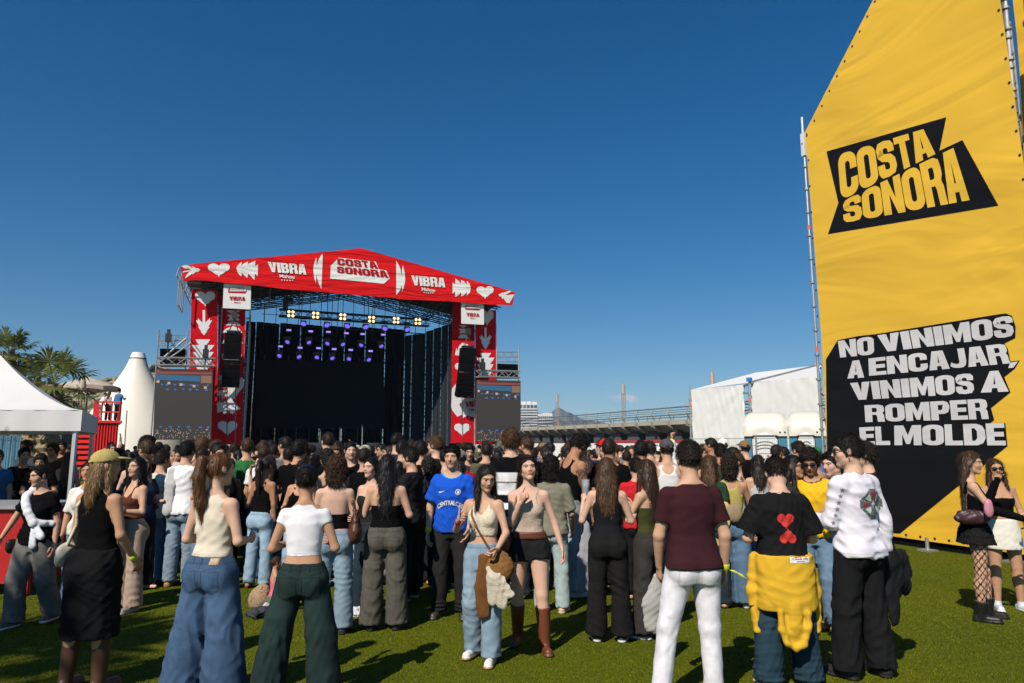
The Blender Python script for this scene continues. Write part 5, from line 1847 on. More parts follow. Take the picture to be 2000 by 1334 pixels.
# things on the deck
f = lamp_frame('follow_spot', sp(557, 594, 5), 'black follow spot clamped above the stage light truss', 'stage light', None)
mb = MB(); c = sp(557, 594, 5); mb.box(c, (.35, .5, .75), SRZ); mb.box(c + SU * .35 + Vector((0, 0, .3)), (.5, .4, .3), SRZ); f.part(mb, 'housing', M_DARKMETAL)
mb = MB(); mb.tube([c + SU * .2 - Vector((0, 0, .3)), sp(559, 612, 5.4)], .05, 6); f.part(mb, 'bracket', M_DARKMETAL)
for i, px in enumerate((580, 617, 657, 686, 730)):
 c = sp(px, 862, 2.5); c.z = 1.55
 f = Frame('stage_monitor', c, SRZ, 'dark stage monitor at the stage lip, %s from the stage middle' % ('far left', 'left', 'nearest', 'right', 'far right')[i], 'speaker', 'monitors along the stage lip')
 mb = MB(); P = [c + SU * -.45, c + SU * -.45 + SV * .55, c + SU * -.45 + SV * .55 + Vector((0, 0, .42)), c + SU * -.45 + SV * .18 + Vector((0, 0, .42))]
 mb.prism(P, SU * .9); f.part(mb, 'cabinet', mat('monitor_case', (.02, .035, .05), .6))
 mb = MB(); mb.prism([c + SU * -.40 + SV * -.012 + Vector((0, 0, .03)), c + SU * .40 + SV * -.012 + Vector((0, 0, .03)), c + SU * .40 + SV * .165 + Vector((0, 0, .40)), c + SU * -.40 + SV * .165 + Vector((0, 0, .40))], -SV * .01); f.part(mb, 'grille', mat('monitor_grille', (.01, .015, .02), .8))
for i, (px, top) in enumerate(((664, 838), (707, 834), (625, 843))):
 c = sp(px, 860, 4); c.z = 1.55
 f = Frame('microphone_stand', c, SRZ, 'thin silver microphone stand on the deck, %s of three' % ('middle', 'right', 'left')[i], 'microphone stand', 'microphone stands on the stage')
 tz = sp(px, top, 4)
 mb = MB(); mb.tube([c, Vector((c.x, c.y, tz.z))], .035, 6); f.part(mb, 'pole', M_METAL)
 mb = MB(); mb.lathe(c, [(.22, 0), (.22, .03), (.05, .05)], 12); f.part(mb, 'base', M_DARKMETAL)
 mb = MB(); mb.lathe(Vector((c.x, c.y, tz.z)), [(.03, 0), (.06, .05), (.06, .13), (.02, .17)], 10); f.part(mb, 'microphone', M_DARKMETAL)
for i, (px0, px1, y0, y1) in enumerate(((549, 565, 833, 859), (578, 583, 834, 844))):
 c = sp((px0 + px1) / 2, y1, 13.0); c.z = 0
 f = Frame('site_cabin', c, SRZ, ('white site cabin lit behind the stage, seen under the video wall', 'narrow white panel lit behind the stage beside the cabin')[i], 'cabin')
 P = [sp(px0, y0, 13), sp(px1, y0, 13)]
 mb = MB(); mb.prism([Vector((P[0].x, P[0].y, 0)), Vector((P[1].x, P[1].y, 0)), P[1], P[0]], SV * .8); f.part(mb, 'wall', mat('cabin_white', (.75, .74, .70), .6))
 mb = MB(); mb.box((P[0].lerp(P[1], .72)) - SV * .02 - Vector((0, 0, .5)), (.06, .05, 1.0), SRZ); f.part(mb, 'door_frame', M_DARKMETAL)

# ------------------------------------------------------------------ printed banners on the towers
def tower_banner(name, outline, v, K, label, shapes, texts=(), reds=()):
 f = Frame(name, Vector((*sp(*outline[-1], v).xy, 0)), SRZ, label, 'banner', 'red banners on the stage towers')
 mb = MB(); mb.prism([sp(*p, v) for p in outline], SV * .03); b = f.part(mb, 'red_sheet', RED2)
 for s_ in shapes:
  mb = MB(); flat_on(mb, [K(*p) for p in s_], spv(v), -SV * .025); f.part(mb, 'white_shape', WPR2)
 if texts:
  mb = MB()
  for (t, q) in texts: heavy(mb, t, [K(*p) for p in q], .07, spv(v), -SV * .05) if t != 'Mahou' else text_on(mb, t, [K(*p) for p in q], spv(v), -SV * .05, .02, .97)
  for s_ in reds: flat_on(mb, [K(*p) for p in s_], spv(v), -SV * .05)
  f.part(mb, 'red_lettering', DRD)
 return f
def arrow(cx, top, bot, w):
 s = w / 2; h = bot - top
 return [(cx - s * .16, top), (cx + s * .16, top), (cx + s * .16, top + h * .50), (cx + s * .75, top + h * .32), (cx + s * .70, top + h * .42), (cx + s, top + h * .40), (cx + s * .55, top + h * .66), (cx + s * .72, top + h * .66), (cx + s * .30, top + h * .85), (cx + s * .40, top + h * .85), (cx, bot),
   (cx - s * .40, top + h * .85), (cx - s * .30, top + h * .85), (cx - s * .72, top + h * .66), (cx - s * .55, top + h * .66), (cx - s, top + h * .40), (cx - s * .70, top + h * .42), (cx - s * .75, top + h * .32), (cx - s * .16, top + h * .50)]
def stack(cx, top, w, hs):
 """fir-like pile of half discs"""
 P = []; y = top
 out = []
 for i, (ww, h) in enumerate(hs):
  a = [(cx - w * ww / 2, y), (cx + w * ww / 2, y), (cx + w * ww * .30, y + h), (cx - w * ww * .30, y + h)]
  out.append([(cx - w * ww / 2, y), (cx - w * ww * .42, y + h * .45), (cx - w * ww * .25, y + h), (cx + w * ww * .25, y + h), (cx + w * ww * .42, y + h * .45), (cx + w * ww / 2, y)])
  y += h
 return out
tower_banner('tower_banner', [(374, 566), (425, 567), (424, 870), (368, 868)], 1.5, K6, 'red banner with a white arrow on the outer side of the left stage tower',
 [heart(375, 375, 130, 105, None), arrow(367, 452, 605, 100)] + stack(360, 630, 140, [(.62, 34), (1, 42), (.95, 40), (.85, 45), (.6, 30)]) + [[(475 - 150, 1260), (360, 1260), (342, 1280)]])
tower_banner('tower_banner', [(427, 575), (480, 585), (472, 868), (424, 868)], 1.9, K6, 'red banner behind the line array on the inner side of the left stage tower',
 [[(500, 455), (590, 455), (545, 478)], [(505, 480), (585, 480), (570, 497), (585, 515), (510, 515), (525, 497)], [(500, 545), (590, 545), (570, 525), (520, 525)], [(470, 590), (600, 590), (580, 562), (545, 550), (505, 562)], [(470, 655), (605, 655), (585, 625), (540, 605), (495, 625)], [(480, 695), (530, 680), (500, 690)], heart(535, 740, 130, 100, None),
     [(420, 850), (440, 838), (470, 850), (478, 838), (500, 865), (540, 880), (600, 860), (612, 900), (604, 920), (540, 1000), (510, 940), (420, 940)], [(420, 940), (505, 938), (540, 1000), (590, 1050), (560, 1062), (540, 1085), (520, 1062), (485, 1085), (480, 1066), (420, 1082)], heart(510, 1160, 128, 105, None)],
 [('COSTA', [(422, 880), (500, 878), (500, 898), (422, 900)]), ('SONORA', [(422, 902), (515, 900), (515, 918), (422, 920)]), ('VIBRA', [(380, 972), (505, 970), (505, 1010), (380, 1012)])], [[(420, 925), (505, 922), (500, 936), (420, 938)]])
tower_banner('tower_banner', [(884, 588), (926, 590), (926, 868), (881, 868)], 1.9, K7, 'red banner behind the line array on the inner side of the right stage tower',
 [[(795, 545), (845, 545), (820, 560)], [(795, 565), (850, 565), (840, 580), (850, 592), (795, 592), (805, 580)], [(790, 622), (855, 622), (840, 600), (805, 600)], [(770, 725), (850, 735), (850, 660), (815, 650), (795, 670), (785, 700), (780, 680)], heart(812, 800, 90, 80, None),
     [(752, 930), (775, 900), (790, 892), (800, 960), (830, 1010), (870, 1060), (905, 1080), (905, 1106), (850, 1090), (820, 1105), (815, 1085), (785, 1098), (755, 1060), (748, 1040)], [(815, 985), (905, 985), (905, 1075), (865, 1075), (835, 1040)], heart(815, 1170, 105, 88, None)],
 [('VIBRA', [(832, 1005), (940, 1003), (940, 1038), (838, 1040)]), ('Mahou', [(868, 1048), (920, 1048), (920, 1062), (868, 1062)])])
tower_banner('tower_banner', [(929, 605), (969, 606), (968, 868), (928, 868)], 1.5, K7, 'red banner with a white arrow on the outer side of the right stage tower',
 [heart(965, 490, 85, 110, None), arrow(956, 558, 690, 76)] + stack(955, 712, 108, [(.62, 28), (1, 40), (.9, 40), (.75, 36)]))

# white sign boards hung under the fascia
def sign_board(q, v, label, K, t1, t2, t3, t4, swoosh):
 f = Frame('sign_board', sp(*q[3], v), SRZ, label, 'sign', 'white sign boards under the fascia')
 mb = MB(); mb.prism([sp(*K(*p), v) for p in q], SV * .06); f.part(mb, 'white_panel', mat('sign_white', (.74, .73, .72), .5, var=.03))
 mb = MB(); pr = spv(v)
 flat_on(mb, [K(*p) for p in swoosh], pr, -SV * .02)
 heavy(mb, 'VIBRA', [K(*p) for p in t3], .08, pr, -SV * .02); text_on(mb, 'Mahou', [K(*p) for p in t4], pr, -SV * .02, .02, .97)
 f.part(mb, 'red_lettering', DRD)
 mb = MB()
 for t, qq in (('COSTA', t1), ('SONORA', t2)): heavy(mb, t, [K(*p) for p in qq], .08, pr, -SV * .04)
 f.part(mb, 'logo_lettering', WPR2)
sign_board([(862, 738), (1338, 785), (1328, 1195), (845, 1170)], .25, 'white sign board with dark red lettering below the left end of the fascia', KA,
 [(975, 808), (1190, 808), (1195, 842), (975, 842)], [(965, 850), (1250, 850), (1255, 884), (965, 884)], [(958, 968), (1235, 980), (1242, 1050), (968, 1036)], [(1040, 1062), (1155, 1066), (1155, 1090), (1040, 1086)],
 [(938, 850), (965, 805), (1195, 805), (1210, 845), (1255, 850), (1260, 885), (1235, 915), (940, 905)])
sign_board([(1008, 755), (1375, 775), (1378, 1118), (1010, 1100)], .25, 'white sign board with dark red lettering below the right end of the fascia', KC,
 [(1095, 792), (1262, 798), (1270, 825), (1095, 820)], [(1090, 826), (1308, 834), (1312, 858), (1090, 852)], [(1088, 922), (1295, 935), (1305, 995), (1098, 985)], [(1155, 1002), (1240, 1008), (1240, 1028), (1155, 1022)],
 [(1070, 820), (1095, 788), (1265, 795), (1280, 825), (1312, 832), (1318, 860), (1300, 885), (1072, 872)])

# line arrays
def line_array(top, botm, w, v, label):
 c0, c1 = sp(*top, v), sp(*botm, v)
 f = Frame('line_array', Vector((c0.x, c0.y, c0.z)), SRZ, label, 'speaker', 'line arrays at the stage front')
 n = 12
 m_ = mat('speaker_black', (.004, .004, .0045), .8, 0, .2, 9, spec=.05)
 for k in range(n):
  t = (k + .5) / n
  c = c0.lerp(c1, t) + SV * (.55 * t ** 3)
  M = Matrix.Translation(c) @ Matrix.Rotation(SRZ, 4, 'Z') @ Matrix.Rotation(R(2 + 16 * t * t), 4, 'X')
  mb = MB(); h = (c0 - c1).length / n
  mb.box((0, 0, 0), (w, .75, h * .94), M=M, taper=1.0); f.part(mb, 'cabinet', m_)
 mb = MB(); mb.box(c0 + Vector((0, 0, .12)), (w * .8, .6, .10), SRZ)
 for s in (-1, 1): mb.tube([c0 + SU * s * .3 + Vector((0, 0, .12)), c0 + Vector((0, 0, 1.1))], .04, 6)
 mb.tube([c0 + Vector((0, 0, 1.0)), c0 + Vector((0, 0, 3.2))], .05, 6)
 mb.box(c0 + Vector((0, 0, 1.3)), (.35, .35, .5), SRZ)
 f.part(mb, 'rigging_frame', M_DARKMETAL)
 mb = MB()
 for s in (-.2, .35): mb.tube([c1 + SU * s, Vector((c1.x, c1.y, 0)) + SU * (s + .3) + SV * .4], .035, 5)
 f.part(mb, 'cables', M_DARKMETAL)
line_array((456.5, 651), (449.5, 754), 1.15, .5, 'tall black line array hanging before the left red tower')
line_array((914, 680), (907, 774), 1.15, .5, 'tall black line array hanging before the right red tower')

# LED side screens and the scaffold wings that carry them
def screen(q, v, K, label, lbl2, mir):
 f = Frame('led_screen', Vector((*sp(*q[3], v).xy, 0)), SRZ, label, 'screen', 'LED screens beside the stage')
 P = [sp(*p, v) for p in q]
 mb = MB(); mb.prism(P, SV * .25); b = f.part(mb, 'screen_face', emit_mat('screen_grey', (.034, .029, .026), .36))
 def em(name, col, stg, quads):
  mb = MB()
  for uv in quads:
   p = [P[3].lerp(P[2], u).lerp(P[0].lerp(P[1], u), w) - SV * .02 for u, w in uv]
   mb.poly(p)
  f.part(mb, name, emit_mat(name, col, stg), b)
 rect = lambda a, b_, c, d: [(a, c), (b_, c), (b_, d), (a, d)]
 em('picture_red_band', (.17, .045, .035), .45, [rect(.01, .99, .925, .99)])
 em('picture_blue_band', (.025, .085, .17), .45, [[(.01, .84), (.78, .82), (.78, .905), (.01, .92)]])
 em('picture_brown_patch', (.16, .09, .06), .5, [rect(.79, .985, .80, .91)])
 em('picture_lamps', (.36, .24, .18), .6, [rect(u, u + .05, .80 - .02 * k, .835 - .02 * k) for k, u in enumerate((.02, .21, .42, .65, .85))])
 r = random.Random(3 + mir)
 bl = [rect(u, u + r.uniform(.03, .06), w, w + .022) for u, w in ((.10, .765), (.18, .762), (.32, .765), (.47, .765), (.60, .76), (.72, .755), (.90, .76), (.19, .695), (.33, .695), (.47, .70), (.58, .695), (.71, .695), (.87, .69), (.10, .17), (.26, .17), (.42, .17), (.57, .17), (.78, .16), (.92, .16))]
 em('picture_blue_dots', (.03, .11, .32), .5, bl)
 cr_ = [rect(u, u + .012, w, w + .012) for u, w in [(r.random() * .96 + .01, r.random() ** 1.4 * .145 + .01) for _ in range(90)]]
 em('picture_crowd_dots', (.30, .22, .19), .6, cr_)
 return f
screen([K6(76, 807), K6(421, 812), K6(410, 1236), K6(58, 1238)], -.4, K6, 'large LED screen showing a dim stage picture left of the stage', None, 0)
screen([K7(903, 875), K7(1169, 880), K7(1170, 1250), K7(903, 1248)], -.4, K7, 'LED screen half shaded by the line array right of the stage', None, 1)

def wing(pts, v, K, label):
 """pts: left, right columns (px) and rows: top rail, mid, black box, truss"""
 xl, xr, ztop, zt2, zb, zt, zbot = pts
 f = Frame('scaffold_wing', Vector((*sp(*K(xl, zbot), v).xy, 0)), SRZ, label, 'scaffold', 'scaffold wings over the side screens')
 mb = MB(); s = lambda x, y, vv=0: sp(*K(x, y), v + vv)
 G = Vector
 for x in (xl, xr):
  for vv in (0, 2.0):
   a = s(x, ztop, vv); mb.tube([Vector((a.x, a.y, 0)), a + Vector((0, 0, .35))], .05, 6)
 for y in (ztop, zt2, (ztop + zt2) / 2):
  for vv in (0, 2.0): mb.tube([s(xl, y, vv), s(xr, y, vv)], .035, 6)
  for x in (xl, xr): mb.tube([s(x, y, 0), s(x, y, 2)], .035, 6)
 n = 6
 for k in range(n):
  x0, x1 = xl + (xr - xl) * k / n, xl + (xr - xl) * (k + 1) / n
  mb.tube([s(x0, zt2 if k % 2 else ztop, 0), s(x1, ztop if k % 2 else zt2, 0)], .03, 5)
 f.part(mb, 'scaffold_tubes', M_METAL)
 mb = MB(); truss(mb, s(xl - 12 if xl < 900 else xl - 120, zt, -.3), s(xl + 345 if xl < 900 else xr + 4, zt + 8, -.3), .5, .62, .05, .035); f.part(mb, 'truss', M_METAL)
 mb = MB(); mb.prism([s(xl + 8, zb, .3), s(xr - 4, zb + 4, .3), s(xr - 4, zbot - 12, .3), s(xl + 8, zbot - 12, .3)], SV * .3); f.part(mb, 'black_cover', M_BLACK)
 return f
wing((92, 268, 605, 668, 684, 762, 807), -.1, K6, 'scaffold wing with black cover above the left LED screen')
wing((1024, 1157, 706, 765, 776, 836, 878), -.1, K7, 'scaffold wing with black cover above the right LED screen')
mb = MB(); s0, s1 = sp(*K6(108, 752), -.5), sp(*K6(262, 622), -.5); mb.tube([s0, s1], .06, 6); mb.tube([s0 + SU * .35, s1 + SU * .3 - Vector((0, 0, .3))], .05, 6)
f = Frame('diagonal_brace', s0, SRZ, 'pale diagonal brace rising across the left scaffold wing', 'brace'); f.part(mb, 'tubes', M_METAL)
for i, (K, x, y) in enumerate(((K6, 152, 620), (K6, 378, 715), (K7, 938, 790))):
 c = sp(*K(x, y), -.6)
 f = Frame('spotlight', c, SRZ, ('dark spotlight on top of the left scaffold wing', 'dark spotlight on the truss before the left red banner', 'dark spotlight on the truss before the right red banner')[i], 'stage light')
 mb = MB(); mb.box(c, (.35, .4, .55), SRZ); mb.box(c + Vector((0, 0, .42)), (.2, .2, .3), SRZ); f.part(mb, 'housing', M_DARKMETAL)
 mb = MB(); mb.tube([c - Vector((0, 0, .25)), c - Vector((0, 0, .9))], .05, 6); f.part(mb, 'bracket', M_DARKMETAL)
# ------------------------------------------------------------------ bridge, beyond the crowd on the right
BA, BB = at_depth(1345, 819, 70), at_depth(1017, 836, 114)
BU = (BB - BA).normalized(); BU2 = Vector((BU.x, BU.y, 0)).normalized()
BN = Vector((BU2.y, -BU2.x, 0)); BN = BN if BN.y > 0 else -BN       # away from the camera
BRZ = math.atan2(BU2.y, BU2.x)
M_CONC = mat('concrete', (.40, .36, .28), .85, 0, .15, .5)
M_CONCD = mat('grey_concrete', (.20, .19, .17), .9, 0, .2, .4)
br = Frame('footbridge', Vector((BA.x, BA.y, 0)), BRZ, 'long low concrete bridge with steel railings behind the crowd', 'bridge')
e0, e1 = BA - BU * 26, BA + BU * 62
mb = MB(); mb.prism([e0, e1, e1 - Vector((0, 0, .45)), e0 - Vector((0, 0, .45))], BN * 11); br.part(mb, 'deck_edge', M_CONC)
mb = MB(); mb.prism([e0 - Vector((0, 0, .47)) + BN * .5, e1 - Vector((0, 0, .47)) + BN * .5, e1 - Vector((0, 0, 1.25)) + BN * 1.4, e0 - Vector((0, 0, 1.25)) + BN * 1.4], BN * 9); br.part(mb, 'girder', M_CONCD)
rl, pl = MB(), MB()
n = int((e1 - e0).length / 3.2)
for k in range(n + 1):
 q = e0.lerp(e1, k / n)
 pl.tube([q + BN * .15, q - BN * .18 + Vector((0, 0, .65)), q + BN * .02 + Vector((0, 0, 1.25))], .055, 5)
 pl.prism([q - BN * .12 - Vector((0, 0, .05)), q - BN * .12 - Vector((0, 0, .6)), q + BN * .9 - Vector((0, 0, 1.2)), q + BN * .9 - Vector((0, 0, .5))], BU2 * .30)
 br.part(pl, 'railing_post', mat('railing_post', (.30, .28, .24), .6, .2, .1)); pl = MB()
for z, o_, r in ((1.28, .02, .07), (1.0, -.06, .035), (.78, -.13, .035), (.55, -.15, .035), (.30, -.05, .035)):
 rl.tube([e0 - BN * -o_ + Vector((0, 0, z)), e1 - BN * -o_ + Vector((0, 0, z))], r, 5)
for z, r in ((1.25, .06), (.9, .03), (.6, .03), (.35, .03)):
 rl.tube([e0 + BN * 10.7 + Vector((0, 0, z)), e1 + BN * 10.7 + Vector((0, 0, z))], r, 5)
for k in range(0, n + 1):
 q = e0.lerp(e1, k / n) + BN * 10.7; rl.tube([q, q + BN * .3 + Vector((0, 0, 1.25))], .05, 5)
br.part(rl, 'railing', mat('railing_steel', (.22, .22, .22), .5, .5, .1))
mb = MB()
L = (e1 - e0).length; s_ = 4.3
for k in range(int(L / s_)):
 q = e0 + BU * (k * s_) + BN * 3.2; zt = q.z - 1.2
 mb.box((q.x, q.y, zt / 2), (2.7, 4.6, zt), BRZ)
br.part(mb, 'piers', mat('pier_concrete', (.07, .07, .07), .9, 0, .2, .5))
for i, (px, top, bt) in enumerate(((1088, 767, 830), (1218, 747, 815), (1394, 724, 800), (1475, 727, 800), (1599, 706, 800))):
 xa, xb = 1345, 1017
 best = None
 for k in range(-400, 900):
  q = BA + BU * (k * .08) + BN * (5.5 if i < 3 else 9)
  r_ = ray(px, 800)
  if best is None or abs(q.x / q.y - r_.x / r_.y) < best[0]: best = (abs(q.x / q.y - r_.x / r_.y), q)
 q = best[1]; t = at_depth(px, top, q.y)
 f = Frame('lamp_mast', Vector((q.x, q.y, BA.z)), 0, ('twin-tube steel mast before the distant mountain', 'twin-tube steel mast beside the small cloud', 'twin-tube steel mast behind the left white tarpaulin', 'mast tip over the ridge of the white roof sheet', 'mast tip by the edge of the yellow wall')[i], 'lamp mast', 'steel masts along the bridge')
 mb = MB()
 for s in (-.22, 0, .22): mb.tube([Vector((q.x + s, q.y, q.z)), Vector((q.x + s, q.y, t.z - (.35 if s else 0)))], .075, 6)
 f.part(mb, 'tubes', mat('mast_steel', (.38, .34, .30), .5, .4, .1))
 mb = MB(); mb.tube([Vector((q.x, q.y, t.z - 1.5)), Vector((q.x, q.y, t.z - .2))], .20, 8); f.part(mb, 'head', mat('mast_head', (.45, .42, .38), .5, .3))

# flats and hills beyond
def flats(x0, x1, ytop, Y, label, step, rows, cols):
 a, b = at_depth(x0, 840, Y), at_depth(x1, 840, Y)
 H_ = at_depth(x0, ytop, Y).z
 f = Frame('apartment_building', Vector(((a.x + b.x) / 2, Y, 0)), 0, label, 'building', 'flats beyond the bridge')
 W_ = b.x - a.x
 mb = MB(); mb.box(((a.x + b.x) / 2, Y + 8, H_ / 2), (W_, 16, H_)); f.part(mb, 'wall', mat('flat_wall', (.42, .43, .45), .8, 0, .06, .05))
 mb = MB()
 r = random.Random(int(x0))
 for k in range(6): mb.box((a.x + W_ * (k + .5) / 6, Y + 7, H_ + r.uniform(.3, 1.4)), (W_ / 7, 6, 2.4))
 f.part(mb, 'roof_huts', mat('roof_hut', (.66, .64, .58), .8))
 mw, mbk = mat('window_glass', (.05, .08, .11), .15), mat('balcony', (.46, .47, .49), .7)
 wn_, bk = MB(), MB()
 for i in range(rows):
  z = 3 + (H_ - 4.5) * i / (rows - 1)
  bk.box(((a.x + b.x) / 2, Y - .55, z - 1.15), (W_ * .98, 1.1, .9))
  for j in range(cols):
   if r.random() < .9: wn_.box((a.x + W_ * (j + .5) / cols, Y - .02, z + .25), (W_ / cols * r.uniform(.45, .8), .08, 1.6))
 f.part(wn_, 'windows', mw); f.part(bk, 'balconies', mbk)
flats(985, 1050, 790, 420, 'tall pale apartment block with rows of balconies behind the right screen', 0, 15, 9)
flats(1051, 1080, 812, 520, 'lower pale apartment block stepping down towards the mountain', 0, 10, 7)

def ridge(name, pts, Y, depth, m, rough, seed, kind='structure'):
 """pts: (px, py) skyline; a hill with a sloping, broken face"""
 r = np.random.RandomState(seed)
 xs = np.array([p[0] for p in pts]); ys = np.array([p[1] for p in pts])
 N_, M_ = 160, 26
 V = []
 ph = r.uniform(0, 6.28, (6, 2)); fr_ = r.uniform(3, 30, (6, 2))
 for i in range(N_ + 1):
  px = xs[0] + (xs[-1] - xs[0]) * i / N_
  py = np.interp(px, xs, ys)
  top = at_depth(px, py, Y)
  for j in range(M_ + 1):
   t = j / M_
   z = top.z * (1 - t) ** .9
   n_ = sum(math.sin(fr_[k][0] * i / N_ * 6 + ph[k][0]) * math.sin(fr_[k][1] * t * 2 + ph[k][1] + .6 * math.sin(fr_[k][0] * i / N_ * 9)) / (k + 1) for k in range(6))
   z += rough * top.z * n_ * (t * (1 - t)) * 1.5 + (r.normal() * .012 * top.z if 0 < t < 1 else 0)
   yy = Y - depth * t + depth * .1 * n_ * (0 < t)
   V.append((top.x * yy / Y, yy, max(z, -3)))
 Fs = [[i * (M_ + 1) + j, (i + 1) * (M_ + 1) + j, (i + 1) * (M_ + 1) + j + 1, i * (M_ + 1) + j + 1] for i in range(N_) for j in range(M_)]
 me = np_mesh(name, np.array(V), np.array(Fs)[:, ::-1], True, None, [m])
 return tag(link(name, me), kind=kind)
def hill_mat(name, rock, scrub, sc):
 m, nt, b = new_mat(name); N, L = nt.nodes, nt.links
 g = N.new('ShaderNodeNewGeometry'); z = N.new('ShaderNodeTexNoise'); z.inputs['Scale'].default_value = sc; z.inputs['Detail'].default_value = 8; z.inputs['Roughness'].default_value = .7
 L.new(g.outputs['Position'], z.inputs['Vector'])
 r = N.new('ShaderNodeValToRGB'); r.color_ramp.elements[0].position = .46; r.color_ramp.elements[0].color = (*scrub, 1); r.color_ramp.elements[1].position = .56; r.color_ramp.elements[1].color = (*rock, 1)
 L.new(z.outputs[0], r.inputs[0]); L.new(r.outputs[0], b.inputs['Base Color']); b.inputs['Roughness'].default_value = .95
 bp = N.new('ShaderNodeBump'); bp.inputs['Strength'].default_value = .7; bp.inputs['Distance'].default_value = .6 / sc; L.new(z.outputs[0], bp.inputs['Height']); L.new(bp.outputs[0], b.inputs['Normal'])
 return m
ridge('mountain', [(990, 815), (1040, 808), (1052, 806), (1070, 811), (1085, 799), (1092, 796), (1104, 803), (1114, 806), (1122, 810), (1135, 818), (1180, 826), (1260, 838), (1400, 852), (1500, 858)], 3000, 800, hill_mat('mountain_rock', (.20, .15, .13), (.09, .085, .07), .012), .5, 3)
ridge('hill', [(-500, 800), (-200, 760), (0, 752), (120, 748), (205, 739), (225, 736), (260, 728), (285, 715), (305, 711), (330, 720), (420, 745), (520, 800), (640, 860)], 330, 120, hill_mat('hill_scrub', (.40, .31, .20), (.07, .09, .03), .16), .25, 5)
ridge('hillside', [(940, 862), (1000, 860), (1100, 856), (1200, 852), (1300, 848), (1400, 846), (1700, 850)], 210, 60, hill_mat('bank_earth', (.52, .43, .28), (.12, .13, .05), .10), .7, 9)

# white site barrier with a red rail under the bridge
f = Frame('site_barrier', at_depth(1170, 880, 50), 0, 'white site barrier with a red rail behind the crowd under the bridge', 'barrier')
p0, p1 = at_depth(1020, 866, 52), at_depth(1352, 866, 46)
mb = MB(); mb.prism([Vector((p0.x, p0.y, 0)), Vector((p1.x, p1.y, 0)), Vector((p1.x, p1.y, 1.92)), Vector((p0.x, p0.y, 1.92))], Vector((0, .06, 0))); f.part(mb, 'panels', mat('barrier_white', (.62, .61, .60), .7, var=.03))
p2 = p0.lerp(p1, .52)
mb = MB(); mb.prism([Vector((p2.x, p2.y - .05, 1.95)), Vector((p1.x, p1.y - .05, 1.95)), Vector((p1.x, p1.y - .05, 2.12)), Vector((p2.x, p2.y - .05, 2.12))], Vector((0, .12, 0))); f.part(mb, 'red_rail', mat('rail_red', (.28, .02, .03), .6))

# ------------------------------------------------------------------ white tarpaulin shelter and toilets
KT = lambda x, y: (1320 + x / 6.0625, 680 + y / 6.0625)
TP0, TP1 = at_depth(1350, 800, 25.5), at_depth(1605, 800, 21.5)
TU = Vector((TP1.x - TP0.x, TP1.y - TP0.y, 0)).normalized(); TN = Vector((TU.y, -TU.x, 0)); TN = TN if TN.y > 0 else -TN
TRZ = math.atan2(TU.y, TU.x)
def tpp(px, py, v=0): return on_plane(px, py, TP0 + TN * v, TN)
f = Frame('tarpaulin_shelter', Vector((TP0.x, TP0.y, 0)), TRZ, 'white tarpaulin shelter on scaffold tubes behind the toilets', 'shelter')
def sheet(K, TL, TR, BR, BL, v, name, seed, nx=34, nz=26, amp=.05, fold=None):
 a = waves(seed, 5, (.9, 2.6), amp, .6)
 V = []
 q = quad_map([(i / nx, j / nz) for j in range(nz + 1) for i in range(nx + 1)], [K(*TL), K(*TR), K(*BR), K(*BL)])
 for k, (px, py) in enumerate(q):
  p = tpp(px, py, v)
  u, w = (k % (nx + 1)) / nx, (k // (nx + 1)) / nz
  d = float(a(p.x, p.y, p.z))
  if fold: d += fold(u, w)
  p = p + TN * (d if 0 else d)
  if p.z < 0: p.z = 0
  V.append(p)
 mb = MB(); mb.v = [tuple(p) for p in V]
 mb.f = [[j * (nx + 1) + i, j * (nx + 1) + i + 1, (j + 1) * (nx + 1) + i + 1, (j + 1) * (nx + 1) + i] for j in range(nz) for i in range(nx)]; mb.m = [0] * len(mb.f)
 return f.part(mb, name, M_WHITEPVC, smooth=True)
def tarp_fold(u, w):
 """pleats running down from the upper right tie"""
 a = math.atan2(1 - w, 1.02 - u); r_ = math.hypot(1 - u, 1 - w)
 return .030 * math.sin(a * 13) * math.exp(-(r_ / .42) ** 2) * min(1, r_ / .12)
sheet(KT, (182, 492), (800, 432), (845, 1700), (215, 1700), 0, 'front_sheet', 3, fold=tarp_fold, amp=.02)
sheet(KT, (890, 408), (1680, 335), (1790, 1700), (915, 1700), .05, 'front_sheet', 4, amp=.016)
# roof sheets rising behind the front sheets
mb = MB()
q = [tpp(*KT(180, 494), .02), tpp(*KT(940, 290), 2.2), tpp(*KT(1640, 205), 3.4), tpp(*KT(1725, 196), 3.4), tpp(*KT(1690, 340), .1), tpp(*KT(880, 405), .1)]
mb.poly([q[0], q[5], q[1]]); mb.poly([q[5], q[4], q[3], q[2], q[1]], [[0, 1, 2], [0, 2, 3], [0, 3, 4]])
f.part(mb, 'roof_sheet', M_WHITEPVC)
mb, cp, tp = MB(), MB(), MB()
for (x0, y0, x1, y1, r_) in ((165, 455, 192, 1700, .030), (868, 385, 905, 1700, .032), (1690, 330, 1830, 1700, .03), (1700, 300, 1800, 1700, .03)):
 a, b = tpp(*KT(x0, y0), -.05), tpp(*KT(x1, y1), -.05)
 b.z = max(b.z, 0)
 mb.tube([a, b], r_, 8)
 for k in range(1, 8):
  c = a.lerp(b, k / 8); cp.tube([c - Vector((0, 0, .025)), c + Vector((0, 0, .025))], r_ * 1.9, 8)
 c = a.lerp(b, .16); tp.tube([c, c - Vector((0, 0, .11))], r_ * 1.15, 8)
mb.tube([tpp(*KT(885, 408), -.05), tpp(*KT(1720, 196), 3.3)], .05, 8)
for y in (530, 660, 740, 850): mb.tube([tpp(*KT(795, y), .35), tpp(*KT(905, y), .35)], .022, 6)
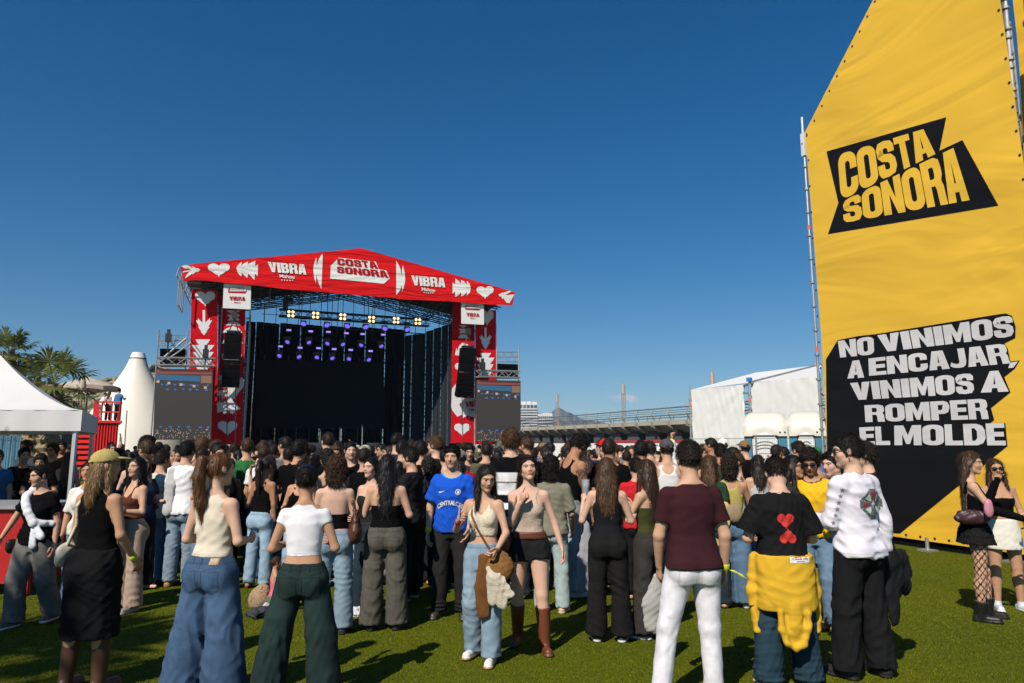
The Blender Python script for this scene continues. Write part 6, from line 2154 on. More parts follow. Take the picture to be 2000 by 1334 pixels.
mb.tube([tpp(*KT(868, 430), 0), tpp(*KT(812, 440), 0), tpp(*KT(790, 490), .2)], .04, 6)
for (x, y) in ((870, 600),): mb.tube([tpp(*KT(x, 400), 0), tpp(*KT(x, 400), 2.5)], .03, 6)
f.part(mb, 'scaffold_tubes', M_METAL, smooth=True); f.part(cp, 'couplers', M_METAL); f.part(tp, 'tape_marks', M_ORANGE)
c = tpp(*KT(870, 390), -.05); mb = MB(); mb.box(c + Vector((0, 0, .05)), (.14, .14, .13), TRZ); f.part(mb, 'blue_cap', mat('blue_cap', (.03, .20, .55), .5))

# toilets: two cabins, side by side
PT0, PT1 = at_depth(1453, 880, 18.6), at_depth(1614, 880, 17.9)
PU = Vector((PT1.x - PT0.x, PT1.y - PT0.y, 0)); PW = PU.length; PU.normalize(); PN = Vector((-PU.y, PU.x, 0)); PN = PN if PN.y > 0 else -PN
PRZ = math.atan2(PU.y, PU.x)
M_CREAM = mat('cream_plastic', (.66, .63, .55), .45, var=.05); M_TEAL = mat('teal_plastic', (.035, .20, .32), .4, var=.08); M_DOOR = mat('door_plastic', (.72, .72, .70), .4, var=.04)
def toilet(u0, w, label, sign):
 o_ = Vector((PT0.x, PT0.y, 0)) + PU * u0
 P = lambda u, v, z: o_ + PU * u + PN * v + Vector((0, 0, z))
 f = Frame('portable_toilet', o_ + PU * w / 2, PRZ, label, 'portable toilet', 'portable toilets by the white tarpaulin')
 mb = MB()
 for (a, b) in ((0.02, .20), (w - .24, w - .02)): mb.prism([P(a, 0, .05), P(b, 0, .05), P(b, 0, 1.98), P(a, 0, 1.98)], PN * 1.1)
 mb.prism([P(.02, 1.1, .05), P(w - .02, 1.1, .05), P(w - .02, 1.1, 1.98), P(.02, 1.1, 1.98)], PN * .04)
 f.part(mb, 'walls', M_TEAL)
 # roof: a cream band with an arch over the door, domed top
 mb = MB(); N_ = 14; rows = []
 for (v, zs) in ((-.06, 0), (.12, .26), (.45, .36), (.80, .34), (1.12, .12), (1.16, -.04)):
  row = []
  for k in range(N_ + 1):
   t = k / N_; u = -.02 + (w + .04) * t
   ed = 1 - abs(2 * t - 1) ** 6
   row.append(P(u, v, 2.20 + zs * (.45 + .55 * ed) + .05 * ed))
  rows.append(row)
 low = []
 d0, d1 = .22, w - .26
 for k in range(N_ + 1):
  t = k / N_; u = -.02 + (w + .04) * t
  m_ = (u - d0) / (d1 - d0)
  z = 1.96 + (.17 * (1 - (2 * m_ - 1) ** 2) if 0 < m_ < 1 else 0)
  low.append(P(u, -.06, z))
 rows.insert(0, low)
 b0 = len(mb.v)
 for rr in rows: mb.v += [tuple(p) for p in rr]
 for i in range(len(rows) - 1):
  for k in range(N_): mb.f.append([b0 + i * (N_ + 1) + k, b0 + i * (N_ + 1) + k + 1, b0 + (i + 1) * (N_ + 1) + k + 1, b0 + (i + 1) * (N_ + 1) + k]); mb.m.append(0)
 mb.prism([P(-.02, -.055, 1.985), P(w + .02, -.055, 1.985), P(w + .02, 1.14, 1.985), P(-.02, 1.14, 1.985)], Vector((0, 0, .02)))
 f.part(mb, 'roof', M_CREAM, smooth=True)
 mb = MB(); arc = [P(d0 + (d1 - d0) * k / 10, -.01, 1.88 + .19 * (1 - (2 * k / 10 - 1) ** 2)) for k in range(11)]
 mb.prism([P(d1, -.01, .12), P(d0, -.01, .12)] + arc, PN * .05); d = f.part(mb, 'door', M_DOOR)
 mb = MB()
 for j, z in enumerate((1.78, 1.70, 1.62)):
  pts = [P(d0 + .10 + (d1 - d0 - .20) * k / 8, -.02, z + .05 * (1 - (2 * k / 8 - 1) ** 2)) for k in range(9)]
  mb.tube(pts, .014, 5)
 f.part(mb, 'vent_slats', mat('vent_shadow', (.30, .30, .29), .6), d)
 mb = MB()
 for u in (w - .19, w - .07): mb.tube([P(u, -.075, 2.06), P(u, -.05, 2.06)], .022, 8)
 f.part(mb, 'bolts', M_DARKMETAL)
 if sign:
  mb = MB(); a, b = d0 + .15, d1 - .15
  mb.prism([P(a, -.02, .75), P(b, -.02, .75), P(b, -.02, 1.52), P(a, -.02, 1.52)], PN * .008); sg_ = f.part(mb, 'door_sign', mat('sign_paper', (.76, .75, .76), .5), d)
  mb = MB()
  for body, z0, z1 in (('TOi', 1.12, 1.40), ('TOi', .82, 1.06)):
   uv, Fs = text_mesh(body, .02)
   mb.poly([P(a + .07 + (b - a - .14) * u, -.026, z0 + (z1 - z0) * v) for u, v in uv], Fs)
  f.part(mb, 'lettering', mat('sign_black', (.02, .02, .03), .5), d)
  mb = MB(); hc = (b - .10, 1.46)
  P2 = heart(0, 0, .08, .07, None)
  mb.poly([P(hc[0] + x, -.028, hc[1] - y) for x, y in P2]); f.part(mb, 'heart_mark', mat('sign_red', (.7, .03, .05), .5), d)
  mb = MB()
  for (u0_, z0_, u1_, z1_) in ((a, 1.52, b, 1.52), (a, .75, a, 1.52), (b, .75, b, 1.52)): mb.tube([P(u0_, -.025, z0_), P(u1_, -.025, z1_)], .006, 4)
  f.part(mb, 'sign_frame', M_DARKMETAL, d)
toilet(0, PW * .555, 'cream and teal portable toilet with a lettered sign on its white door', True)
toilet(PW * .56, PW * .44, 'cream and teal portable toilet with slatted white door next to the yellow wall', False)
# mesh site fence before the toilets
f = Frame('mesh_fence', at_ground(1450, 980), 0, 'thin wire mesh site fence in front of the portable toilets', 'fence')
mb = MB(); a, b = at_depth(1352, 870, 19), at_depth(1620, 870, 16.6)
for k in range(61):
 q = a.lerp(b, k / 60); mb.tube([Vector((q.x, q.y, 0)), Vector((q.x, q.y, 1.90))], .0035, 3, cap=False)
for z in (.2, .6, 1.0, 1.4, 1.72, 1.90):
 mb.tube([Vector((a.x, a.y, z)), Vector((b.x, b.y, z))], .005 if z < 1.8 else .008, 3, cap=False)
f.part(mb, 'wire_mesh', M_METAL)
mb = MB()
for t in (0, .5, 1): q = a.lerp(b, t); mb.tube([Vector((q.x, q.y, 0)), Vector((q.x, q.y, 1.95))], .025, 6)
f.part(mb, 'posts', M_METAL)

# ------------------------------------------------------------------ left side: tent, container, gazebo, bar, palms
c = at_depth(257, 860, 56); c.z = 0
f = Frame('peaked_tent', c, 0, 'tall white conical tent with a capped tip behind the red container', 'tent')
s = 56 / 1395
mb = MB(); prof = []
for (r_, y) in ((112, 872), (104, 858), (86, 828), (72, 804), (58, 782), (48, 766), (41.5, 755), (35, 744), (28, 732), (22.5, 721), (18, 710), (14.9, 699)):
 prof.append((r_ * s, (872 - y) * s + 1.7))
prof[0] = (118 * s, 0.1)
mb.lathe(c, prof, 40); f.part(mb, 'canvas', mat('tent_canvas', (.74, .70, .62), .6, var=.05, vscale=.6, bump=.3, bscale=.8, stretch=(1, 1, .3)), smooth=True)
z1 = prof[-1][1]
mb = MB(); mb.lathe(c, [(15 * s, z1 - .03), (15.2 * s, z1), (14.5 * s, z1 + .05), (11.5 * s, z1 + 10.5 * s), (11 * s, z1 + 11.4 * s), (2 * s, z1 + 11.8 * s)], 32); f.part(mb, 'cap', mat('tent_cap', (.74, .73, .70), .5), smooth=True)
mb = MB(); mb.lathe(c, [(15.6 * s, z1 - .06), (15.8 * s, z1 - .02), (15.6 * s, z1 + .02)], 32); f.part(mb, 'band', M_DARKMETAL)
mb = MB(); q = at_depth(246, 850, 45); t = at_depth(248, 802, 45); mb.tube([Vector((q.x, q.y, 0)), t], .03, 5); f.part(mb, 'guy_pole', M_DARKMETAL)

# red container with a railed platform on top
CY = 35.5
M_REDP = mat('red_paint', (.62, .012, .010), .45, 0, .10, 1.5)
c0, c1 = at_depth(181, 835, CY), at_depth(231, 838, CY + .25)
CUU = Vector((c1.x - c0.x, c1.y - c0.y, 0)); CWD = CUU.length; CUU.normalize(); CVV = Vector((-.51, .86, 0))
f = Frame('red_container', Vector((c0.x, c0.y, 0)), math.atan2(CUU.y, CUU.x), 'red corrugated container carrying a railed viewing platform', 'container')
C_p = lambda u, v, z: Vector((c0.x, c0.y, z)) + CUU * u + CVV * v
zt = at_depth(200, 826, CY).z
mb = MB()
pts = []
n = 9
for k in range(n):
 u0 = CWD * k / n; w_ = CWD / n
 pts += [(u0, 0), (u0 + w_ * .35, 0), (u0 + w_ * .5, .07), (u0 + w_ * .85, .07)]
pts += [(CWD, 0), (CWD, 5.5), (0, 5.5)]
mb.prism([C_p(u, v, .1) for u, v in pts], Vector((0, 0, zt - .1))); f.part(mb, 'corrugated_box', M_REDP)
mb = MB(); mb.prism([C_p(-.1, -.1, zt), C_p(CWD + .15, -.1, zt), C_p(CWD + .15, 5.6, zt), C_p(-.1, 5.6, zt)], Vector((0, 0, .12))); f.part(mb, 'platform', M_REDP)
mb = MB()
for u in (0, .35, .8, CWD): mb.tube([C_p(u, -.02, zt), C_p(u, -.02, zt + 1.05)], .035, 6)
for v in (1.3, 2.8, 5.4): mb.tube([C_p(CWD, v, zt), C_p(CWD, v, zt + 1.05)], .035, 6); mb.tube([C_p(0, v, zt), C_p(0, v, zt + 1.05)], .035, 6)
for z in (.55, 1.05):
 mb.tube([C_p(0, -.02, zt + z), C_p(CWD, -.02, zt + z), C_p(CWD, 5.4, zt + z)], .04, 6); mb.tube([C_p(0, -.02, zt + z), C_p(0, 5.4, zt + z)], .035, 6)
mb.prism([C_p(-.02, -.06, zt), C_p(.28, -.06, zt), C_p(.20, -.06, zt + 1.0), C_p(.02, -.06, zt + 1.1)], CVV * .04)
f.part(mb, 'railing', M_REDP)
# stair flank and side container
q0, q1 = at_depth(122, 850, 36), at_depth(180, 850, 35.8)
f2 = Frame('red_stair', Vector((q0.x, q0.y, 0)), 0, 'red metal stair flank with level treads beside the red container', 'stair')
mb = MB()
for k in range(8):
 z = .25 + k * .27; mb.prism([Vector((q0.x + k * .05, q0.y + .02 * k, z)), Vector((q1.x, q1.y, z)), Vector((q1.x, q1.y, z + .16)), Vector((q0.x + k * .05, q0.y + .02 * k, z + .16))], Vector((0, .35, 0)))
f2.part(mb, 'treads', M_REDP)
mb = MB()
for t in (0, .5, 1): q = q0.lerp(q1, t); mb.tube([Vector((q.x, q.y + .4, 0)), Vector((q.x, q.y + .4, 2.6))], .05, 6)
mb.prism([Vector((q0.x, q0.y + .5, .1)), Vector((q1.x, q1.y + .5, .1)), Vector((q1.x, q1.y + .5, 2.4)), Vector((q0.x, q0.y + .5, 2.2))], Vector((0, .05, 0)))
f2.part(mb, 'stringers', mat('dark_red_paint', (.30, .008, .008), .5))

# cream parasols behind the platform
def parasol(cx, ctop, hw, ydrop, Y, label, closed=False):
 c = at_depth(cx, 800, Y); zt = at_depth(cx, ctop, Y).z; zb = at_depth(cx, ydrop, Y).z; w = hw * Y / 1395
 f = Frame('parasol', Vector((c.x, Y, 0)), 0, label, 'parasol', 'cream parasols behind the red platform')
 m_ = mat('parasol_canvas', (.56, .48, .38), .8, transl=.15)
 if closed:
  mb = MB(); mb.lathe((c.x, Y, 0), [(w * .8, zb), (w, zb + .25), (w * .75, (zb + zt) / 2), (w * .5, zt - .15), (.03, zt)], 14); f.part(mb, 'folded_canopy', m_, smooth=True)
 else:
  mb = MB(); n = 8; a0 = R(12)
  ap = Vector((c.x, Y, zt)); ring_ = [Vector((c.x + w * math.cos(a0 + k * math.pi / 4), Y + w * math.sin(a0 + k * math.pi / 4), zb)) for k in range(n)]
  for k in range(n):
   a, b = ring_[k], ring_[(k + 1) % n]; m2 = (a + b) / 2 + Vector((0, 0, .05))
   mb.poly([ap, a, m2]); mb.poly([ap, m2, b])
   mb.poly([a, a - Vector((0, 0, .22)), m2 - Vector((0, 0, .2)), m2]); mb.poly([m2, m2 - Vector((0, 0, .2)), b - Vector((0, 0, .22)), b])
  f.part(mb, 'canopy', m_)
  mb = MB()
  for k in range(n): mb.tube([ap - Vector((0, 0, .12)), ring_[k] - Vector((0, 0, .06))], .025, 5)
  f.part(mb, 'ribs', mat('parasol_wood', (.25, .15, .08), .6))
 mb = MB(); mb.tube([Vector((c.x, Y, 0)), Vector((c.x, Y, zt + .05))], .045, 8); f.part(mb, 'pole', mat('parasol_wood', (.25, .15, .08), .6))
parasol(168, 736, 58, 756, 40, 'open cream parasol with sloping canopy right of the palms')
parasol(157, 729, 7, 762, 38, 'closed cream parasol beside the right palm', True)

# palms
def palm(name_label, base, h, crown_r, nfr, seed, trunk_r=.22, fan=True, group='palms at the left', lean=0.0, skirt=True):
 r = np.random.RandomState(seed)
 f = Frame('palm_tree', Vector((base[0], base[1], 0)), 0, name_label, 'palm tree', group)
 mb = MB(); n = 30; pts, rs = [], []
 top = Vector((base[0] + lean, base[1], h))
 for k in range(n + 1):
  t = k / n
  pts.append(Vector((base[0] + lean * t * t, base[1], h * t))); rs.append(trunk_r * (1.25 - .35 * t) * (1 + (.16 if k % 2 else -.05)))
 mb.tube(pts, rs, 12)
 for k in range(int(h * 34)):       # old leaf bases, in spirals
  z = h * (k + .5) / int(h * 34); a = k * 2.4
  p = Vector((base[0] + lean * (z / h) ** 2, base[1], z)); d = Vector((math.cos(a), math.sin(a), 0)); rr = trunk_r * (1.2 - .3 * z / h); s = Vector((-d.y, d.x, 0)) * .075
  mb.poly([p + d * rr * .8 - s, p + d * rr * .8 + s, p + d * (rr + .10) + s * .55 + Vector((0, 0, .17)), p + d * (rr + .10) - s * .55 + Vector((0, 0, .17))])
 f.part(mb, 'trunk', mat('palm_trunk', (.26, .19, .11), .95, 0, .45, 14, .5, 30))
 def fronds(green):
  V, T = [], []
  def tri(*P):
   b = len(V); V.extend(P); T.append((b, b + 1, b + 2))
  for i in range(nfr if green else nfr // 2):
   a = i * 2.399 + r.uniform(-.3, .3)
   el = (1.25 - 1.75 * (i / nfr) if green else -.75 - .5 * r.rand()) + r.uniform(-.1, .1)
   d = np.array([math.cos(a) * math.cos(el), math.sin(a) * math.cos(el), math.sin(el)])
   L_ = crown_r * r.uniform(.50, .72)
   p = np.array(top); st = [p]
   for k in range(6):                      # stalk bends down
    d = d + v3(0, 0, -.035 - .05 * (el < .4)); d /= np.linalg.norm(d); st.append(st[-1] + d * L_ / 6)
   hub = st[-1]
   s = np.cross(d, v3(0, 0, 1)); s /= np.linalg.norm(s) + 1e-9; u = np.cross(s, d)
   for k in range(6):
    w = .016
    tri(st[k] - s * w, st[k] + s * w, st[k + 1] + s * w); tri(st[k] - s * w, st[k + 1] + s * w, st[k + 1] - s * w)
   nl = 30
   for k in range(nl):
    b = (k / (nl - 1) - .5) * 2 * (2.35 if fan else 1.3)
    ld = d * math.cos(b) + s * math.sin(b) + u * (.12 * math.cos(2 * b)) + r.normal(size=3) * .05
    ld /= np.linalg.norm(ld); ln = crown_r * r.uniform(.42, .56) * (1 - .28 * abs(b) / 2.4)
    q1 = hub + ld * ln * .62; q2 = q1 + (ld + v3(0, 0, -.45 * r.uniform(.4, 1.5))) * ln * .42
    sd_ = np.cross(ld, u); sd_ /= np.linalg.norm(sd_) + 1e-9; w = ln * .055
    tri(hub, q1 - sd_ * w, q1 + sd_ * w); tri(q1 - sd_ * w, q2, q1 + sd_ * w)
  return np.array(V), np.array(T)
 V, T = fronds(True)
 inv = np.array(f.inv)[:3, 3]
 me = np_mesh('crown', V + inv, T, False, None, [mat('palm_leaf', (.150, .165, .036), .5, 0, .35, 3, transl=.25)])
 link('crown', me, f.root)
 if skirt:
  V, T = fronds(False)
  me = np_mesh('dead_fronds', V + inv, T, False, None, [mat('dry_palm_leaf', (.30, .22, .10), .8, 0, .3, 3, transl=.1)])
  link('dead_fronds', me, f.root)
def palm_at(px, pyc, Y, **k):
 c = at_depth(px, pyc, Y); return (c.x, Y), c.z
b, h = palm_at(18, 690, 21); palm('fan palm with a drooping shaggy crown at the frame edge', b, h, .86, 26, 2, .2)
b, h = palm_at(105, 752, 19); palm('fan palm with spread stiff fronds beside the white gazebo', b, h, 1.12, 17, 3, .24)
b, h = palm_at(72, 745, 23); palm('fan palm half hidden between the two nearer palms', b, h, .85, 18, 8, .22)
palm('tall palm outside the frame that shades the lawn', (-8.05, -1.0), 6.9, 1.75, 30, 11, .2, group='palms outside the frame')
palm('palm outside the frame that shades the gazebo roof', (-10.75, 6.0), 6.1, 1.15, 16, 12, .2, group='palms outside the frame')
palm('palm outside the frame behind the bar', (-13.8, 4.9), 6.4, 1.8, 26, 13, .2, group='palms outside the frame')

# gazebo
GY = 11.3
gc = at_depth(150, 842, GY)                       # front right leg top
g0 = Vector((gc.x, GY, 0)); GU, GV = Vector((.985, .17, 0)).normalized(), Vector((-.44, .90, 0)).normalized()
GS = 3.0
G_ = lambda u, v, z: g0 - GU * u + GV * v + Vector((0, 0, z))
f = Frame('gazebo', g0 - GU * 1.5 + GV * 1.5, 0, 'white pop-up gazebo over the red bar', 'gazebo')
zb, ze, zp = gc.z, gc.z + .33, at_depth(-8, 694, GY + 1.1).z
M_GAZ = mat('gazebo_cloth', (.70, .69, .68), .7, 0, .04, 2, .25, 3, transl=.12)
mb = MB(); n = 14
ctr = G_(1.5, 1.5, zp)
corner = [G_(-.06, -.06, ze), G_(3.06, -.06, ze), G_(3.06, 3.06, ze), G_(-.06, 3.06, ze)]
for i in range(4):
 a, b = corner[i], corner[(i + 1) % 4]
 grid = []
 for k in range(n + 1):
  t = k / n
  row = []
  for j in range(n + 1):
   s_ = j / n
   e_ = a.lerp(b, s_); p = e_.lerp(ctr, t);
   p.z = ze + (zp - ze) * (t ** 1.55) - .05 * math.sin(math.pi * s_) * (1 - t) * math.sin(math.pi * min(1, t * 3 + .05)) * 1.2
   row.append(p)
  grid.append(row)
 b0 = len(mb.v)
 for row in grid: mb.v += [tuple(p) for p in row]
 for k in range(n):
  for j in range(n): mb.f.append([b0 + k * (n + 1) + j, b0 + k * (n + 1) + j + 1, b0 + (k + 1) * (n + 1) + j + 1, b0 + (k + 1) * (n + 1) + j]); mb.m.append(0)
f.part(mb, 'canopy', M_GAZ, smooth=True)
mb = MB()
for i in range(4):
 a, b = corner[i], corner[(i + 1) % 4]
 nn = 24
 d = (b - a).normalized(); o_ = Vector((d.y, -d.x, 0))
 b0 = len(mb.v)
 for k in range(nn + 1):
  q = a.lerp(b, k / nn) + o_ * .012 * math.sin(k * 1.7)
  mb.v += [tuple(q), tuple(q - Vector((0, 0, ze - zb)) + o_ * .012 * math.sin(k * 2.3))]
 for k in range(nn): mb.f.append([b0 + 2 * k, b0 + 2 * k + 2, b0 + 2 * k + 3, b0 + 2 * k + 1]); mb.m.append(0)
f.part(mb, 'valance', M_GAZ, smooth=True)
for (u, v) in ((.02, .02), (2.98, .02), (2.98, 2.98), (.02, 2.98)):
 mb = MB(); p = G_(u, v, 0); mb.box(p + Vector((0, 0, ze / 2)), (.055, .055, ze)); mb.box(p + Vector((0, 0, .01)), (.12, .12, .02)); f.part(mb, 'leg', mat('white_metal', (.55, .55, .56), .4, .4))
mb = MB()
for (a, b) in (((0, 0), (3, 0)), ((3, 0), (3, 3)), ((3, 3), (0, 3)), ((0, 3), (0, 0))): truss(mb, G_(*a, zb + .12), G_(*b, zb + .12), .25, .8, .012, .010, two=True)
f.part(mb, 'roof_struts', M_METAL)
# red bar counter
bc0 = at_ground(52, 1165)
B_ = lambda u, v, z: Vector((bc0.x - u, bc0.y + v, z))
f = Frame('bar_counter', B_(1.6, .4, 0), 0, 'red bar counter with a grey top under the gazebo', 'bar counter')
mb = MB()
for k in range(5):
 mb.prism([B_(.62 * k + .01, 0, .14), B_(.62 * k + .60, 0, .14), B_(.62 * k + .60, 0, .98), B_(.62 * k + .01, 0, .98)], Vector((0, .04, 0)))
mb.prism([B_(0, .04, .14), B_(0, .75, .14), B_(0, .75, .98), B_(0, .04, .98)], Vector((-.03, 0, 0)))
for k in range(6): mb.box(B_(.62 * k + .03, .03, .49), (.06, .06, .98))
f.part(mb, 'front_panels', mat('bar_red', (.42, .012, .014), .45, 0, .12, 2))
mb = MB(); mb.prism([B_(-.05, -.05, .98), B_(3.2, -.05, .98), B_(3.2, .80, .98), B_(-.05, .80, .98)], Vector((0, 0, .045))); f.part(mb, 'counter_top', mat('counter_grey', (.30, .30, .31), .35))
f = Frame('back_counter', G_(1.2, 1.8, 0), 0, 'grey serving table at the back of the gazebo', 'table')
mb = MB(); mb.prism([G_(.2, 1.6, 1.0), G_(2.8, 1.6, 1.0), G_(2.8, 2.2, 1.0), G_(.2, 2.2, 1.0)], Vector((0, 0, .05))); f.part(mb, 'table_top', mat('counter_grey', (.30, .30, .31), .35))
for (u, v) in ((.25, 1.65), (2.75, 1.65), (2.75, 2.15), (.25, 2.15)):
 mb = MB(); mb.tube([G_(u, v, 0), G_(u, v, 1.0)], .025, 6); f.part(mb, 'leg', M_METAL)
# screened fence behind the gazebo
f = Frame('screened_fence', at_depth(20, 880, 17), 0, 'mesh fence screened with blue cloth behind the gazebo', 'fence')
a, b = at_depth(-160, 880, 17.2), at_depth(42, 880, 17); a.z = b.z = 0
mb = MB(); N_ = 40; b0 = 0
for k in range(N_ + 1):
 q = a.lerp(b, k / N_); mb.v += [(q.x, q.y + .03 * math.sin(k * 1.9), .05), (q.x, q.y + .03 * math.sin(k * 2.3 + 1), 1.95)]
mb.f = [[2 * k, 2 * k + 2, 2 * k + 3, 2 * k + 1] for k in range(N_)]; mb.m = [0] * N_
f.part(mb, 'blue_screen', mat('blue_screen', (.12, .30, .42), .8, 0, .2, 5, transl=.3))
mb = MB()
for k in range(0, 41):
 q = a.lerp(b, k / 40); mb.tube([q + Vector((0, -.06, 0)), q + Vector((0, -.06, 2.25))], .006, 3, cap=False)
for z in (.3, 1.1, 1.9, 2.25): mb.tube([a + Vector((0, -.06, z)), b + Vector((0, -.06, z))], .008, 3, cap=False)
f.part(mb, 'wire_mesh', M_METAL)
q0, q1 = at_depth(78, 880, 26), at_depth(118, 880, 26)
f = Frame('kiosk', Vector(((q0.x + q1.x) / 2, 26, 0)), 0, 'dark grey kiosk seen under the gazebo between the palm trunks', 'kiosk')
mb = MB(); mb.box(((q0.x + q1.x) / 2, 26.5, 1.25), (q1.x - q0.x, 1, 2.5)); f.part(mb, 'wall', mat('kiosk_grey', (.10, .09, .085), .7))
mb = MB(); mb.box(((q0.x + q1.x) / 2, 26.5, 2.56), (q1.x - q0.x + .2, 1.2, .12)); f.part(mb, 'roof', mat('kiosk_white', (.6, .58, .55), .6))
mb = MB(); mb.box(((q0.x + q1.x) / 2, 25.96, 1.4), ((q1.x - q0.x) * .6, .06, .9)); f.part(mb, 'hatch', mat('kiosk_hatch', (.04, .07, .13), .4))
# ------------------------------------------------------------------ the people one can tell apart
HOLD = ((.28, .0, -1), (-.25, .95, .05))
HOLDUP = ((.22, .12, -1), (-.30, .80, .60))
HANG = ((.16, -.02, -1), (.02, .22, -1))
PKT = ((.34, -.16, -1), (-.06, .34, -1), dict(curl=35))
LIGHTJ, MIDJ, BLUEJ, DARKJ, BLACKJ = (.25, .35, .45), (.12, .20, .31), (.058, .110, .205), (.022, .036, .052), (.011, .011, .012)
WHT_ = (.74, .72, .74); BK = (.0042, .0042, .0048)
def jeans(c, kn=.082, he=.085, th=.098, **k): return dict(kind='pants', mat='denim', c=(c[0] * .78, c[1] * .76, c[2] * .74), kn=kn, he=he, th=th, fade=.35, **k)
def stand(a=.07, b=.07, f1=.03, f2=-.03, t=14): return dict(R=((a, f1, -1), (a * .6, f1 - .06, -1), t), L=((b, f2, -1), (b * .6, f2 - .05, -1), t))
PEOPLE = []
def who(label, **k):
 k['label'] = label
 PEOPLE.append(place(k)); return PEOPLE[-1]

def sash(g, p):
 """sweater tied over one shoulder and round the chest"""
 f = Field(); P = g.P; up = p.get('sash_side', 1)
 pts = [g.surf(up * (.11 - .035 * k), .46 - .055 * k, 1, .030) for k in range(6)]
 a = g.tp((up * .10, -.02, P['z'][-1] - .005))
 pts = [g.surf(up * .12, .40, -1, .03), a + v3(0, 0, .02)] + pts
 for q, r in zip(pts[:-1], pts[1:]): f.rc(q, r, .042, .046, k=.02)
 kn = pts[-1]
 f.ell(kn + v3(0, .02, 0), (.05, .04, .05), k=.02)
 for dx, ln in ((-.01, .24), (-.10, .14)):
  e = kn + v3(dx * up, .012, -ln); f.rc(kn, e, .034, .046, k=.015, sq=(v3(0, 1, 0), .6))
 for k in range(5):
  q, r = g.surf(-up * (.06 + .025 * k), .19 - .005 * k, 1, .02), g.surf(-up * (.085 + .025 * k), .185 - .005 * k, 1, .02); f.rc(q, r, .036, .034, k=.02)
 V, Q = f.mesh(.009, (), waves(5, 5, (.08, .2), .003, .5))
 return V, [Q], np.ones((len(V), 3), np.float32)

def cloth_strip(pts, w, thick=.45, nrm_=(0, 1, 0)):
 def fn(g, p):
  f = Field(); P = pts(g)
  for q, r in zip(P[:-1], P[1:]): f.rc(q, r, w, w, k=.02, sq=(np.array(nrm_, float), thick))
  V, Q = f.mesh(.009, (), waves(9, 5, (.08, .25), .006, .2))
  return V, [Q], np.ones((len(V), 3), np.float32)
 return fn

def tied_waist(g, p):
 """sweatshirt tied round the hips: band, back panel with hem rib, hood and sleeves hanging"""
 f = Field(); P = g.P
 zs = [-.40, -.36, -.28, -.14, -.02, .07]
 f.loft(g.pelv, np.eye(3), zs, [.205, .225, .238, .232, .226, .214], [.165, .178, .188, .192, .186, .176], [-.03] * 6, k=.02, n=2.3, cut=lambda x, y, z: np.where(z < -.02, y - .05 + .35 * np.minimum(0, z + .02), -1.0), z0=-.345)
 for sg in (1, -1):
  a = g.pelv + v3(sg * .205, .02, .02); b = g.pelv + v3(sg * .235, .0, -.22); c = g.pelv + v3(sg * .225, -.03, -.50)
  f.rc(a, b, .05, .055, k=.03); f.rc(b, c, .055, .035, k=.02)
 # hood: a loop that droops below the hem
 pts = [g.pelv + v3(x, -.205, z) for x, z in ((-.10, -.34), (-.095, -.46), (-.06, -.56), (0, -.59), (.06, -.56), (.10, -.46), (.105, -.34))]
 for q, r in zip(pts[:-1], pts[1:]): f.rc(q, r, .026, .026, k=.02, sq=(v3(0, 1, 0), .9))
 f.ell(g.pelv + v3(0, -.188, -.44), (.105, .026, .155), k=.015)
 f.ell(g.pelv + v3(.01, -.215, -.37), (.045, .02, .11), k=.03)
 V, Q = f.mesh(.0088, (), waves(21, 5, (.10, .30), .0045, .9))
 C = np.ones((len(V), 3), np.float32)
 z = V[:, 2] - g.pelv[2]
 C[(z > -.352) & (z < -.300) & (V[:, 1] < -.1)] *= .86
 return V, [Q], C

def ruffle(g, p):
 f = Field()
 for (z0, z1, w) in ((.00, .10, .165), (-.07, .03, .20), (-.15, -.04, .222)):
  f.loft(g.pelv, np.eye(3), [z0, z1], [w + .02, w - .02], [w * .80, w * .66], [-.01, -.01], k=.006)
 a = waves(3, 4, (.05, .09), .010, .05)
 V, Q = f.mesh(.0088, (), a)
 return V, [Q], np.ones((len(V), 3), np.float32)

def gloves(sd):
 def fn(g, p):
  f = Field(); b, c = g.elb[sd], g.wri[sd]
  f.limb(b + (b - c) * .2, c + (c - b) * .18, [0, .4, 1], [.048, .046, .036], k=.01)
  V, Q = f.mesh(.0085, (), waves(7, 4, (.03, .07), .003, 1))
  return V, [Q], np.ones((len(V), 3), np.float32)
 return fn

def net_paint(g, V, C):
 """fishnet pattern on the legs"""
 z = V[:, 2]; m = (z < g.pelv[2] + .02) & (z > .1)
 ang = np.zeros(len(V))
 for sd, sg in (('R', 1), ('L', -1)):
  s = (V[:, 0] * sg > 0)
  d = V - g.knee[sd]; ang[s] = np.arctan2(d[s, 0], d[s, 1] + 1e-6)
 k = 3.2
 a, b = (ang * k / 3.14 + z * 13) % 1, (ang * k / 3.14 - z * 13) % 1
 line = (np.minimum(np.minimum(a, 1 - a), np.minimum(b, 1 - b)) < .11)
 C[m & line] = (.03, .03, .03)

def collar_paint(col, r=.10, front=True):
 def fn(g, V, C):
  zt = g.P['z'][-1]
  c = g.tp((0, .02, zt + .012)); d = np.linalg.norm((V - c) * v3(1, 1, 1.25), axis=1)
  C[d < r] = np.array(col)
 return fn
def bands(spec, base):
 def fn(g, V, C):
  z = (V - g.pelv) @ g.T[:, 2]
  for z0, z1, c in spec: C[(z > z0) & (z < z1)] = np.array(c) / np.array(base)
 return fn

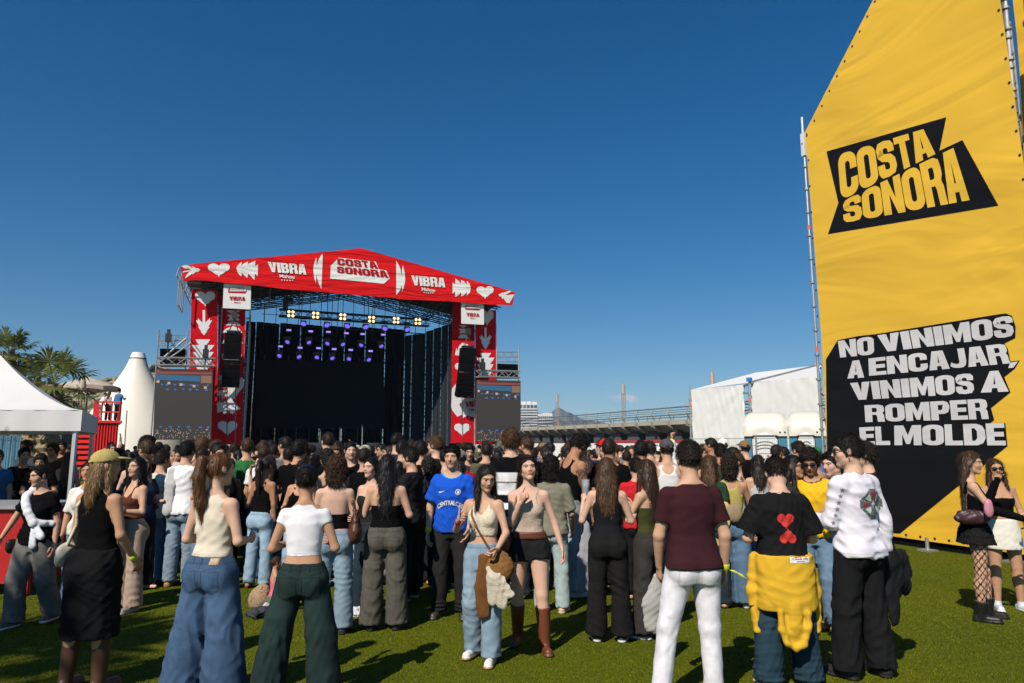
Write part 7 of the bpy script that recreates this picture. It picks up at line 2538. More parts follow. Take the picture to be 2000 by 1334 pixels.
# -- left
p1 = who('woman in black T-shirt and grey jeans walking here with white sweater tied across her', px=86, feet=1222, top_y=905, rz=172, sex='f', fat=1.10, hair='bun', hairc='black', skin='light', head=(-22, 8, 0),
 top=dict(kind='tee', c=BK, ease=.014), bottom=jeans((.17, .165, .155), .092, .098, .108), shoes=dict(c=(.10, .10, .10), sole=(.6, .6, .58)),
 arms=dict(R=((.62, .05, -1), (.42, .30, -1), dict(curl=40)), L=((.18, -.10, -1), (.10, .15, -1))), legs=dict(R=((.03, .26, -1), (.0, -.05, -1), 6), L=((.05, -.10, -1), (.0, -.42, -1), 8)),
 extras=[ex_piece('tied_sweater', m_cloth((.70, .70, .74)), sash), ex_sunglasses(True)])
p2 = who('woman in mustard cap, black top and black skirt standing with her back to us', px=203, feet=1348, top_y=876, rz=-14, sex='f', fat=1.06, hair='long', hairc='blond', hairlen=.30, hairw=1.08, skin='mid', head=(-38, 2, 0),
 top=dict(kind='sleeveless', c=BK, lo=.03), bottom=dict(kind='skirt', c=(.010, .010, .011), len=.555, w=.215, amp=.006), shoes=dict(kind='tallboot', c=(.075, .035, .022), sole=(.02, .015, .012)),
 arms=dict(R=((.24, .02, -1), (.06, .62, -.85), dict(curl=30)), L=((.16, .0, -1), (-.05, .5, -.9))), legs=stand(.04, .06, .02, -.03, 10),
 extras=[ex_cap((.42, .33, .12)), ex_band('R', (.55, .6, .05)), ex_tube('bag_strap', m_cloth((.62, .55, .42), 'leather'), lambda g: [g.tp((-.115, -.02, .475)), g.surf(-.125, .40, -1, .016), g.surf(-.15, .26, -1, .018), g.tp((-.215, -.06, .10))], .014)])
who('woman with hoop earrings and a white top between the two capped heads', px=176, depth=7.7, top_y=898, rz=-172, sex='f', hair='bun', hairc='dark', skin='mid', top=dict(kind='tee', c=(.68, .66, .62), sl=.9, ease=.018), bottom=jeans(MIDJ), shoes=dict(c=(.3, .3, .3)), arms=dict(R=((.2, .05, -1), (.0, .4, -1))), extras=[ex_earring()])
p4 = who('woman with long dark hair and a brown strap top holding a white cloth', px=268, feet=1193, top_y=890, rz=150, sex='f', hair='long', hairc='black', hairlen=.42, skin='light', head=(10, -3, 0),
 top=dict(kind='tank', c=(.10, .035, .018), lo=.10, strap=.07), bottom=dict(kind='pants', c=(.40, .29, .22), kn=.085, he=.105, th=.10), shoes=dict(c=(.35, .3, .26)), arms=dict(R=((.2, .1, -1), (-.3, .8, -.1)), L=((.22, .12, -1), (-.35, .9, .1))), extras=[ex_earring()])
p5 = who('young man in white T-shirt and pale jeans with a grey sweater over his shoulder', px=364, feet=1146, top_y=861, rz=-8, hair='short', hairc='black', skin='light', top=dict(kind='tee', c=WHT_, ease=.018, sl=.72), bottom=jeans((.24, .33, .43), .088, .088), shoes=dict(kind='boot', c=(.42, .22, .07), sole=(.3, .17, .06)),
 arms=dict(R=((.22, .10, -1), (-.15, .9, .1)), L=((.30, .12, -1), (-.15, .9, .1))),
 extras=[ex_piece('sweater', m_cloth((.44, .43, .42)), cloth_strip(lambda g: [g.tp((-.115, .11, .30)), g.tp((-.115, .055, .445)), g.tp((-.115, -.01, .505)), g.tp((-.115, -.085, .44)), g.surf(-.115, .28, -1, .035), g.surf(-.12, .10, -1, .045), g.surf(-.11, -.01, -1, .05)], .066, .42))])
who('person in a pale green T-shirt with a black sling bag strap beside the sweater carrier', px=317, feet=1141, top_y=879, rz=-28, hair='short', hairc='dark', top=dict(kind='tee', c=(.56, .60, .54), ease=.016), bottom=jeans(MIDJ, .085, .09), shoes=dict(c=(.02, .02, .03)),
 arms=dict(R=HOLD, L=((.2, .05, -1), (-.2, .8, -.2))), extras=[ex_tube('bag_strap', m_cloth(BK), strap_pts(-.10, .13, True, True, .06), .022, sq=(v3(0, 1, 0), .5)), ex_piece('sling_bag', m_cloth((.02, .02, .025), 'leather'), lambda g, p: (lambda f: (lambda r: (r[0], [r[1]], np.ones((len(r[0]), 3), np.float32)))(f.mesh(.01)))(Field().ell(g.surf(.06, .10, -1, .05), (.11, .05, .075), g.T)))])
who('tall dark-haired man in white T-shirt in the crowd behind the pale green shirt', px=286, depth=10.6, top_y=851, rz=-30, hair='messy', hairc='black', top=dict(kind='tee', c=WHT_), bottom=jeans(DARKJ))
# -- the two big backs
p8 = who('woman with an auburn ponytail, cream sleeveless top and wide blue jeans seen from behind', px=427, feet=1375, top_y=880, rz=-16, sex='f', hair='ponytail', hairc='auburn', skin='pale', head=(-26, 3, 0),
 top=dict(kind='sleeveless', c=(.66, .58, .47), lo=.075, amp=.003, wl=(.12, .3)), bottom=jeans(BLUEJ, .124, .160, .114, hi=.082, zb=.35, amp=.008), shoes=dict(c=(.6, .6, .58)),
 arms=dict(R=((.26, .0, -1), (-.28, .95, -.05)), L=((.30, .0, -1), (-.28, .95, -.05))), legs=stand(.10, .13, .02, -.02, 16))
p9 = who('woman with a dark bun, white cropped top and wide dark green jeans seen from behind', px=601, feet=1375, top_y=905, rz=4, sex='f', hair='bun', hairc='black', skin='mid', head=(8, 4, 0), fat=.98,
 top=dict(kind='cap', c=(.74, .72, .76), lo=.135, amp=.002, wl=(.14, .3)), bottom=jeans((.018, .036, .034), .116, .134, .110, hi=.09, zb=.4, amp=.007), shoes=dict(c=(.55, .55, .55)),
 arms=dict(R=((.36, .02, -1), (-.30, .95, .05)), L=((.36, .02, -1), (-.30, .95, .05))), legs=stand(.16, .22, .02, -.02, 16), extras=[ex_earring(), ex_piece('headband', m_cloth((.012, .014, .03)), lambda g, p: (lambda f: (lambda r: (r[0], [r[1]], np.ones((len(r[0]), 3), np.float32)))(f.mesh(.0055)))(Field().ell(g.hp((0, -.012, .034)), np.array([.089, .110, .106]) * g.hs, g.H @ rotm(0, -28, 0), cut=lambda x, y, z: np.abs(y) - .022)))])
p10 = who('woman with long wavy hair, beige vest and blue jeans raising a hand to her head', px=527, feet=1136, top_y=887, rz=-6, sex='f', hair='longwavy', hairc='brown', hairlen=.45, skin='light', top=dict(kind='tank', c=(.58, .48, .36), lo=.06), bottom=jeans((.08, .155, .27), .092, .088, .104), shoes=dict(c=(.3, .3, .3), sole=(.7, .7, .7)),
 arms=dict(L=((.55, .45, -.45), (.1, .05, 1), dict(palm=(-1, 0, 0))), R=((.22, .1, -1), (-.2, .9, .1))), extras=[ex_tube('bag_strap', m_cloth(BK), strap_pts(.10, -.14, True, True, .02), .012)])
p11 = who('woman with curly hair and a bare back in a low black top and pale jeans', px=657, feet=1238, top_y=888, rz=10, sex='f', hair='curlymid', hairc='brown', skin='pale', top=dict(kind='tube', c=BK, lo=.09, hi=.235), bottom=jeans((.25, .35, .45), .092, .10, .104, hi=.08), shoes=dict(c=(.03, .03, .03)),
 arms=dict(R=((.22, .05, -1), (-.1, .9, -.1)), L=((.22, .12, -1), (-.25, .9, .1))))
who('dark-haired woman looking back between the curly brown hair and the long black hair', px=726, depth=7.6, top_y=890, rz=150, sex='f', hair='half', hairc='black', hairfront=False, skin='pale', top=dict(kind='tube', c=(.02, .02, .02), lo=.05), bottom=jeans(DARKJ), shoes=dict(c=(.7, .7, .7)), arms=dict(R=((.2, .1, -1), (-.3, .9, .2))))
p13 = who('woman with very long straight black hair, black bandeau and faded grey wide jeans', px=757, feet=1230, top_y=884, rz=6, sex='f', fat=1.08, hair='long', hairc='black', hairlen=.50, hairw=.95, skin='light', top=dict(kind='tube', c=BK, lo=.075, hi=.30), bottom=jeans((.105, .100, .085), .096, .108, .106, hi=.08, zb=.5), shoes=dict(c=(.02, .02, .02)),
 arms=dict(R=((.34, .02, -1), (-.28, .9, .25)), L=((.30, .10, -1), (-.25, .9, .3))))
p14 = who('young man in profile with dark fringe and black T-shirt next to the long black hair', px=803, depth=8.3, top_y=873, rz=72, hair='fringe', hairc='black', skin='light', head=(0, 6, 0), top=dict(kind='tee', c=(.014, .014, .017), ease=.018, sl=.8), bottom=jeans(BLACKJ, .085, .085), shoes=dict(c=(.02, .02, .02), sole=(.5, .5, .5)), arms=dict(L=((.12, .2, -1), (-.15, .9, .1)), R=((.15, .15, -1), (-.2, .9, .2))))
who('man with swept brown hair in a black and red jacket behind the blue jersey', px=850, depth=10.0, top_y=851, rz=66, hair='fringe', hairc='mid', skin='pale', top=dict(kind='jacket', c=(.014, .014, .016), ease=.03, paint=lambda g, V, C: C.__setitem__((np.abs(V[:, 0]) < .07) & (V[:, 1] > .02) | ((V[:, 2] > g.pelv[2] + .22) & (V[:, 2] < g.pelv[2] + .36) & (np.abs(V[:, 0]) > .19)), np.array((.55, .02, .03)) / .014)), bottom=jeans(BLACKJ))
p16 = who('young man in a bright blue football jersey and ripped black jeans facing us', px=884, feet=1205, top_y=868, rz=174, hair='fringe', hairc='black', skin='light', head=(-4, 2, 0), top=dict(kind='tee', c=(.012, .085, .52), ease=.02, sl=.75, swide=.03, drape=.02, lo=-.075, nr=.085, paint=collar_paint((9, 5.5, 1.3), .100)),
 bottom=jeans((.020, .020, .021), .084, .080, .098, stack=True), shoes=dict(c=(.05, .045, .03), sole=(.03, .03, .03)), arms=dict(R=((.28, -.10, -1), (.02, .26, -1)), L=((.24, .06, -1), (-.10, .55, -.8))),
 extras=[ex_band('R', (.65, .55, .03))])
p17 = who('girl in cream crochet top and pale cuffed jeans walking and looking down', px=945, feet=1290, top_y=905, rz=168, sex='f', fat=.95, hair='longwavy', hairc='dark', hairlen=.36, skin='light', head=(34, 16, 0), top=dict(kind='crochet', c=(.70, .61, .47), mat='knit', lo=.165, amp=.002), bottom=jeans((.26, .37, .48), .098, .098, .104, hi=.10, stack=False),
 shoes=dict(c=(.72, .71, .69), sole=(.40, .24, .11), stripes=True, name='sneaker'), arms=dict(R=((.50, .0, -1), (-.30, .80, .42), dict(curl=45)), L=((.30, .15, -1), (-.15, .75, -.45), dict(curl=55))), legs=dict(R=((.05, -.03, -1), (.02, -.25, -1), 12), L=((.03, .16, -1), (.0, .02, -1), 4)),
 extras=[ex_tube('bag_strap', m_cloth((.16, .06, .025), 'leather'), lambda g: [g.tp((.09, -.01, .475)), g.surf(.085, .36, 1, .03), g.surf(.035, .25, 1, .035), g.surf(-.03, .14, 1, .03), g.surf(-.10, .04, 1, .04), g.surf(-.145, -.04, 1, .06)], .011), ex_band('R', (.6, .05, .04), .01)])
p18 = who('woman in beige knit vest, black shorts and tall brown boots raising one finger', px=1032, feet=1268, top_y=885, rz=176, sex='f', fat=1.02, hair='half', hairc='dark', hairlen=.34, hairfront=False, skin='pale', head=(12, -4, 4), top=dict(kind='tank', c=(.52, .41, .33), mat='knit', lo=.10, amp=.002, strap=.08), bottom=dict(kind='shorts', c=(.012, .012, .014), th=.104, len=.27, flare=1.08, hi=.10, mat='denim'),
 shoes=dict(kind='tallboot', c=(.15, .045, .020), sole=(.12, .05, .02)), arms=dict(R=((.02, .36, -1), (-.42, .45, .9), dict(curl=[4, 85, 88, 85], palm=(-.3, -.2, .1), lift=.0)), L=((.36, -.10, -1), (.30, .24, -1), dict(curl=30))), legs=dict(L=((.08, .20, -1), (.06, .0, -1), 14), R=((.04, -.10, -1), (.02, -.34, -1), 8)),
 extras=[ex_sunglasses(True), ex_earring(r=.016), ex_belt((.11, .035, .015), .085, .032, .018), ex_tube('bag_strap', m_cloth((.30, .14, .05), 'leather'), lambda g: [g.tp((.10, -.01, .475)), g.surf(.115, .40, 1, .016), g.surf(.125, .28, 1, .018), g.tp((.17, .03, .12))], .010)])
who('tall man with curly brown hair in a black and white striped shirt', px=998, depth=8.3, top_y=837, rz=-4, hair='curly', hairc='mid', skin='pale', top=dict(kind='tee', c=(.70, .69, .70), ease=.018, paint=bands([(.37, .6, BK), (.26, .275, BK), (.06, .14, BK), (-.3, .0, BK)], (.70, .69, .70))), bottom=jeans(DARKJ), arms=dict(R=HOLD, L=HOLD))
who('person with dark curls in an olive shirt, pale trousers and tan shoes', px=1076, feet=1196, top_y=890, rz=-10, hair='curlymid', hairc='black', top=dict(kind='tee', c=(.20, .19, .14), ease=.022, drape=.06, sl=.9, swide=.02), bottom=dict(kind='pants', c=(.36, .45, .45), kn=.085, he=.085), shoes=dict(c=(.48, .36, .24), sole=(.6, .52, .42)), arms=dict(R=((.25, .05, -1), (.0, .6, -.7)), L=HOLD))
def tattoo(g, V, C):
 r = np.random.RandomState(2)
 w = waves(31, 6, (.03, .07), 1.0, 1)(V[:, 0], V[:, 1], V[:, 2])
 a, b = g.sho['R'], g.elb['R']
 t = (V - a) @ (b - a) / ((b - a) @ (b - a)); d = np.linalg.norm(V - a - t[:, None] * (b - a), axis=1)
 C[(t > .12) & (t < 1.1) & (d < .075) & (w > .15)] *= (.25, .28, .35)
p21 = who('tanned man in black vest with a tattooed arm bending his head down', px=1108, depth=8.5, top_y=849, rz=-58, lean=(0, 10, 0), hair='messy', hairc='black', skin='tan', head=(0, 26, 0), top=dict(kind='tank', c=BK), bottom=jeans((.34, .42, .48), .088, .09), shoes=dict(c=(.5, .5, .5)), arms=dict(R=((.2, .05, -1), (.0, .4, -1)), L=((.2, .3, -1), (-.2, .9, .0))), bodypaint=tattoo)
p22 = who('man in a bright red cap and black T-shirt with an arm stretched out', px=1184, depth=9.8, top_y=857, rz=14, hair='fade', hairc='dark', skin='light', head=(25, 0, 0), top=dict(kind='tee', c=BK), bottom=jeans(BLACKJ), arms=dict(L=((1, .15, -.02), (1, .2, .0)), R=HOLD), extras=[ex_cap((.62, .012, .012)), ex_band('L', (.7, .6, .03))])
p23 = who('woman with long straight brown hair, black sleeveless top and black flared jeans', px=1184, feet=1252, top_y=890, rz=-6, sex='f', fat=1.0, hair='long', hairc='mid', hairlen=.40, hairw=1.1, skin='pale', top=dict(kind='sleeveless', c=(.012, .012, .014), lo=.02), bottom=jeans((.012, .012, .013), .084, .112, .102, zb=.6), shoes=dict(c=(.03, .03, .03), sole=(.65, .65, .65)),
 arms=dict(R=((.34, .16, -1), (.32, .62, .55), dict(curl=50)), L=((.40, .06, -1), (-.05, .6, .75), dict(curl=45, palm=(-.5, .6, 0)))), extras=[ex_band('R', (.5, .05, .05))])
p24 = who('woman with long brown hair, bare shoulders and dark grey jeans turned to the left', px=1262, feet=1244, top_y=894, rz=46, sex='f', hair='long', hairc='brown', hairlen=.42, skin='light', head=(-12, 4, 0), top=dict(kind='tube', c=(.05, .05, .018), lo=.07, hi=.33), bottom=jeans((.040, .038, .036), .094, .112, .104), shoes=dict(c=(.02, .02, .02), sole=(.7, .7, .7)), arms=dict(L=((.25, .42, -.9), (-.2, .55, .75)), R=((.3, .45, -.8), (.0, .9, .35))), extras=[ex_band('L', (.4, .05, .05))])
who('person in a red T-shirt behind the long brown hair at the right of the crowd', px=1242, depth=8.3, top_y=893, rz=6, hair='short', hairc='black', top=dict(kind='tee', c=(.50, .018, .028)), bottom=jeans(BLACKJ), arms=dict(L=((.3, .05, -1), (.1, .3, -1))))
who('man in a white vest and grey cap with his back to us in the crowd', px=1303, depth=8.9, top_y=857, rz=-6, hair='fade', hairc='dark', skin='light', top=dict(kind='tank', c=(.70, .69, .68)), bottom=jeans(MIDJ), extras=[ex_cap((.07, .07, .075))])
p26 = who('man in maroon T-shirt and white jeans with his back to us', px=1345, feet=1372, top_y=860, rz=4, hair='fade', hairc='dark', skin='light', top=dict(kind='tee', c=(.040, .013, .017), ease=.012, sl=.66, sinf=.008, swide=.016, lo=-.03, amp=.003, wl=(.12, .3)), bottom=dict(kind='pants', mat='denim', c=(.70, .68, .72), kn=.073, he=.068, th=.097, amp=.0026, wl=(.14, .34), zb=1.0), shoes=dict(c=(.7, .7, .7)),
 arms=dict(R=((.24, -.06, -1), (.06, .30, -1), dict(curl=35)), L=((.22, .10, -1), (-.10, .45, -1))), legs=dict(L=((.24, .03, -1), (.16, -.05, -1), 18), R=((.04, -.02, -1), (.02, -.05, -1), 16)),
 extras=[ex_band('R', (.62, .66, .04), .01), ex_tube('wristband_tail', m_cloth((.62, .66, .10)), lambda g: [g.wri['R'] + v3(.02, -.02, 0), g.wri['R'] + v3(.08, -.03, -.025), g.wri['R'] + v3(.145, -.02, -.065)], .011, sq=(v3(0, 1, 0), .4))])
p27 = who('woman in an olive yellow vest and wide jeans with her arm over her head', px=1424, feet=1186, top_y=884, rz=-12, sex='f', hair='curlymid', hairc='dark', skin='mid', top=dict(kind='tank', c=(.42, .36, .10), lo=.06), bottom=jeans((.10, .18, .29), .112, .134, .106, zb=.4, amp=.007), shoes=dict(c=(.5, .5, .5)), arms=dict(L=((.86, .12, .50), (-.86, .05, .42), dict(curl=30, palm=(-.2, 0, -1))), R=((.3, .3, -.9), (-.1, .5, .85))), extras=[ex_band('L', (.7, .62, .03)), ex_tube('bag_strap', m_cloth(BK), lambda g: [g.tp((-.11, -.02, .475)), g.surf(-.10, .36, -1, .016), g.surf(-.085, .22, -1, .02), g.surf(-.07, .10, -1, .03)], .013)])
who('person with long brown hair behind the maroon T-shirt and beside the raised arm', px=1385, depth=7.9, top_y=886, rz=-30, sex='f', hair='long', hairc='mid', hairlen=.40, top=dict(kind='tee', c=(.02, .05, .025)), bottom=jeans(DARKJ))
p28 = who('man in black T-shirt with two red hearts, yellow sweatshirt tied round his waist', px=1517, feet=1343, top_y=892, rz=-2, hair='fade', hairc='dark', skin='pale', head=(-4, 24, 0), top=dict(kind='tee', c=(.010, .010, .011), ease=.026, drape=.06, sl=.84, sinf=.02, swide=.05, lo=.02), bottom=jeans((.022, .052, .080), .108, .108, .112, stack=True), shoes=dict(c=(.05, .05, .05), sole=(.5, .5, .5)),
 arms=dict(R=((.30, .08, -1), (-.35, .9, -.1)), L=((.34, .06, -1), (-.35, .9, -.1))), legs=stand(.10, .10, .02, .0, 14), extras=[ex_piece('tied_sweatshirt', m_cloth((.62, .37, .030)), tied_waist)])
p29 = who('curly-haired man in a yellow football jersey and sunglasses looking down at a phone', px=1583, feet=1229, top_y=876, rz=158, hair='curly', hairc='dark', skin='mid', stubble=.45, head=(-6, 22, 0), top=dict(kind='tee', c=(.70, .41, .02), ease=.02, sl=.75, nr=.085, paint=lambda g, V, C: (collar_paint((.04, .05, .8), .105)(g, V, C), C.__setitem__((np.abs(np.abs(((V - g.sho['R']) if 1 else 0)[:, 1]) - .012) < .006) & (V[:, 2] > g.sho['R'][2] + .02), (.8, .15, 1)))), bottom=jeans((.15, .24, .36), .095, .095), shoes=dict(c=(.70, .69, .66), sole=(.7, .68, .64), stripes=True, name='sneaker'),
 arms=dict(R=((.18, .15, -1), (-.28, .9, .1), dict(curl=45, palm=(-.3, 0, 1))), L=((.2, .15, -1), (-.35, .9, .0), dict(curl=45, palm=(-.3, 0, 1)))), extras=[ex_sunglasses()])
who('woman in sunglasses between the heart-print T-shirt and the yellow jersey', px=1549, depth=7.0, top_y=886, rz=-130, sex='f', hair='long', hairc='black', skin='mid', top=dict(kind='tee', c=(.03, .03, .03)), bottom=jeans(MIDJ), extras=[ex_sunglasses()])
p31 = who('man in a white long-sleeved shirt with an emblem on the back and black trousers', px=1662, feet=1322, top_y=847, rz=26, hair='fringe', hairc='black', skin='pale', head=(42, 4, 0), top=dict(kind='longsleeve', c=(.70, .67, .74), ease=.018, drape=.04, lo=-.06, sinf=.020), bottom=dict(kind='pants', c=(.012, .012, .013), kn=.098, he=.105, th=.106, zb=.45, amp=.007), shoes=dict(c=(.016, .016, .016), sole=(.02, .02, .02)),
 arms=dict(L=((.16, .22, -1), (-.25, .95, .05), dict(curl=45)), R=((.30, -.16, -1), (.12, .12, -1), dict(curl=55))), legs=stand(.06, .10, -.02, .06, 14), extras=[ex_sunglasses(), ex_earring(r=.008)])
who('curly-haired young man in a black T-shirt seen in profile before the yellow wall', px=1690, depth=7.4, top_y=864, rz=74, hair='curly', hairc='dark', skin='pale', top=dict(kind='tee', c=(.012, .012, .013)), bottom=jeans(DARKJ))
p33 = who('man with a pale face turned left between the yellow jersey and the white long sleeves', px=1628, depth=6.9, top_y=880, rz=112, hair='short', hairc='black', skin='pale', head=(0, 8, 0), top=dict(kind='tee', c=(.68, .67, .66)), bottom=jeans(MIDJ), shoes=dict(c=(.40, .16, .06)))
# -- by the wall
p34 = who('woman in black with a ruffled skirt, fishnets and black arm warmers by the yellow wall', px=1893, feet=1211, top_y=879, rz=-112, sex='f', fat=.97, hair='long', hairc='brown', hairlen=.58, hairw=.95, hairfront=False, skin='light', head=(-18, 4, 0), top=dict(kind='sleeveless', c=BK, lo=.04), bottom=dict(kind='shorts', c=BK, len=.12), shoes=dict(kind='boot', c=(.012, .012, .012), sole=(.012, .012, .012)),
 arms=dict(R=((.12, .50, -.85), (-.04, .95, -.28), dict(curl=40)), L=((.15, .55, -.55), (-.1, .35, .9))), legs=dict(R=((.05, -.02, -1), (.0, -.08, -1), 10), L=((.06, .16, -1), (.0, .0, -1), 6)), bodypaint=net_paint,
 extras=[ex_piece('ruffled_skirt', m_cloth((.012, .012, .012)), ruffle), ex_piece('arm_warmer', m_cloth(BK), gloves('R')), ex_piece('arm_warmer', m_cloth(BK), gloves('L')), ex_tube('bag_strap', m_cloth((.05, .02, .025), 'leather'), lambda g: [g.tp((.10, -.02, .45)), g.surf(.12, .34, -1, .02), g.tp((.17, -.10, .16))], .009)])
p35 = who('woman in sunglasses, black bandeau and white mini skirt smiling by the yellow wall', px=1944, feet=1192, top_y=893, rz=170, sex='f', hair='longwavy', hairc='brown', hairlen=.34, skin='mid', head=(-8, 2, 4), top=dict(kind='tube', c=BK, lo=.14, hi=.35), bottom=dict(kind='skirt', c=(.68, .65, .58), len=.24, w=.20, hi=.11, amp=.003), shoes=dict(c=(.6, .62, .7), sole=(.7, .7, .7)), arms=dict(L=((.24, .12, -1), (-.25, .7, -.35)), R=((.3, .2, -.9), (.4, .8, .3))), extras=[ex_sunglasses()])
# -- under the gazebo and on the platform
who('bartender in a black T-shirt standing at the left under the gazebo', px=46, depth=11.6, top_y=874, rz=-130, hair='short', hairc='black', skin='mid', top=dict(kind='tee', c=BK), bottom=jeans(BLACKJ), arms=dict(R=((.2, .2, -1), (-.1, .9, -.3)), L=HOLD))
who('bartender in a black T-shirt bending over the bar under the gazebo', px=84, depth=11.2, top_y=886, rz=-160, lean=(0, 12, 0), hair='messy', hairc='dark', skin='mid', top=dict(kind='tee', c=BK), bottom=jeans(BLACKJ), arms=dict(R=HOLD, L=HOLD))
who('man in sunglasses and brown T-shirt facing us behind the gazebo bar', px=101, depth=13.4, top_y=866, rz=176, hair='messy', hairc='mid', skin='light', top=dict(kind='tee', c=(.09, .045, .03)), bottom=jeans(MIDJ), extras=[ex_sunglasses()])
who('woman with very long light brown hair under the gazebo beside its leg', px=134, depth=12.6, top_y=880, rz=20, sex='f', hair='long', hairc='mid', hairlen=.52, hairw=1.15, skin='light', top=dict(kind='tube', c=(.03, .02, .02), lo=.05, hi=.28), bottom=jeans(BLACKJ))
who('man in a blue shirt cut off by the frame edge beside the blue screened fence', px=-6, depth=11.0, top_y=878, rz=-150, hair='short', hairc='ginger', skin='light', top=dict(kind='tee', c=(.03, .12, .25)), bottom=jeans(DARKJ))
PZ = zt + .12
who('person in a white T-shirt leaning on the rail of the red platform', px=187, depth=36.4, z=PZ, top_y=766, rz=-40, lean=(0, 18, 0), hair='short', hairc='black', top=dict(kind='tee', c=WHT_), bottom=jeans((.33, .42, .42)))
who('woman in a white strapless top on the red platform', px=203, depth=36.6, z=PZ, top_y=763, rz=-15, sex='f', hair='long', hairc='mid', top=dict(kind='tube', c=(.70, .68, .68), lo=.03), bottom=jeans(BLACKJ))
who('man in a blue denim jacket on the red platform', px=222, depth=36.7, z=PZ, top_y=758, rz=-10, hair='short', hairc='black', top=dict(kind='jacket', c=(.05, .16, .36), mat='denim', ease=.03), bottom=jeans(BLACKJ), arms=dict(R=((.5, .2, -.8), (-.3, .8, .5)), L=HOLD))
who('child in a pink strap top sitting on the grass behind the dark green jeans', px=549, depth=7.7, top_y=1084, rz=-60, sex='f', hair='bun', hairc='brown', skin='mid', top=dict(kind='tank', c=(.62, .16, .20), lo=-.02), bottom=dict(kind='shorts', c=(.10, .14, .08), len=.5), arms=dict(R=((.2, .1, -1), (.0, .4, -1)), L=((.2, .3, -1), (.0, .7, -.6))), legs=dict(R=((.25, 1, .25), (-.1, .8, -.55), 20), L=((.25, 1, .25), (-.1, .8, -.55), 20)))
who('person raising a fist in a white sleeve before the white tarpaulin', px=1343, depth=9.6, top_y=874, rz=-10, sex='f', hair='long', hairc='dark', skin='light', top=dict(kind='longsleeve', c=(.70, .69, .70)), bottom=jeans(MIDJ), arms=dict(L=((.10, .05, 1), (.12, .0, 1), dict(curl=70)), R=HOLD), extras=[ex_band('L', (.7, .62, .03))])
who('man with a shaved neck before the teal wall of the portable toilet', px=1560, depth=10.2, top_y=862, rz=30, hair='fade', hairc='dark', skin='light', top=dict(kind='tee', c=(.03, .03, .035)), bottom=jeans(DARKJ))
who('person with a bushy dark head before the white tarpaulin, left of the toilets', px=1408, depth=10.4, top_y=866, rz=-20, hair='short', hairc='black', skin='mid', top=dict(kind='tee', c=(.04, .05, .04)), bottom=jeans(DARKJ))
who('person with a long dark head of hair before the lettered toilet door', px=1480, depth=9.4, top_y=886, rz=-5, sex='f', hair='long', hairc='dark', top=dict(kind='tank', c=(.5, .5, .5)), bottom=jeans(MIDJ))
# ------------------------------------------------------------------ the packed crowd: a few kinds of person, copied one by one
PROTO = []
def proto(**k):
 k.update(label='person in the crowd', px=1000, depth=13.0, rz=0, hero=False, hands=k.get('hands', False))
 k.setdefault('bottom', jeans(BLACKJ)); k.setdefault('height', 1.72)
 p = dict(k); p['depth'] = 13.0
 p['pieces'] = pieces(p); p['loc'] = (0, 0, 0); PROTO.append(p)
UP = ((.25, .25, 1), (-.05, .3, 1))
proto(sex='m', hair='short', hairc='black', top=dict(kind='tee', c=BK), arms=dict(R=HOLD, L=HANG), seed=11)
proto(sex='m', hair='fade', hairc='dark', top=dict(kind='tee', c=BK), arms=dict(R=HANG, L=HOLDUP), seed=12, head=(20, 0, 0))
proto(sex='m', hair='curly', hairc='black', top=dict(kind='tee', c=BK), arms=dict(R=HOLD, L=HOLD), seed=13, head=(-25, 5, 0))
proto(sex='m', hair='messy', hairc='dark', top=dict(kind='tank', c=BK), arms=dict(R=HANG, L=HOLD), seed=14)
proto(sex='m', hair='fringe', hairc='brown', top=dict(kind='longsleeve', c=BK), arms=dict(R=HOLD, L=HANG), seed=15, head=(35, 0, 0))
proto(sex='m', hair='short', hairc='dark', top=dict(kind='tee', c=BK), arms=dict(R=UP, L=HANG), hands=True, seed=16)
proto(sex='f', hair='long', hairc='dark', height=1.62, top=dict(kind='tank', c=BK), arms=dict(R=HOLD, L=HANG), seed=17)
proto(sex='f', hair='longwavy', hairc='brown', height=1.63, top=dict(kind='tee', c=BK), arms=dict(R=HOLD, L=HOLD), seed=18, head=(-30, 0, 0))
proto(sex='f', hair='bun', hairc='dark', height=1.60, top=dict(kind='tube', c=BK), arms=dict(R=HOLD, L=HANG), seed=19, head=(30, 0, 0))
proto(sex='f', hair='ponytail', hairc='mid', height=1.64, top=dict(kind='tank', c=BK), arms=dict(R=HANG, L=HOLD), seed=20)
proto(sex='f', hair='long', hairc='black', height=1.61, hairlen=.45, top=dict(kind='sleeveless', c=BK), arms=dict(R=UP, L=HOLD), hands=True, seed=21)
proto(sex='f', hair='curlymid', hairc='dark', height=1.63, top=dict(kind='tank', c=BK), arms=dict(R=HOLD, L=HOLD), seed=22, head=(15, 0, 0))
proto(sex='m', hair='fade', hairc='dark', top=dict(kind='tee', c=BK), arms=dict(R=HOLD, L=HANG), extras=[ex_cap((.42, .38, .28))], seed=23)
proto(sex='m', hair='short', hairc='black', top=dict(kind='tee', c=BK), arms=dict(R=HOLD, L=HANG), extras=[ex_sunglasses()], seed=24)
for p in PEOPLE:
 if p.get('bodypaint'):
  q = p['pieces'][0]
  def wrap(fn=q[3], p=p):
   V, Fs, C = fn(); p['bodypaint'](p['rig'], V, C); return V, Fs, C
  p['pieces'][0] = (q[0], q[1], q[2], wrap)
build_people(PEOPLE + PROTO)

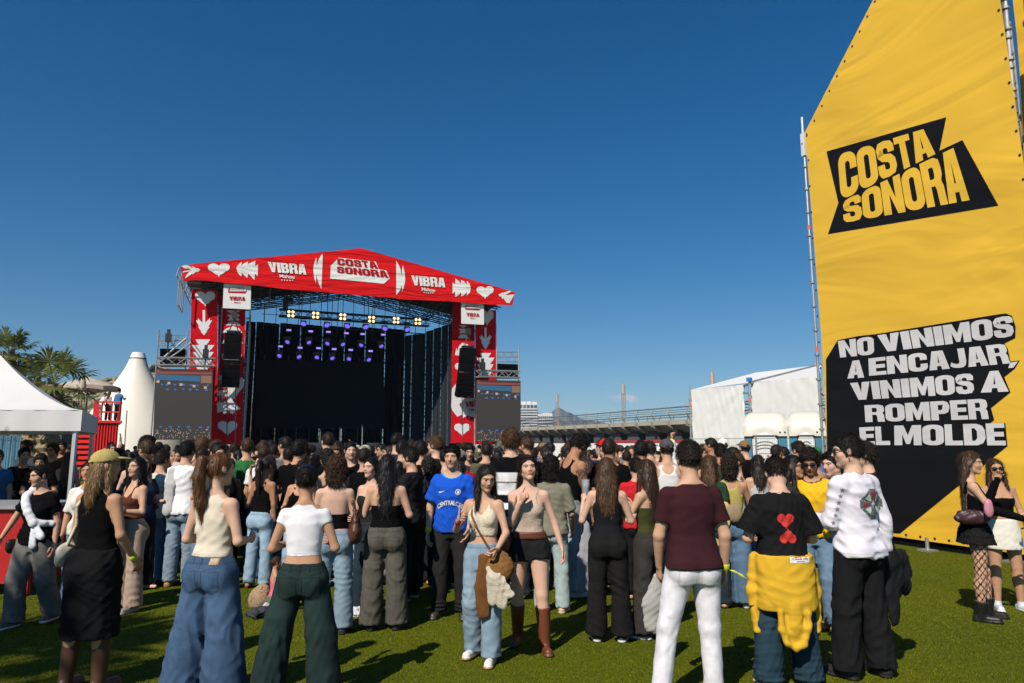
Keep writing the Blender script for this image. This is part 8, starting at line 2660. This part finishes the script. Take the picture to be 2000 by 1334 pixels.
SHIRTS = [('black', BK, 30), ('white', (.70, .69, .70), 9), ('charcoal', (.035, .035, .038), 9), ('navy', (.015, .025, .06), 5), ('red', (.45, .02, .03), 3), ('olive', (.09, .09, .05), 3), ('beige', (.50, .42, .32), 4), ('pink', (.58, .26, .32), 2), ('blue', (.05, .14, .38), 3), ('green', (.03, .16, .05), 1.5), ('grey', (.25, .25, .25), 5), ('brown', (.12, .06, .035), 3)]
HAIRN = [('black', 'black', 6), ('dark brown', 'dark', 6), ('brown', 'brown', 3), ('light brown', 'mid', .8), ('fair', 'blond', .3)]
STYLE = dict(short='short', fade='cropped', curly='curly', messy='tousled', fringe='fringed', long='long', longwavy='long wavy', bun='pinned-up', ponytail='ponytailed', curlymid='bushy')
GARM = dict(tee='T-shirt', tank='vest', longsleeve='long-sleeved shirt', tube='strapless top', sleeveless='sleeveless top')
CAPS = [('beige', (.46, .42, .32)), ('green', (.02, .16, .06)), ('black', BK), ('white', (.68, .67, .64)), ('grey', (.16, .16, .16)), ('brown', (.2, .13, .07))]
rc = random.Random(20)
def pick(L):
 t = rc.uniform(0, sum(q[-1] for q in L))
 for q in L:
  t -= q[-1]
  if t <= 0: return q
 return L[-1]
def zone(px):
 for x, n in ((150, 'by the gazebo leg'), (250, 'below the red container'), (300, 'below the white conical tent'), (370, 'below the left LED screen'), (430, 'below the outer left red banner'), (480, 'below the left line array'), (560, 'below the left drapes'), (640, 'below the middle of the video wall'), (720, 'below the violet lamps'), (790, 'below the right drapes'), (870, 'below the right flank of the stage'), (925, 'below the right line array'), (1020, 'below the right LED screen'), (1090, 'below the distant flats'), (1160, 'below the first bridge mast'), (1240, 'below the second bridge mast'), (1345, 'below the bridge end'), (1450, 'below the left white tarpaulin')):
  if px < x: return n
 return 'before the portable toilets'
taken = [(p['loc'][0], p['loc'][1]) for p in PEOPLE]
labels = {}
count = 0
def add_person(px, Y, rz, h, pr, forced=None):
 global count
 x = at_depth(px, 872, Y).x
 for (a, b) in taken:
  if (a - x) ** 2 + (b - Y) ** 2 < (.40 if Y < 14 else .36) ** 2: return False
 taken.append((x, Y))
 p = PROTO[pr]; src = p['obj']
 o = src.copy(); COL.objects.link(o)
 k = h / p['height']
 o.location = (x, Y, 0); o.rotation_euler = (R(rc.gauss(0, 2.2)), R(rc.gauss(0, 2.2)), R(rz)); o.scale = (k, k, k)
 sh = forced or pick(SHIRTS); hc = pick(HAIRN); cp = rc.choice(CAPS)
 sk = rc.choice(['pale', 'light', 'light', 'mid', 'mid', 'tan'])
 bt = rc.choice([BLACKJ, BLACKJ, DARKJ, BLUEJ, MIDJ, LIGHTJ, (.3, .28, .24)])
 capped = False
 for ch in list(src.children):
  c = ch.copy(); COL.objects.link(c); c.parent = o
  nm = c.name.split('.')[0]
  m = None
  if nm == 'body': m = m_skin(SKIN[sk])
  elif nm == 'hair': m = m_hair(HAIRC[hc[1]], p['hair'] in ('long', 'longwavy', 'ponytail', 'bob'))
  elif nm == 'cap': m = m_cloth(cp[1]); capped = True
  elif nm in ('jeans', 'trousers'): m = m_cloth(bt, 'denim')
  elif nm in ('t_shirt', 'tank_top', 'long_sleeve_shirt', 'tube_top', 'sleeveless_top'): m = m_cloth(sh[1])
  if m:
   c.material_slots[0].link = 'OBJECT'; c.material_slots[0].material = m
 a = rz % 360
 fac = 'with back turned' if (a < 60 or a > 300) else ('in left profile' if a < 130 else ('in right profile' if a > 230 else 'facing us'))
 row = 'near' if Y < 11.5 else ('middle' if Y < 16 else ('deep' if Y < 24 else 'farthest'))
 head_ = (cp[0] + ' cap') if capped else '%s %s hair' % (STYLE[p['hair']], hc[0])
 arm_ = ' and raised arm' if pr in (5, 10) else (' and sunglasses' if pr == 13 else '')
 lab = '%s, %s %s%s %s, %s row %s' % (head_, sh[0], GARM[p['top']['kind']], arm_, fac, row, zone(px))
 w = lab.split()
 if len(w) > 16: lab = lab.replace(' with back turned', '').replace(', ', ' ', 1)
 if len(lab.split()) > 16: lab = '%s, %s %s, %s row %s' % (head_, sh[0], GARM[p['top']['kind']], row, zone(px))
 if len(lab.split()) > 16: lab = '%s, %s %s, %s' % (head_, sh[0], GARM[p['top']['kind']], zone(px))
 o['label'] = lab; o['category'] = 'person'; o['group'] = 'people packed before the stage'
 count += 1
 return True
def spread(n, y0, y1, x0, x1, face=.16):
 t = 0; k = 0
 while k < n and t < n * 30:
  t += 1
  Y = y0 + (y1 - y0) * rc.random(); px = rc.uniform(x0, x1)
  base = -math.degrees(math.atan2(at_depth(640, 800, 52).x - at_depth(px, 872, Y).x, 52 - Y))
  rz = base + rc.gauss(0, 26) if rc.random() > face else rc.uniform(90, 270)
  pr = rc.choice([0, 0, 1, 1, 2, 3, 4, 6, 6, 7, 7, 8, 9, 11, 12, 13] * 2 + [0, 1, 5, 10])
  if pr in (5, 10) and Y < 17: pr = 0
  fem = PROTO[pr]['sex'] == 'f'
  h = rc.gauss(1.62 if fem else 1.73, .065)
  if add_person(px, Y, rz, h, pr): k += 1
spread(70, 8.7, 11.2, 250, 1440, .22)
spread(82, 11.2, 15, 235, 1440, .2)
spread(70, 15, 23, 200, 1400, .12)
spread(48, 23, 43, 250, 1320, .05)
spread(9, 9.5, 13, 1440, 1600, .3)
spread(14, 12.5, 24, 60, 250, .3)
for p in PROTO:                      # the pattern people themselves stand in the crowd too
 ok = False
 for _ in range(60):
  px, Y = rc.uniform(300, 1300), (rc.uniform(26, 34) if p['seed'] in (16, 21) else rc.uniform(12, 20)); x = at_depth(px, 872, Y).x
  if all((a - x) ** 2 + (b - Y) ** 2 > .2 for a, b in taken): break
 taken.append((x, Y)); p['obj'].location = (x, Y, 0); p['obj'].rotation_euler = (0, 0, R(rc.uniform(-25, 15)))
 hd_ = 'beige cap' if p.get('extras') and p['pieces'][-1][0] == 'cap' else '%s %s hair' % (STYLE[p['hair']], {'black': 'black', 'dark': 'dark brown', 'brown': 'brown', 'mid': 'light brown'}[p['hairc']]) if 'extras' in p else '%s %s hair' % (STYLE[p['hair']], {'black': 'black', 'dark': 'dark brown', 'brown': 'brown', 'mid': 'light brown'}[p['hairc']])
 p['obj']['label'] = '%s and black %s, %s row %s' % (hd_, GARM[p['top']['kind']], 'farthest' if Y > 24 else 'middle', zone(px))
 p['obj']['group'] = 'people packed before the stage'
# crew on the stage
print('crowd', count)
# ------------------------------------------------------------------ prints on clothes and things people carry
def pol2(pts): return [(pts, [list(t) for t in geometry.tessellate_polygon([[Vector((x, y, 0)) for x, y in pts]])])]
def blob(name, m, ells, label, cat, vox=.010, disp=None, p=None, group=None, col=None):
 f = Field()
 for e in ells:
  if len(e) == 2: f.ell(e[0], e[1], k=.03)
  else: f.rc(e[0], e[1], e[2], e[3], k=.025, **(e[4] if len(e) > 4 else {}))
 return free_mesh(name, f, vox, m, p, disp, label, cat, group, col)
def hcloth(name, p, m, strips, label, cat, seed=1, amp=.010, group=None, col=None):
 """limp cloth: flattened strips (list of points, half width, thickness ratio, facing)"""
 f = Field()
 for (pts, w, th, nn) in strips:
  ws = w if isinstance(w, (list, tuple)) else [w] * len(pts)
  for i in range(len(pts) - 1): f.rc(pts[i], pts[i + 1], ws[i], ws[i + 1], k=.03, sq=(nrm(nn), th))
 return free_mesh(name, f, .009, m, p, waves(seed, 5, (.08, .24), amp * .7, .3), label, cat, group, col)
M_PRT = mat('print_red', (.50, .025, .018), .7, 0, .35, 60); M_PWH = mat('print_white', (.72, .72, .72), .7); M_PGR = mat('print_grey', (.10, .12, .11), .7, 0, .4, 60); M_PDR = mat('print_dark_red', (.32, .03, .035), .7)
def heart_m(w, h, up=1):
 P = heart(0, 0, w, h, None)
 return [(x, -y * up) for x, y in P]
def in_cells(poly, cell=.006):
 xs, ys = [q[0] for q in poly], [q[1] for q in poly]
 return [raster(in_poly(poly), min(xs), max(xs), min(ys), max(ys), cell)]
# two hearts on the black T-shirt
g = p28['rig']; s = g.sc
for dx, dz, up, h in ((0, .335, 1, .125), (.012, .205, -1, .12)):
 decal(p28, 't_shirt', g.tp((dx, 0, dz)), g.T, in_cells([(x * 1.0, z) for x, z in heart_m(.125, h, up)], .0045), M_PRT, 'heart_print', .003)
decal(p28, 'tied_sweatshirt', g.tp((.07, 0, .052)), np.eye(3), in_cells([(-.075, -.026), (.075, -.026), (.075, .026), (-.075, .026)], .006), M_PWH, 'neck_label', .003)
uv, Fs = text_mesh('WOODSTARK', .03)
decal(p28, 'tied_sweatshirt', g.tp((.07, 0, .052)), np.eye(3), [([((u - .5) * .125, -.004 + v * .022) for u, v in uv], Fs)], M_PDR, 'label_lettering', .006)
decal(p28, 'tied_sweatshirt', g.tp((.07, 0, .052)), np.eye(3), in_cells([(-.03, -.018), (.03, -.018), (.03, -.012), (-.03, -.012)], .004), M_PDR, 'label_line', .006)
# emblem on the white long-sleeved shirt: a cross of flared arms inside broken rings
g = p31['rig']; o_ = g.tp((.055, 0, .315))
def flare(a, r0, r1, w0, w1):
 c, q = math.cos(a), math.sin(a)
 return [(x * 1.25, y) for x, y in [(c * r0 - q * -w0, q * r0 + c * -w0), (c * r1 - q * -w1, q * r1 + c * -w1), (c * r1 - q * w1, q * r1 + c * w1), (c * r0 - q * w0, q * r0 + c * w0)]]
P = []
for k in range(4): P += in_cells(flare(k * math.pi / 2 + math.pi / 4, .015, .098, .012, .046), .005)
decal(p31, 'long_sleeve_shirt', o_, g.T, P, M_PGR, 'emblem_arms', .003)
P = []
for k in range(4): P += in_cells(flare(k * math.pi / 2, .030, .112, .008, .034), .005)
decal(p31, 'long_sleeve_shirt', o_, g.T, P, M_PGR, 'emblem_arms', .003)
P = in_cells(flare(math.pi / 2, .035, .088, .006, .026), .005) + in_cells(flare(math.pi * 1.02, .045, .085, .006, .022), .005)
decal(p31, 'long_sleeve_shirt', o_, g.T, P, M_PDR, 'emblem_red', .006)
for k in range(4): decal(p31, 'long_sleeve_shirt', o_, g.T, in_cells(flare(math.pi * (.25 + .5 * k), .03, .080, .006, .027), .005), mat('print_pale', (.50, .52, .50), .7), 'emblem_pale', .006)
# row of stars down the left sleeve
for k in range(6):
 a, b = g.sho['L'], g.elb['L']
 c = a + (b - a) * (.12 + .17 * k) if k < 5 else g.elb['L'] + (g.wri['L'] - g.elb['L']) * .08
 star = [(.019 * math.cos(i * math.pi / 5 + math.pi / 2) * (1 if i % 2 == 0 else .42), .019 * math.sin(i * math.pi / 5 + math.pi / 2) * (1 if i % 2 == 0 else .42)) for i in range(10)]
 decal(p31, 'long_sleeve_shirt', c, rotm(-26), pol2(star), mat('print_mauve', (.22, .15, .19), .7), 'star_print', .004)
# football jersey: maker's tick, crest and arched word
g = p16['rig']
decal(p16, 't_shirt', g.tp((.085, 0, .345)), g.T, pol2([(-.036, .004), (-.030, -.010), (-.018, -.012), (.034, .016), (-.016, .000), (-.028, .000)][::-1]) if 0 else in_cells([(.036, .006), (.030, -.010), (.018, -.012), (-.034, .014), (.016, .000), (.028, .000)], .004), M_PWH, 'chest_mark', .004, side=1)
circ = [(.028 * math.cos(a * math.pi / 10), .028 * math.sin(a * math.pi / 10)) for a in range(20)]; cin = [(.022 * math.cos(a * math.pi / 10), .022 * math.sin(a * math.pi / 10)) for a in range(20)]
decal(p16, 't_shirt', g.tp((-.085, 0, .345)), g.T, [(circ + cin, [[i, (i + 1) % 20, 20 + (i + 1) % 20, 20 + i] for i in range(20)])] + in_cells([(-.010, -.014), (.004, -.016), (.012, -.004), (.004, .004), (.012, .014), (-.002, .016), (-.012, .004)], .004), M_PWH, 'crest', .004, side=1)
uv, Fs = text_mesh('CENTRALCEE', .035)
decal(p16, 't_shirt', g.tp((0, 0, .235)), g.T, [([(-(u - .5) * .27, (v - .5) * .048 - 1.2 * (u - .5) ** 2 * .16) for u, v in uv], [f[::-1] for f in Fs])], M_PWH, 'chest_lettering', .005, side=1)
# seams and pockets on the wide blue jeans, and a leather patch
g = p8['rig']; M_SEAM = m_cloth((.042, .082, .155), 'denim')
def outline(pts, w=.0022):
 out = []
 for a, b in zip(pts, pts[1:] + pts[:1]):
  d = np.array(b) - np.array(a); n_ = np.array([-d[1], d[0]]) / (np.linalg.norm(d) + 1e-9) * w; m_ = max(2, int(np.linalg.norm(d) / .012))
  V = []; Fq = []
  for i in range(m_ + 1): q = np.array(a) + d * i / m_; V += [tuple(q - n_), tuple(q + n_)]
  for i in range(m_): Fq.append([2 * i, 2 * i + 2, 2 * i + 3, 2 * i + 1])
  out.append((V, Fq))
 return out
for p, mm, parts_ in ((p8, M_SEAM, (-.085, .085)), (p9, m_cloth((.011, .022, .021), 'denim'), (-.085, .085)), (p13, m_cloth((.075, .072, .062), 'denim'), (-.08, .08)), (p26, m_cloth((.58, .57, .60), 'denim'), (-.078, .078)), (p10, m_cloth((.05, .11, .22), 'denim'), (-.08, .08))):
 g = p['rig']
 nm = 'jeans' if 'jeans' in p['parts'] else 'trousers'
 for x in parts_:
  decal(p, nm, g.pelv + v3(x, 0, -.075), np.eye(3), outline([(-.058, .062), (.058, .062), (.060, -.06), (.0, -.085), (-.060, -.06)]), mm, 'back_pocket', .0025)
 if p is not p26: decal(p, nm, g.pelv + v3(0, 0, 0), np.eye(3), outline([(-.15, .025), (0, -.012), (.15, .025)], .003)[:2], mm, 'yoke_seam', .002)
 for x in (-.07, 0, .07) if p is not p26 else (): decal(p, nm, g.pelv + v3(x, 0, .062), np.eye(3), in_cells([(-.006, -.026), (.006, -.026), (.006, .026), (-.006, .026)], .006), mm, 'belt_loop', .004)
g = p8['rig']; decal(p8, 'jeans', g.pelv + v3(.10, 0, .055), np.eye(3), in_cells([(-.03, -.02), (.03, -.02), (.03, .02), (-.03, .02)], .006), m_cloth((.30, .18, .09), 'leather'), 'leather_patch', .005)

def hw(p, sd, off=.09): g = p['rig']; return g.wri[sd] + g.hdir[sd] * off
# things held and carried
def phone(p, sd, label, dz=.02):
 c = hw(p, sd, .10) + v3(0, 0, dz); g = p['rig']
 f = Field(); u = g.hdir[sd]; f.loft(c, np.eye(3), [-.006, .006], [.036, .036], [.074, .074], [0, 0], n=8)
 return free_mesh('phone', f, .005, mat('phone_black', (.012, .012, .014), .15), p, None, label, 'phone')
phone(p29, 'R', 'dark phone in the hands of the man in the yellow jersey')
c = hw(p1, 'R', .11); blob('phone', mat('phone_black', (.012, .012, .014), .15), [(c + v3(0, .0, .04), c + v3(0, .02, -.07), .026, .026, dict(sq=(v3(1, 0, 0), .3)))], 'dark phone in the hand of the woman with the tied white sweater', 'phone', .006, None, p1)
g = p1['rig']; q = g.tp((.20, .06, -.06)); blob('handbag', m_cloth((.03, .018, .014), 'leather'), [(q + v3(.03, .02, -.02), (.045, .07, .075)), (q + v3(.03, .02, .03), (.03, .06, .03))], 'small dark handbag at the hip of the woman walking in grey jeans', 'bag', .008, None, p1)
g = p2['rig']; q = g.tp((-.225, -.03, .02)); blob('handbag', m_cloth((.56, .50, .40), 'leather'), [(q, (.045, .115, .085)), (q + v3(-.012, 0, .05), (.03, .09, .05)), (q + v3(-.04, -.03, -.03), (.025, .05, .05))], 'cream shoulder bag at the hip of the woman in the mustard cap', 'bag', .008, waves(3, 4, (.05, .12), .003), p2)
g = p4['rig']; q = (g.wri['L'] + g.wri['R']) / 2 + v3(0, .02, .0)
hcloth('white_shirt', p4, m_cloth((.70, .70, .76)), [([q + v3(-.13, 0, .04), q + v3(0, .03, .06), q + v3(.10, .0, .03)], .06, .8, (0, 1, 0)), ([q + v3(-.10, .03, .02), q + v3(-.11, .04, -.20)], [.085, .065], .35, (0, 1, 0)), ([q + v3(.03, .04, .03), q + v3(.02, .05, -.33)], [.09, .05], .35, (0, 1, 0))], 'crumpled white shirt carried by the woman in the brown strap top', 'shirt', 4, .012)
g = p11['rig']; q = g.tp((.215, -.06, .10))
blob('hobo_bag', m_cloth((.080, .030, .018), 'leather'), [(q + v3(0, 0, -.05), (.075, .14, .12)), (q + v3(0, .0, .06), (.045, .10, .10)), (q + v3(0, -.02, .14), q + g.T @ v3(-.06, .03, .30), .022, .012), (q + v3(0, .06, .12), q + g.T @ v3(-.06, .05, .30), .022, .012)], 'slouchy dark brown bag on the shoulder of the bare-backed woman', 'bag', .009, waves(8, 5, (.05, .14), .006, .8), p11)
g = p17['rig']; q = g.tp((-.19, .17, -.06))
blob('suede_bag', m_cloth((.20, .095, .030), 'suede'), [(q + v3(0, 0, -.02), (.135, .075, .115)), (q + v3(0, .03, -.06), (.12, .065, .09)), (q + v3(-.07, 0, .08), q + v3(.02, 0, .13), .016, .016), (q + v3(.02, 0, .13), q + v3(.09, 0, .07), .016, .016)], 'round brown suede bag hanging in front of the girl in the crochet top', 'bag', .0085, waves(2, 5, (.05, .14), .006, .8), p17)
q2 = q + v3(.07, -.01, -.02)
hcloth('brown_jacket', p17, m_cloth((.145, .060, .020), 'suede'), [([q2 + v3(.06, .03, .06), q2 + v3(.075, .03, -.18), q2 + v3(.07, .02, -.40)], [.06, .075, .06], .4, (0, 1, 0)), ([q2 + v3(0, .0, 0), q2 + v3(.01, .0, -.30)], [.08, .06], .4, (0, 1, 0))], 'brown jacket folded over the arm of the girl in the crochet top', 'jacket', 7, .010)
q3 = q + v3(.0, .085, -.10)
hcloth('cream_cardigan', p17, m_cloth((.55, .48, .38), 'knit'), [([q3 + v3(.07, -.02, .07), q3 + v3(.02, .01, -.02), q3 + v3(-.05, .0, -.22)], [.04, .06, .05], .5, (0, 1, 0)), ([q3 + v3(.05, .0, .0), q3 + v3(.04, .0, -.20)], .045, .5, (0, 1, 0)), ([q3 + v3(-.02, 0, 0), q3 + v3(-.12, .0, -.14)], .04, .5, (0, 1, 0))], 'cream cardigan dangling under the brown suede bag', 'cardigan', 9, .010)
g = p17['rig']; c = hw(p17, 'R', .10); blob('vape', mat('vape_lilac', (.45, .36, .42), .4), [(c + v3(0, .0, -.02), c + v3(-.012, .02, .09), .011, .010)], 'small lilac stick held up by the girl in the crochet top', 'stick', .005, None, p17)
g = p18['rig']; q = g.tp((.20, .02, .02)); blob('handbag', m_cloth((.20, .08, .03), 'leather'), [(q, (.05, .10, .09)), (q + v3(0, 0, .08), (.03, .07, .04))], 'tan shoulder bag under the arm of the woman raising a finger', 'bag', .009, None, p18)
g = p23['rig']; c = hw(p23, 'L', .09)
fq = Frame('plastic_cup', world_pt(p23, c + v3(.02, 0, -.02)), 0, 'clear plastic cup held up by the woman with straight brown hair', 'cup'); w0 = world_pt(p23, c + v3(.02, 0, -.02))
mb = MB(); mb.lathe(w0, [(.028, 0), (.030, .004), (.040, .14), (.042, .145), (.039, .145), (.029, .008)], 18)
mcup, ntc, bc = new_mat('clear_plastic'); bc.inputs['Base Color'].default_value = (.85, .87, .9, 1); bc.inputs['Transmission Weight'].default_value = .75; bc.inputs['Roughness'].default_value = .25
fq.part(mb, 'cup_wall', mcup, smooth=True)
g = p31['rig']; c = hw(p31, 'L', .07)
w0 = world_pt(p31, c + v3(.0, .03, -.06)); fq = Frame('plastic_cup', w0, 0, 'cloudy plastic cup in the hand of the man in white long sleeves', 'cup')
mb = MB(); mb.lathe(w0, [(.030, 0), (.032, .004), (.042, .12), (.044, .125), (.041, .125), (.031, .008)], 18); fq.part(mb, 'cup_wall', mcup, smooth=True)
mb = MB(); mb.lathe(w0, [(.029, .006), (.037, .07), (.002, .07)], 16); fq.part(mb, 'drink', mat('drink', (.50, .48, .42), .2))
c = hw(p31, 'R', .08)
hcloth('black_jacket', p31, m_cloth((.016, .016, .018)), [([c + v3(-.02, -.03, .22), c + v3(.03, -.02, .0), c + v3(.10, .0, -.14), c + v3(.24, .02, -.20)], [.05, .09, .10, .07], .45, (0, 1, .2)), ([c + v3(.03, .0, .05), c + v3(.05, .0, -.22), c + v3(.06, .0, -.42)], [.09, .08, .055], .45, (0, 1, 0)), ([c + v3(.08, .0, .0), c + v3(.20, .02, .02), c + v3(.27, .02, -.10)], [.08, .07, .05], .5, (0, 1, 0))], 'black jacket hanging from the hand of the man in white long sleeves', 'jacket', 3, .014)
g = p27['rig']; q = g.tp((-.14, -.13, .10))
hcloth('yellow_jacket', p27, m_cloth((.62, .46, .20)), [([q + v3(-.02, .02, .18), q + v3(-.03, -.03, .05), q + v3(-.05, -.03, -.14), q + v3(-.03, .0, -.30)], [.06, .085, .08, .05], .6, (0, 1, 0)), ([q + v3(.04, -.02, .12), q + v3(.05, -.03, -.08)], .06, .6, (0, 1, 0))], 'pale yellow jacket hung on the back of the woman with the raised arm', 'jacket', 11, .012)
blob('backpack', m_cloth((.30, .23, .14), 'suede'), [(g.tp((.02, -.17, .13)), (.09, .055, .10)), (g.tp((.02, -.165, .20)), (.08, .045, .05))], 'small tan backpack beside the pale yellow jacket', 'bag', .010, None, p27)
g = p34['rig']; q = g.tp((.20, -.06, .12)); blob('handbag', m_cloth((.045, .016, .020), 'leather'), [(q, (.055, .17, .070)), (q + v3(0, 0, .05), (.035, .14, .04))], 'glossy dark maroon handbag under the arm of the woman in black', 'bag', .009, waves(6, 4, (.04, .10), .005), p34)
c = at_depth(1931, 995, 7.0); blob('pink_bag', m_cloth((.55, .22, .28), 'leather'), [((c.x, c.y, c.z), (.045, .03, .08)), ((c.x, c.y, c.z + .07), (.03, .02, .03))], 'pink bag between the two women by the yellow wall', 'bag', .010)
c = at_depth(1283, 1185, 5.9)
hcloth('grey_hoodie', None, m_cloth((.36, .35, .33)), [([(c.x + .02, c.y, c.z + .22), (c.x - .03, c.y, c.z + .02), (c.x - .04, c.y, c.z - .14)], [.05, .085, .07], .5, (0, 1, 0)), ([(c.x + .05, c.y + .02, c.z + .10), (c.x + .05, c.y + .02, c.z - .26)], [.06, .05], .5, (0, 1, 0))], 'grey hoodie hanging beside the white jeans', 'hoodie', 5, .012)
c = at_depth(1143, 1090, 7.3)
hcloth('grey_shirt', None, m_cloth((.30, .30, .33)), [([(c.x + .02, c.y, c.z + .32), (c.x, c.y, c.z), (c.x - .04, c.y, c.z - .28)], [.04, .075, .07], .45, (0, 1, 0)), ([(c.x + .07, c.y, c.z + .15), (c.x + .05, c.y, c.z - .22)], .05, .5, (0, 1, 0))], 'long grey shirt hanging between the olive shirt and the black flared jeans', 'shirt', 15, .012)
# on the grass
def pile(px, py, m, sz, label, cat, seed, name, amp=.014):
 c = at_ground(px, py); r = np.random.RandomState(seed); f = Field()
 f.ell((c.x, c.y, .02), (sz[0], sz[1], .03), k=.03)
 for _ in range(7):
  a = r.uniform(-1, 1, 3); d = r.uniform(-.12, .12, 3)
  q = v3(c.x + a[0] * sz[0] * .6, c.y + a[1] * sz[1] * .6, .03 + abs(a[2]) * sz[2]); f.rc(q, q + d * v3(1, 1, .3), .035, .045, k=.03)
 free_mesh(name, f, .010, m, None, waves(seed, 5, (.05, .13), amp, .8), label, cat)
pile(704, 1178, m_cloth((.62, .58, .50), 'knit'), (.24, .16, .13), 'heap of cream clothes on the grass behind the pale jeans', 'clothes', 3, 'clothes_pile')
pile(706, 1202, m_cloth((.60, .58, .64)), (.13, .10, .05), 'small white cloth on the grass in front of the cream heap', 'cloth', 4, 'white_cloth')
pile(521, 1202, m_cloth((.05, .05, .06)), (.22, .14, .03), 'dark cloth spread on the grass beside the knitted bag', 'cloth', 5, 'dark_cloth')
pile(538, 1194, m_cloth((.52, .50, .56)), (.09, .08, .05), 'pale crumpled cloth on top of the dark cloth', 'cloth', 6, 'pale_cloth')
c = at_ground(506, 1192); f = Field(); f.ell((c.x, c.y, .11), (.12, .10, .13), k=.02); f.ell((c.x + .03, c.y, .20), (.08, .07, .07), k=.03)
free_mesh('knitted_bag', f, .009, m_cloth((.36, .26, .16), 'knit'), None, waves(4, 8, (.02, .035), .012, 1), 'knobbly brown knitted bag on the grass beside the wide blue jeans', 'bag')
# technician behind the deck edge is one of the crowd patterns
# ------------------------------------------------------------------ the air: far things fade to blue
hm = bpy.data.materials.new('haze_air'); hm.use_nodes = True
hn = hm.node_tree.nodes; hn.remove(hn['Principled BSDF'])
pv = hn.new('ShaderNodeVolumePrincipled')
pv.inputs['Color'].default_value = (.50, .74, 1.0, 1)
pv.inputs['Density'].default_value = .00017
pv.inputs['Anisotropy'].default_value = .0
hm.node_tree.links.new(pv.outputs[0], hn['Material Output'].inputs['Volume'])
mb = MB(); mb.box((0, 1630, 98), (6000, 3660, 200))
o = mb.build('haze', hm); tag(o, 'thin blue air that pales the distant mountain', 'haze', kind='stuff')
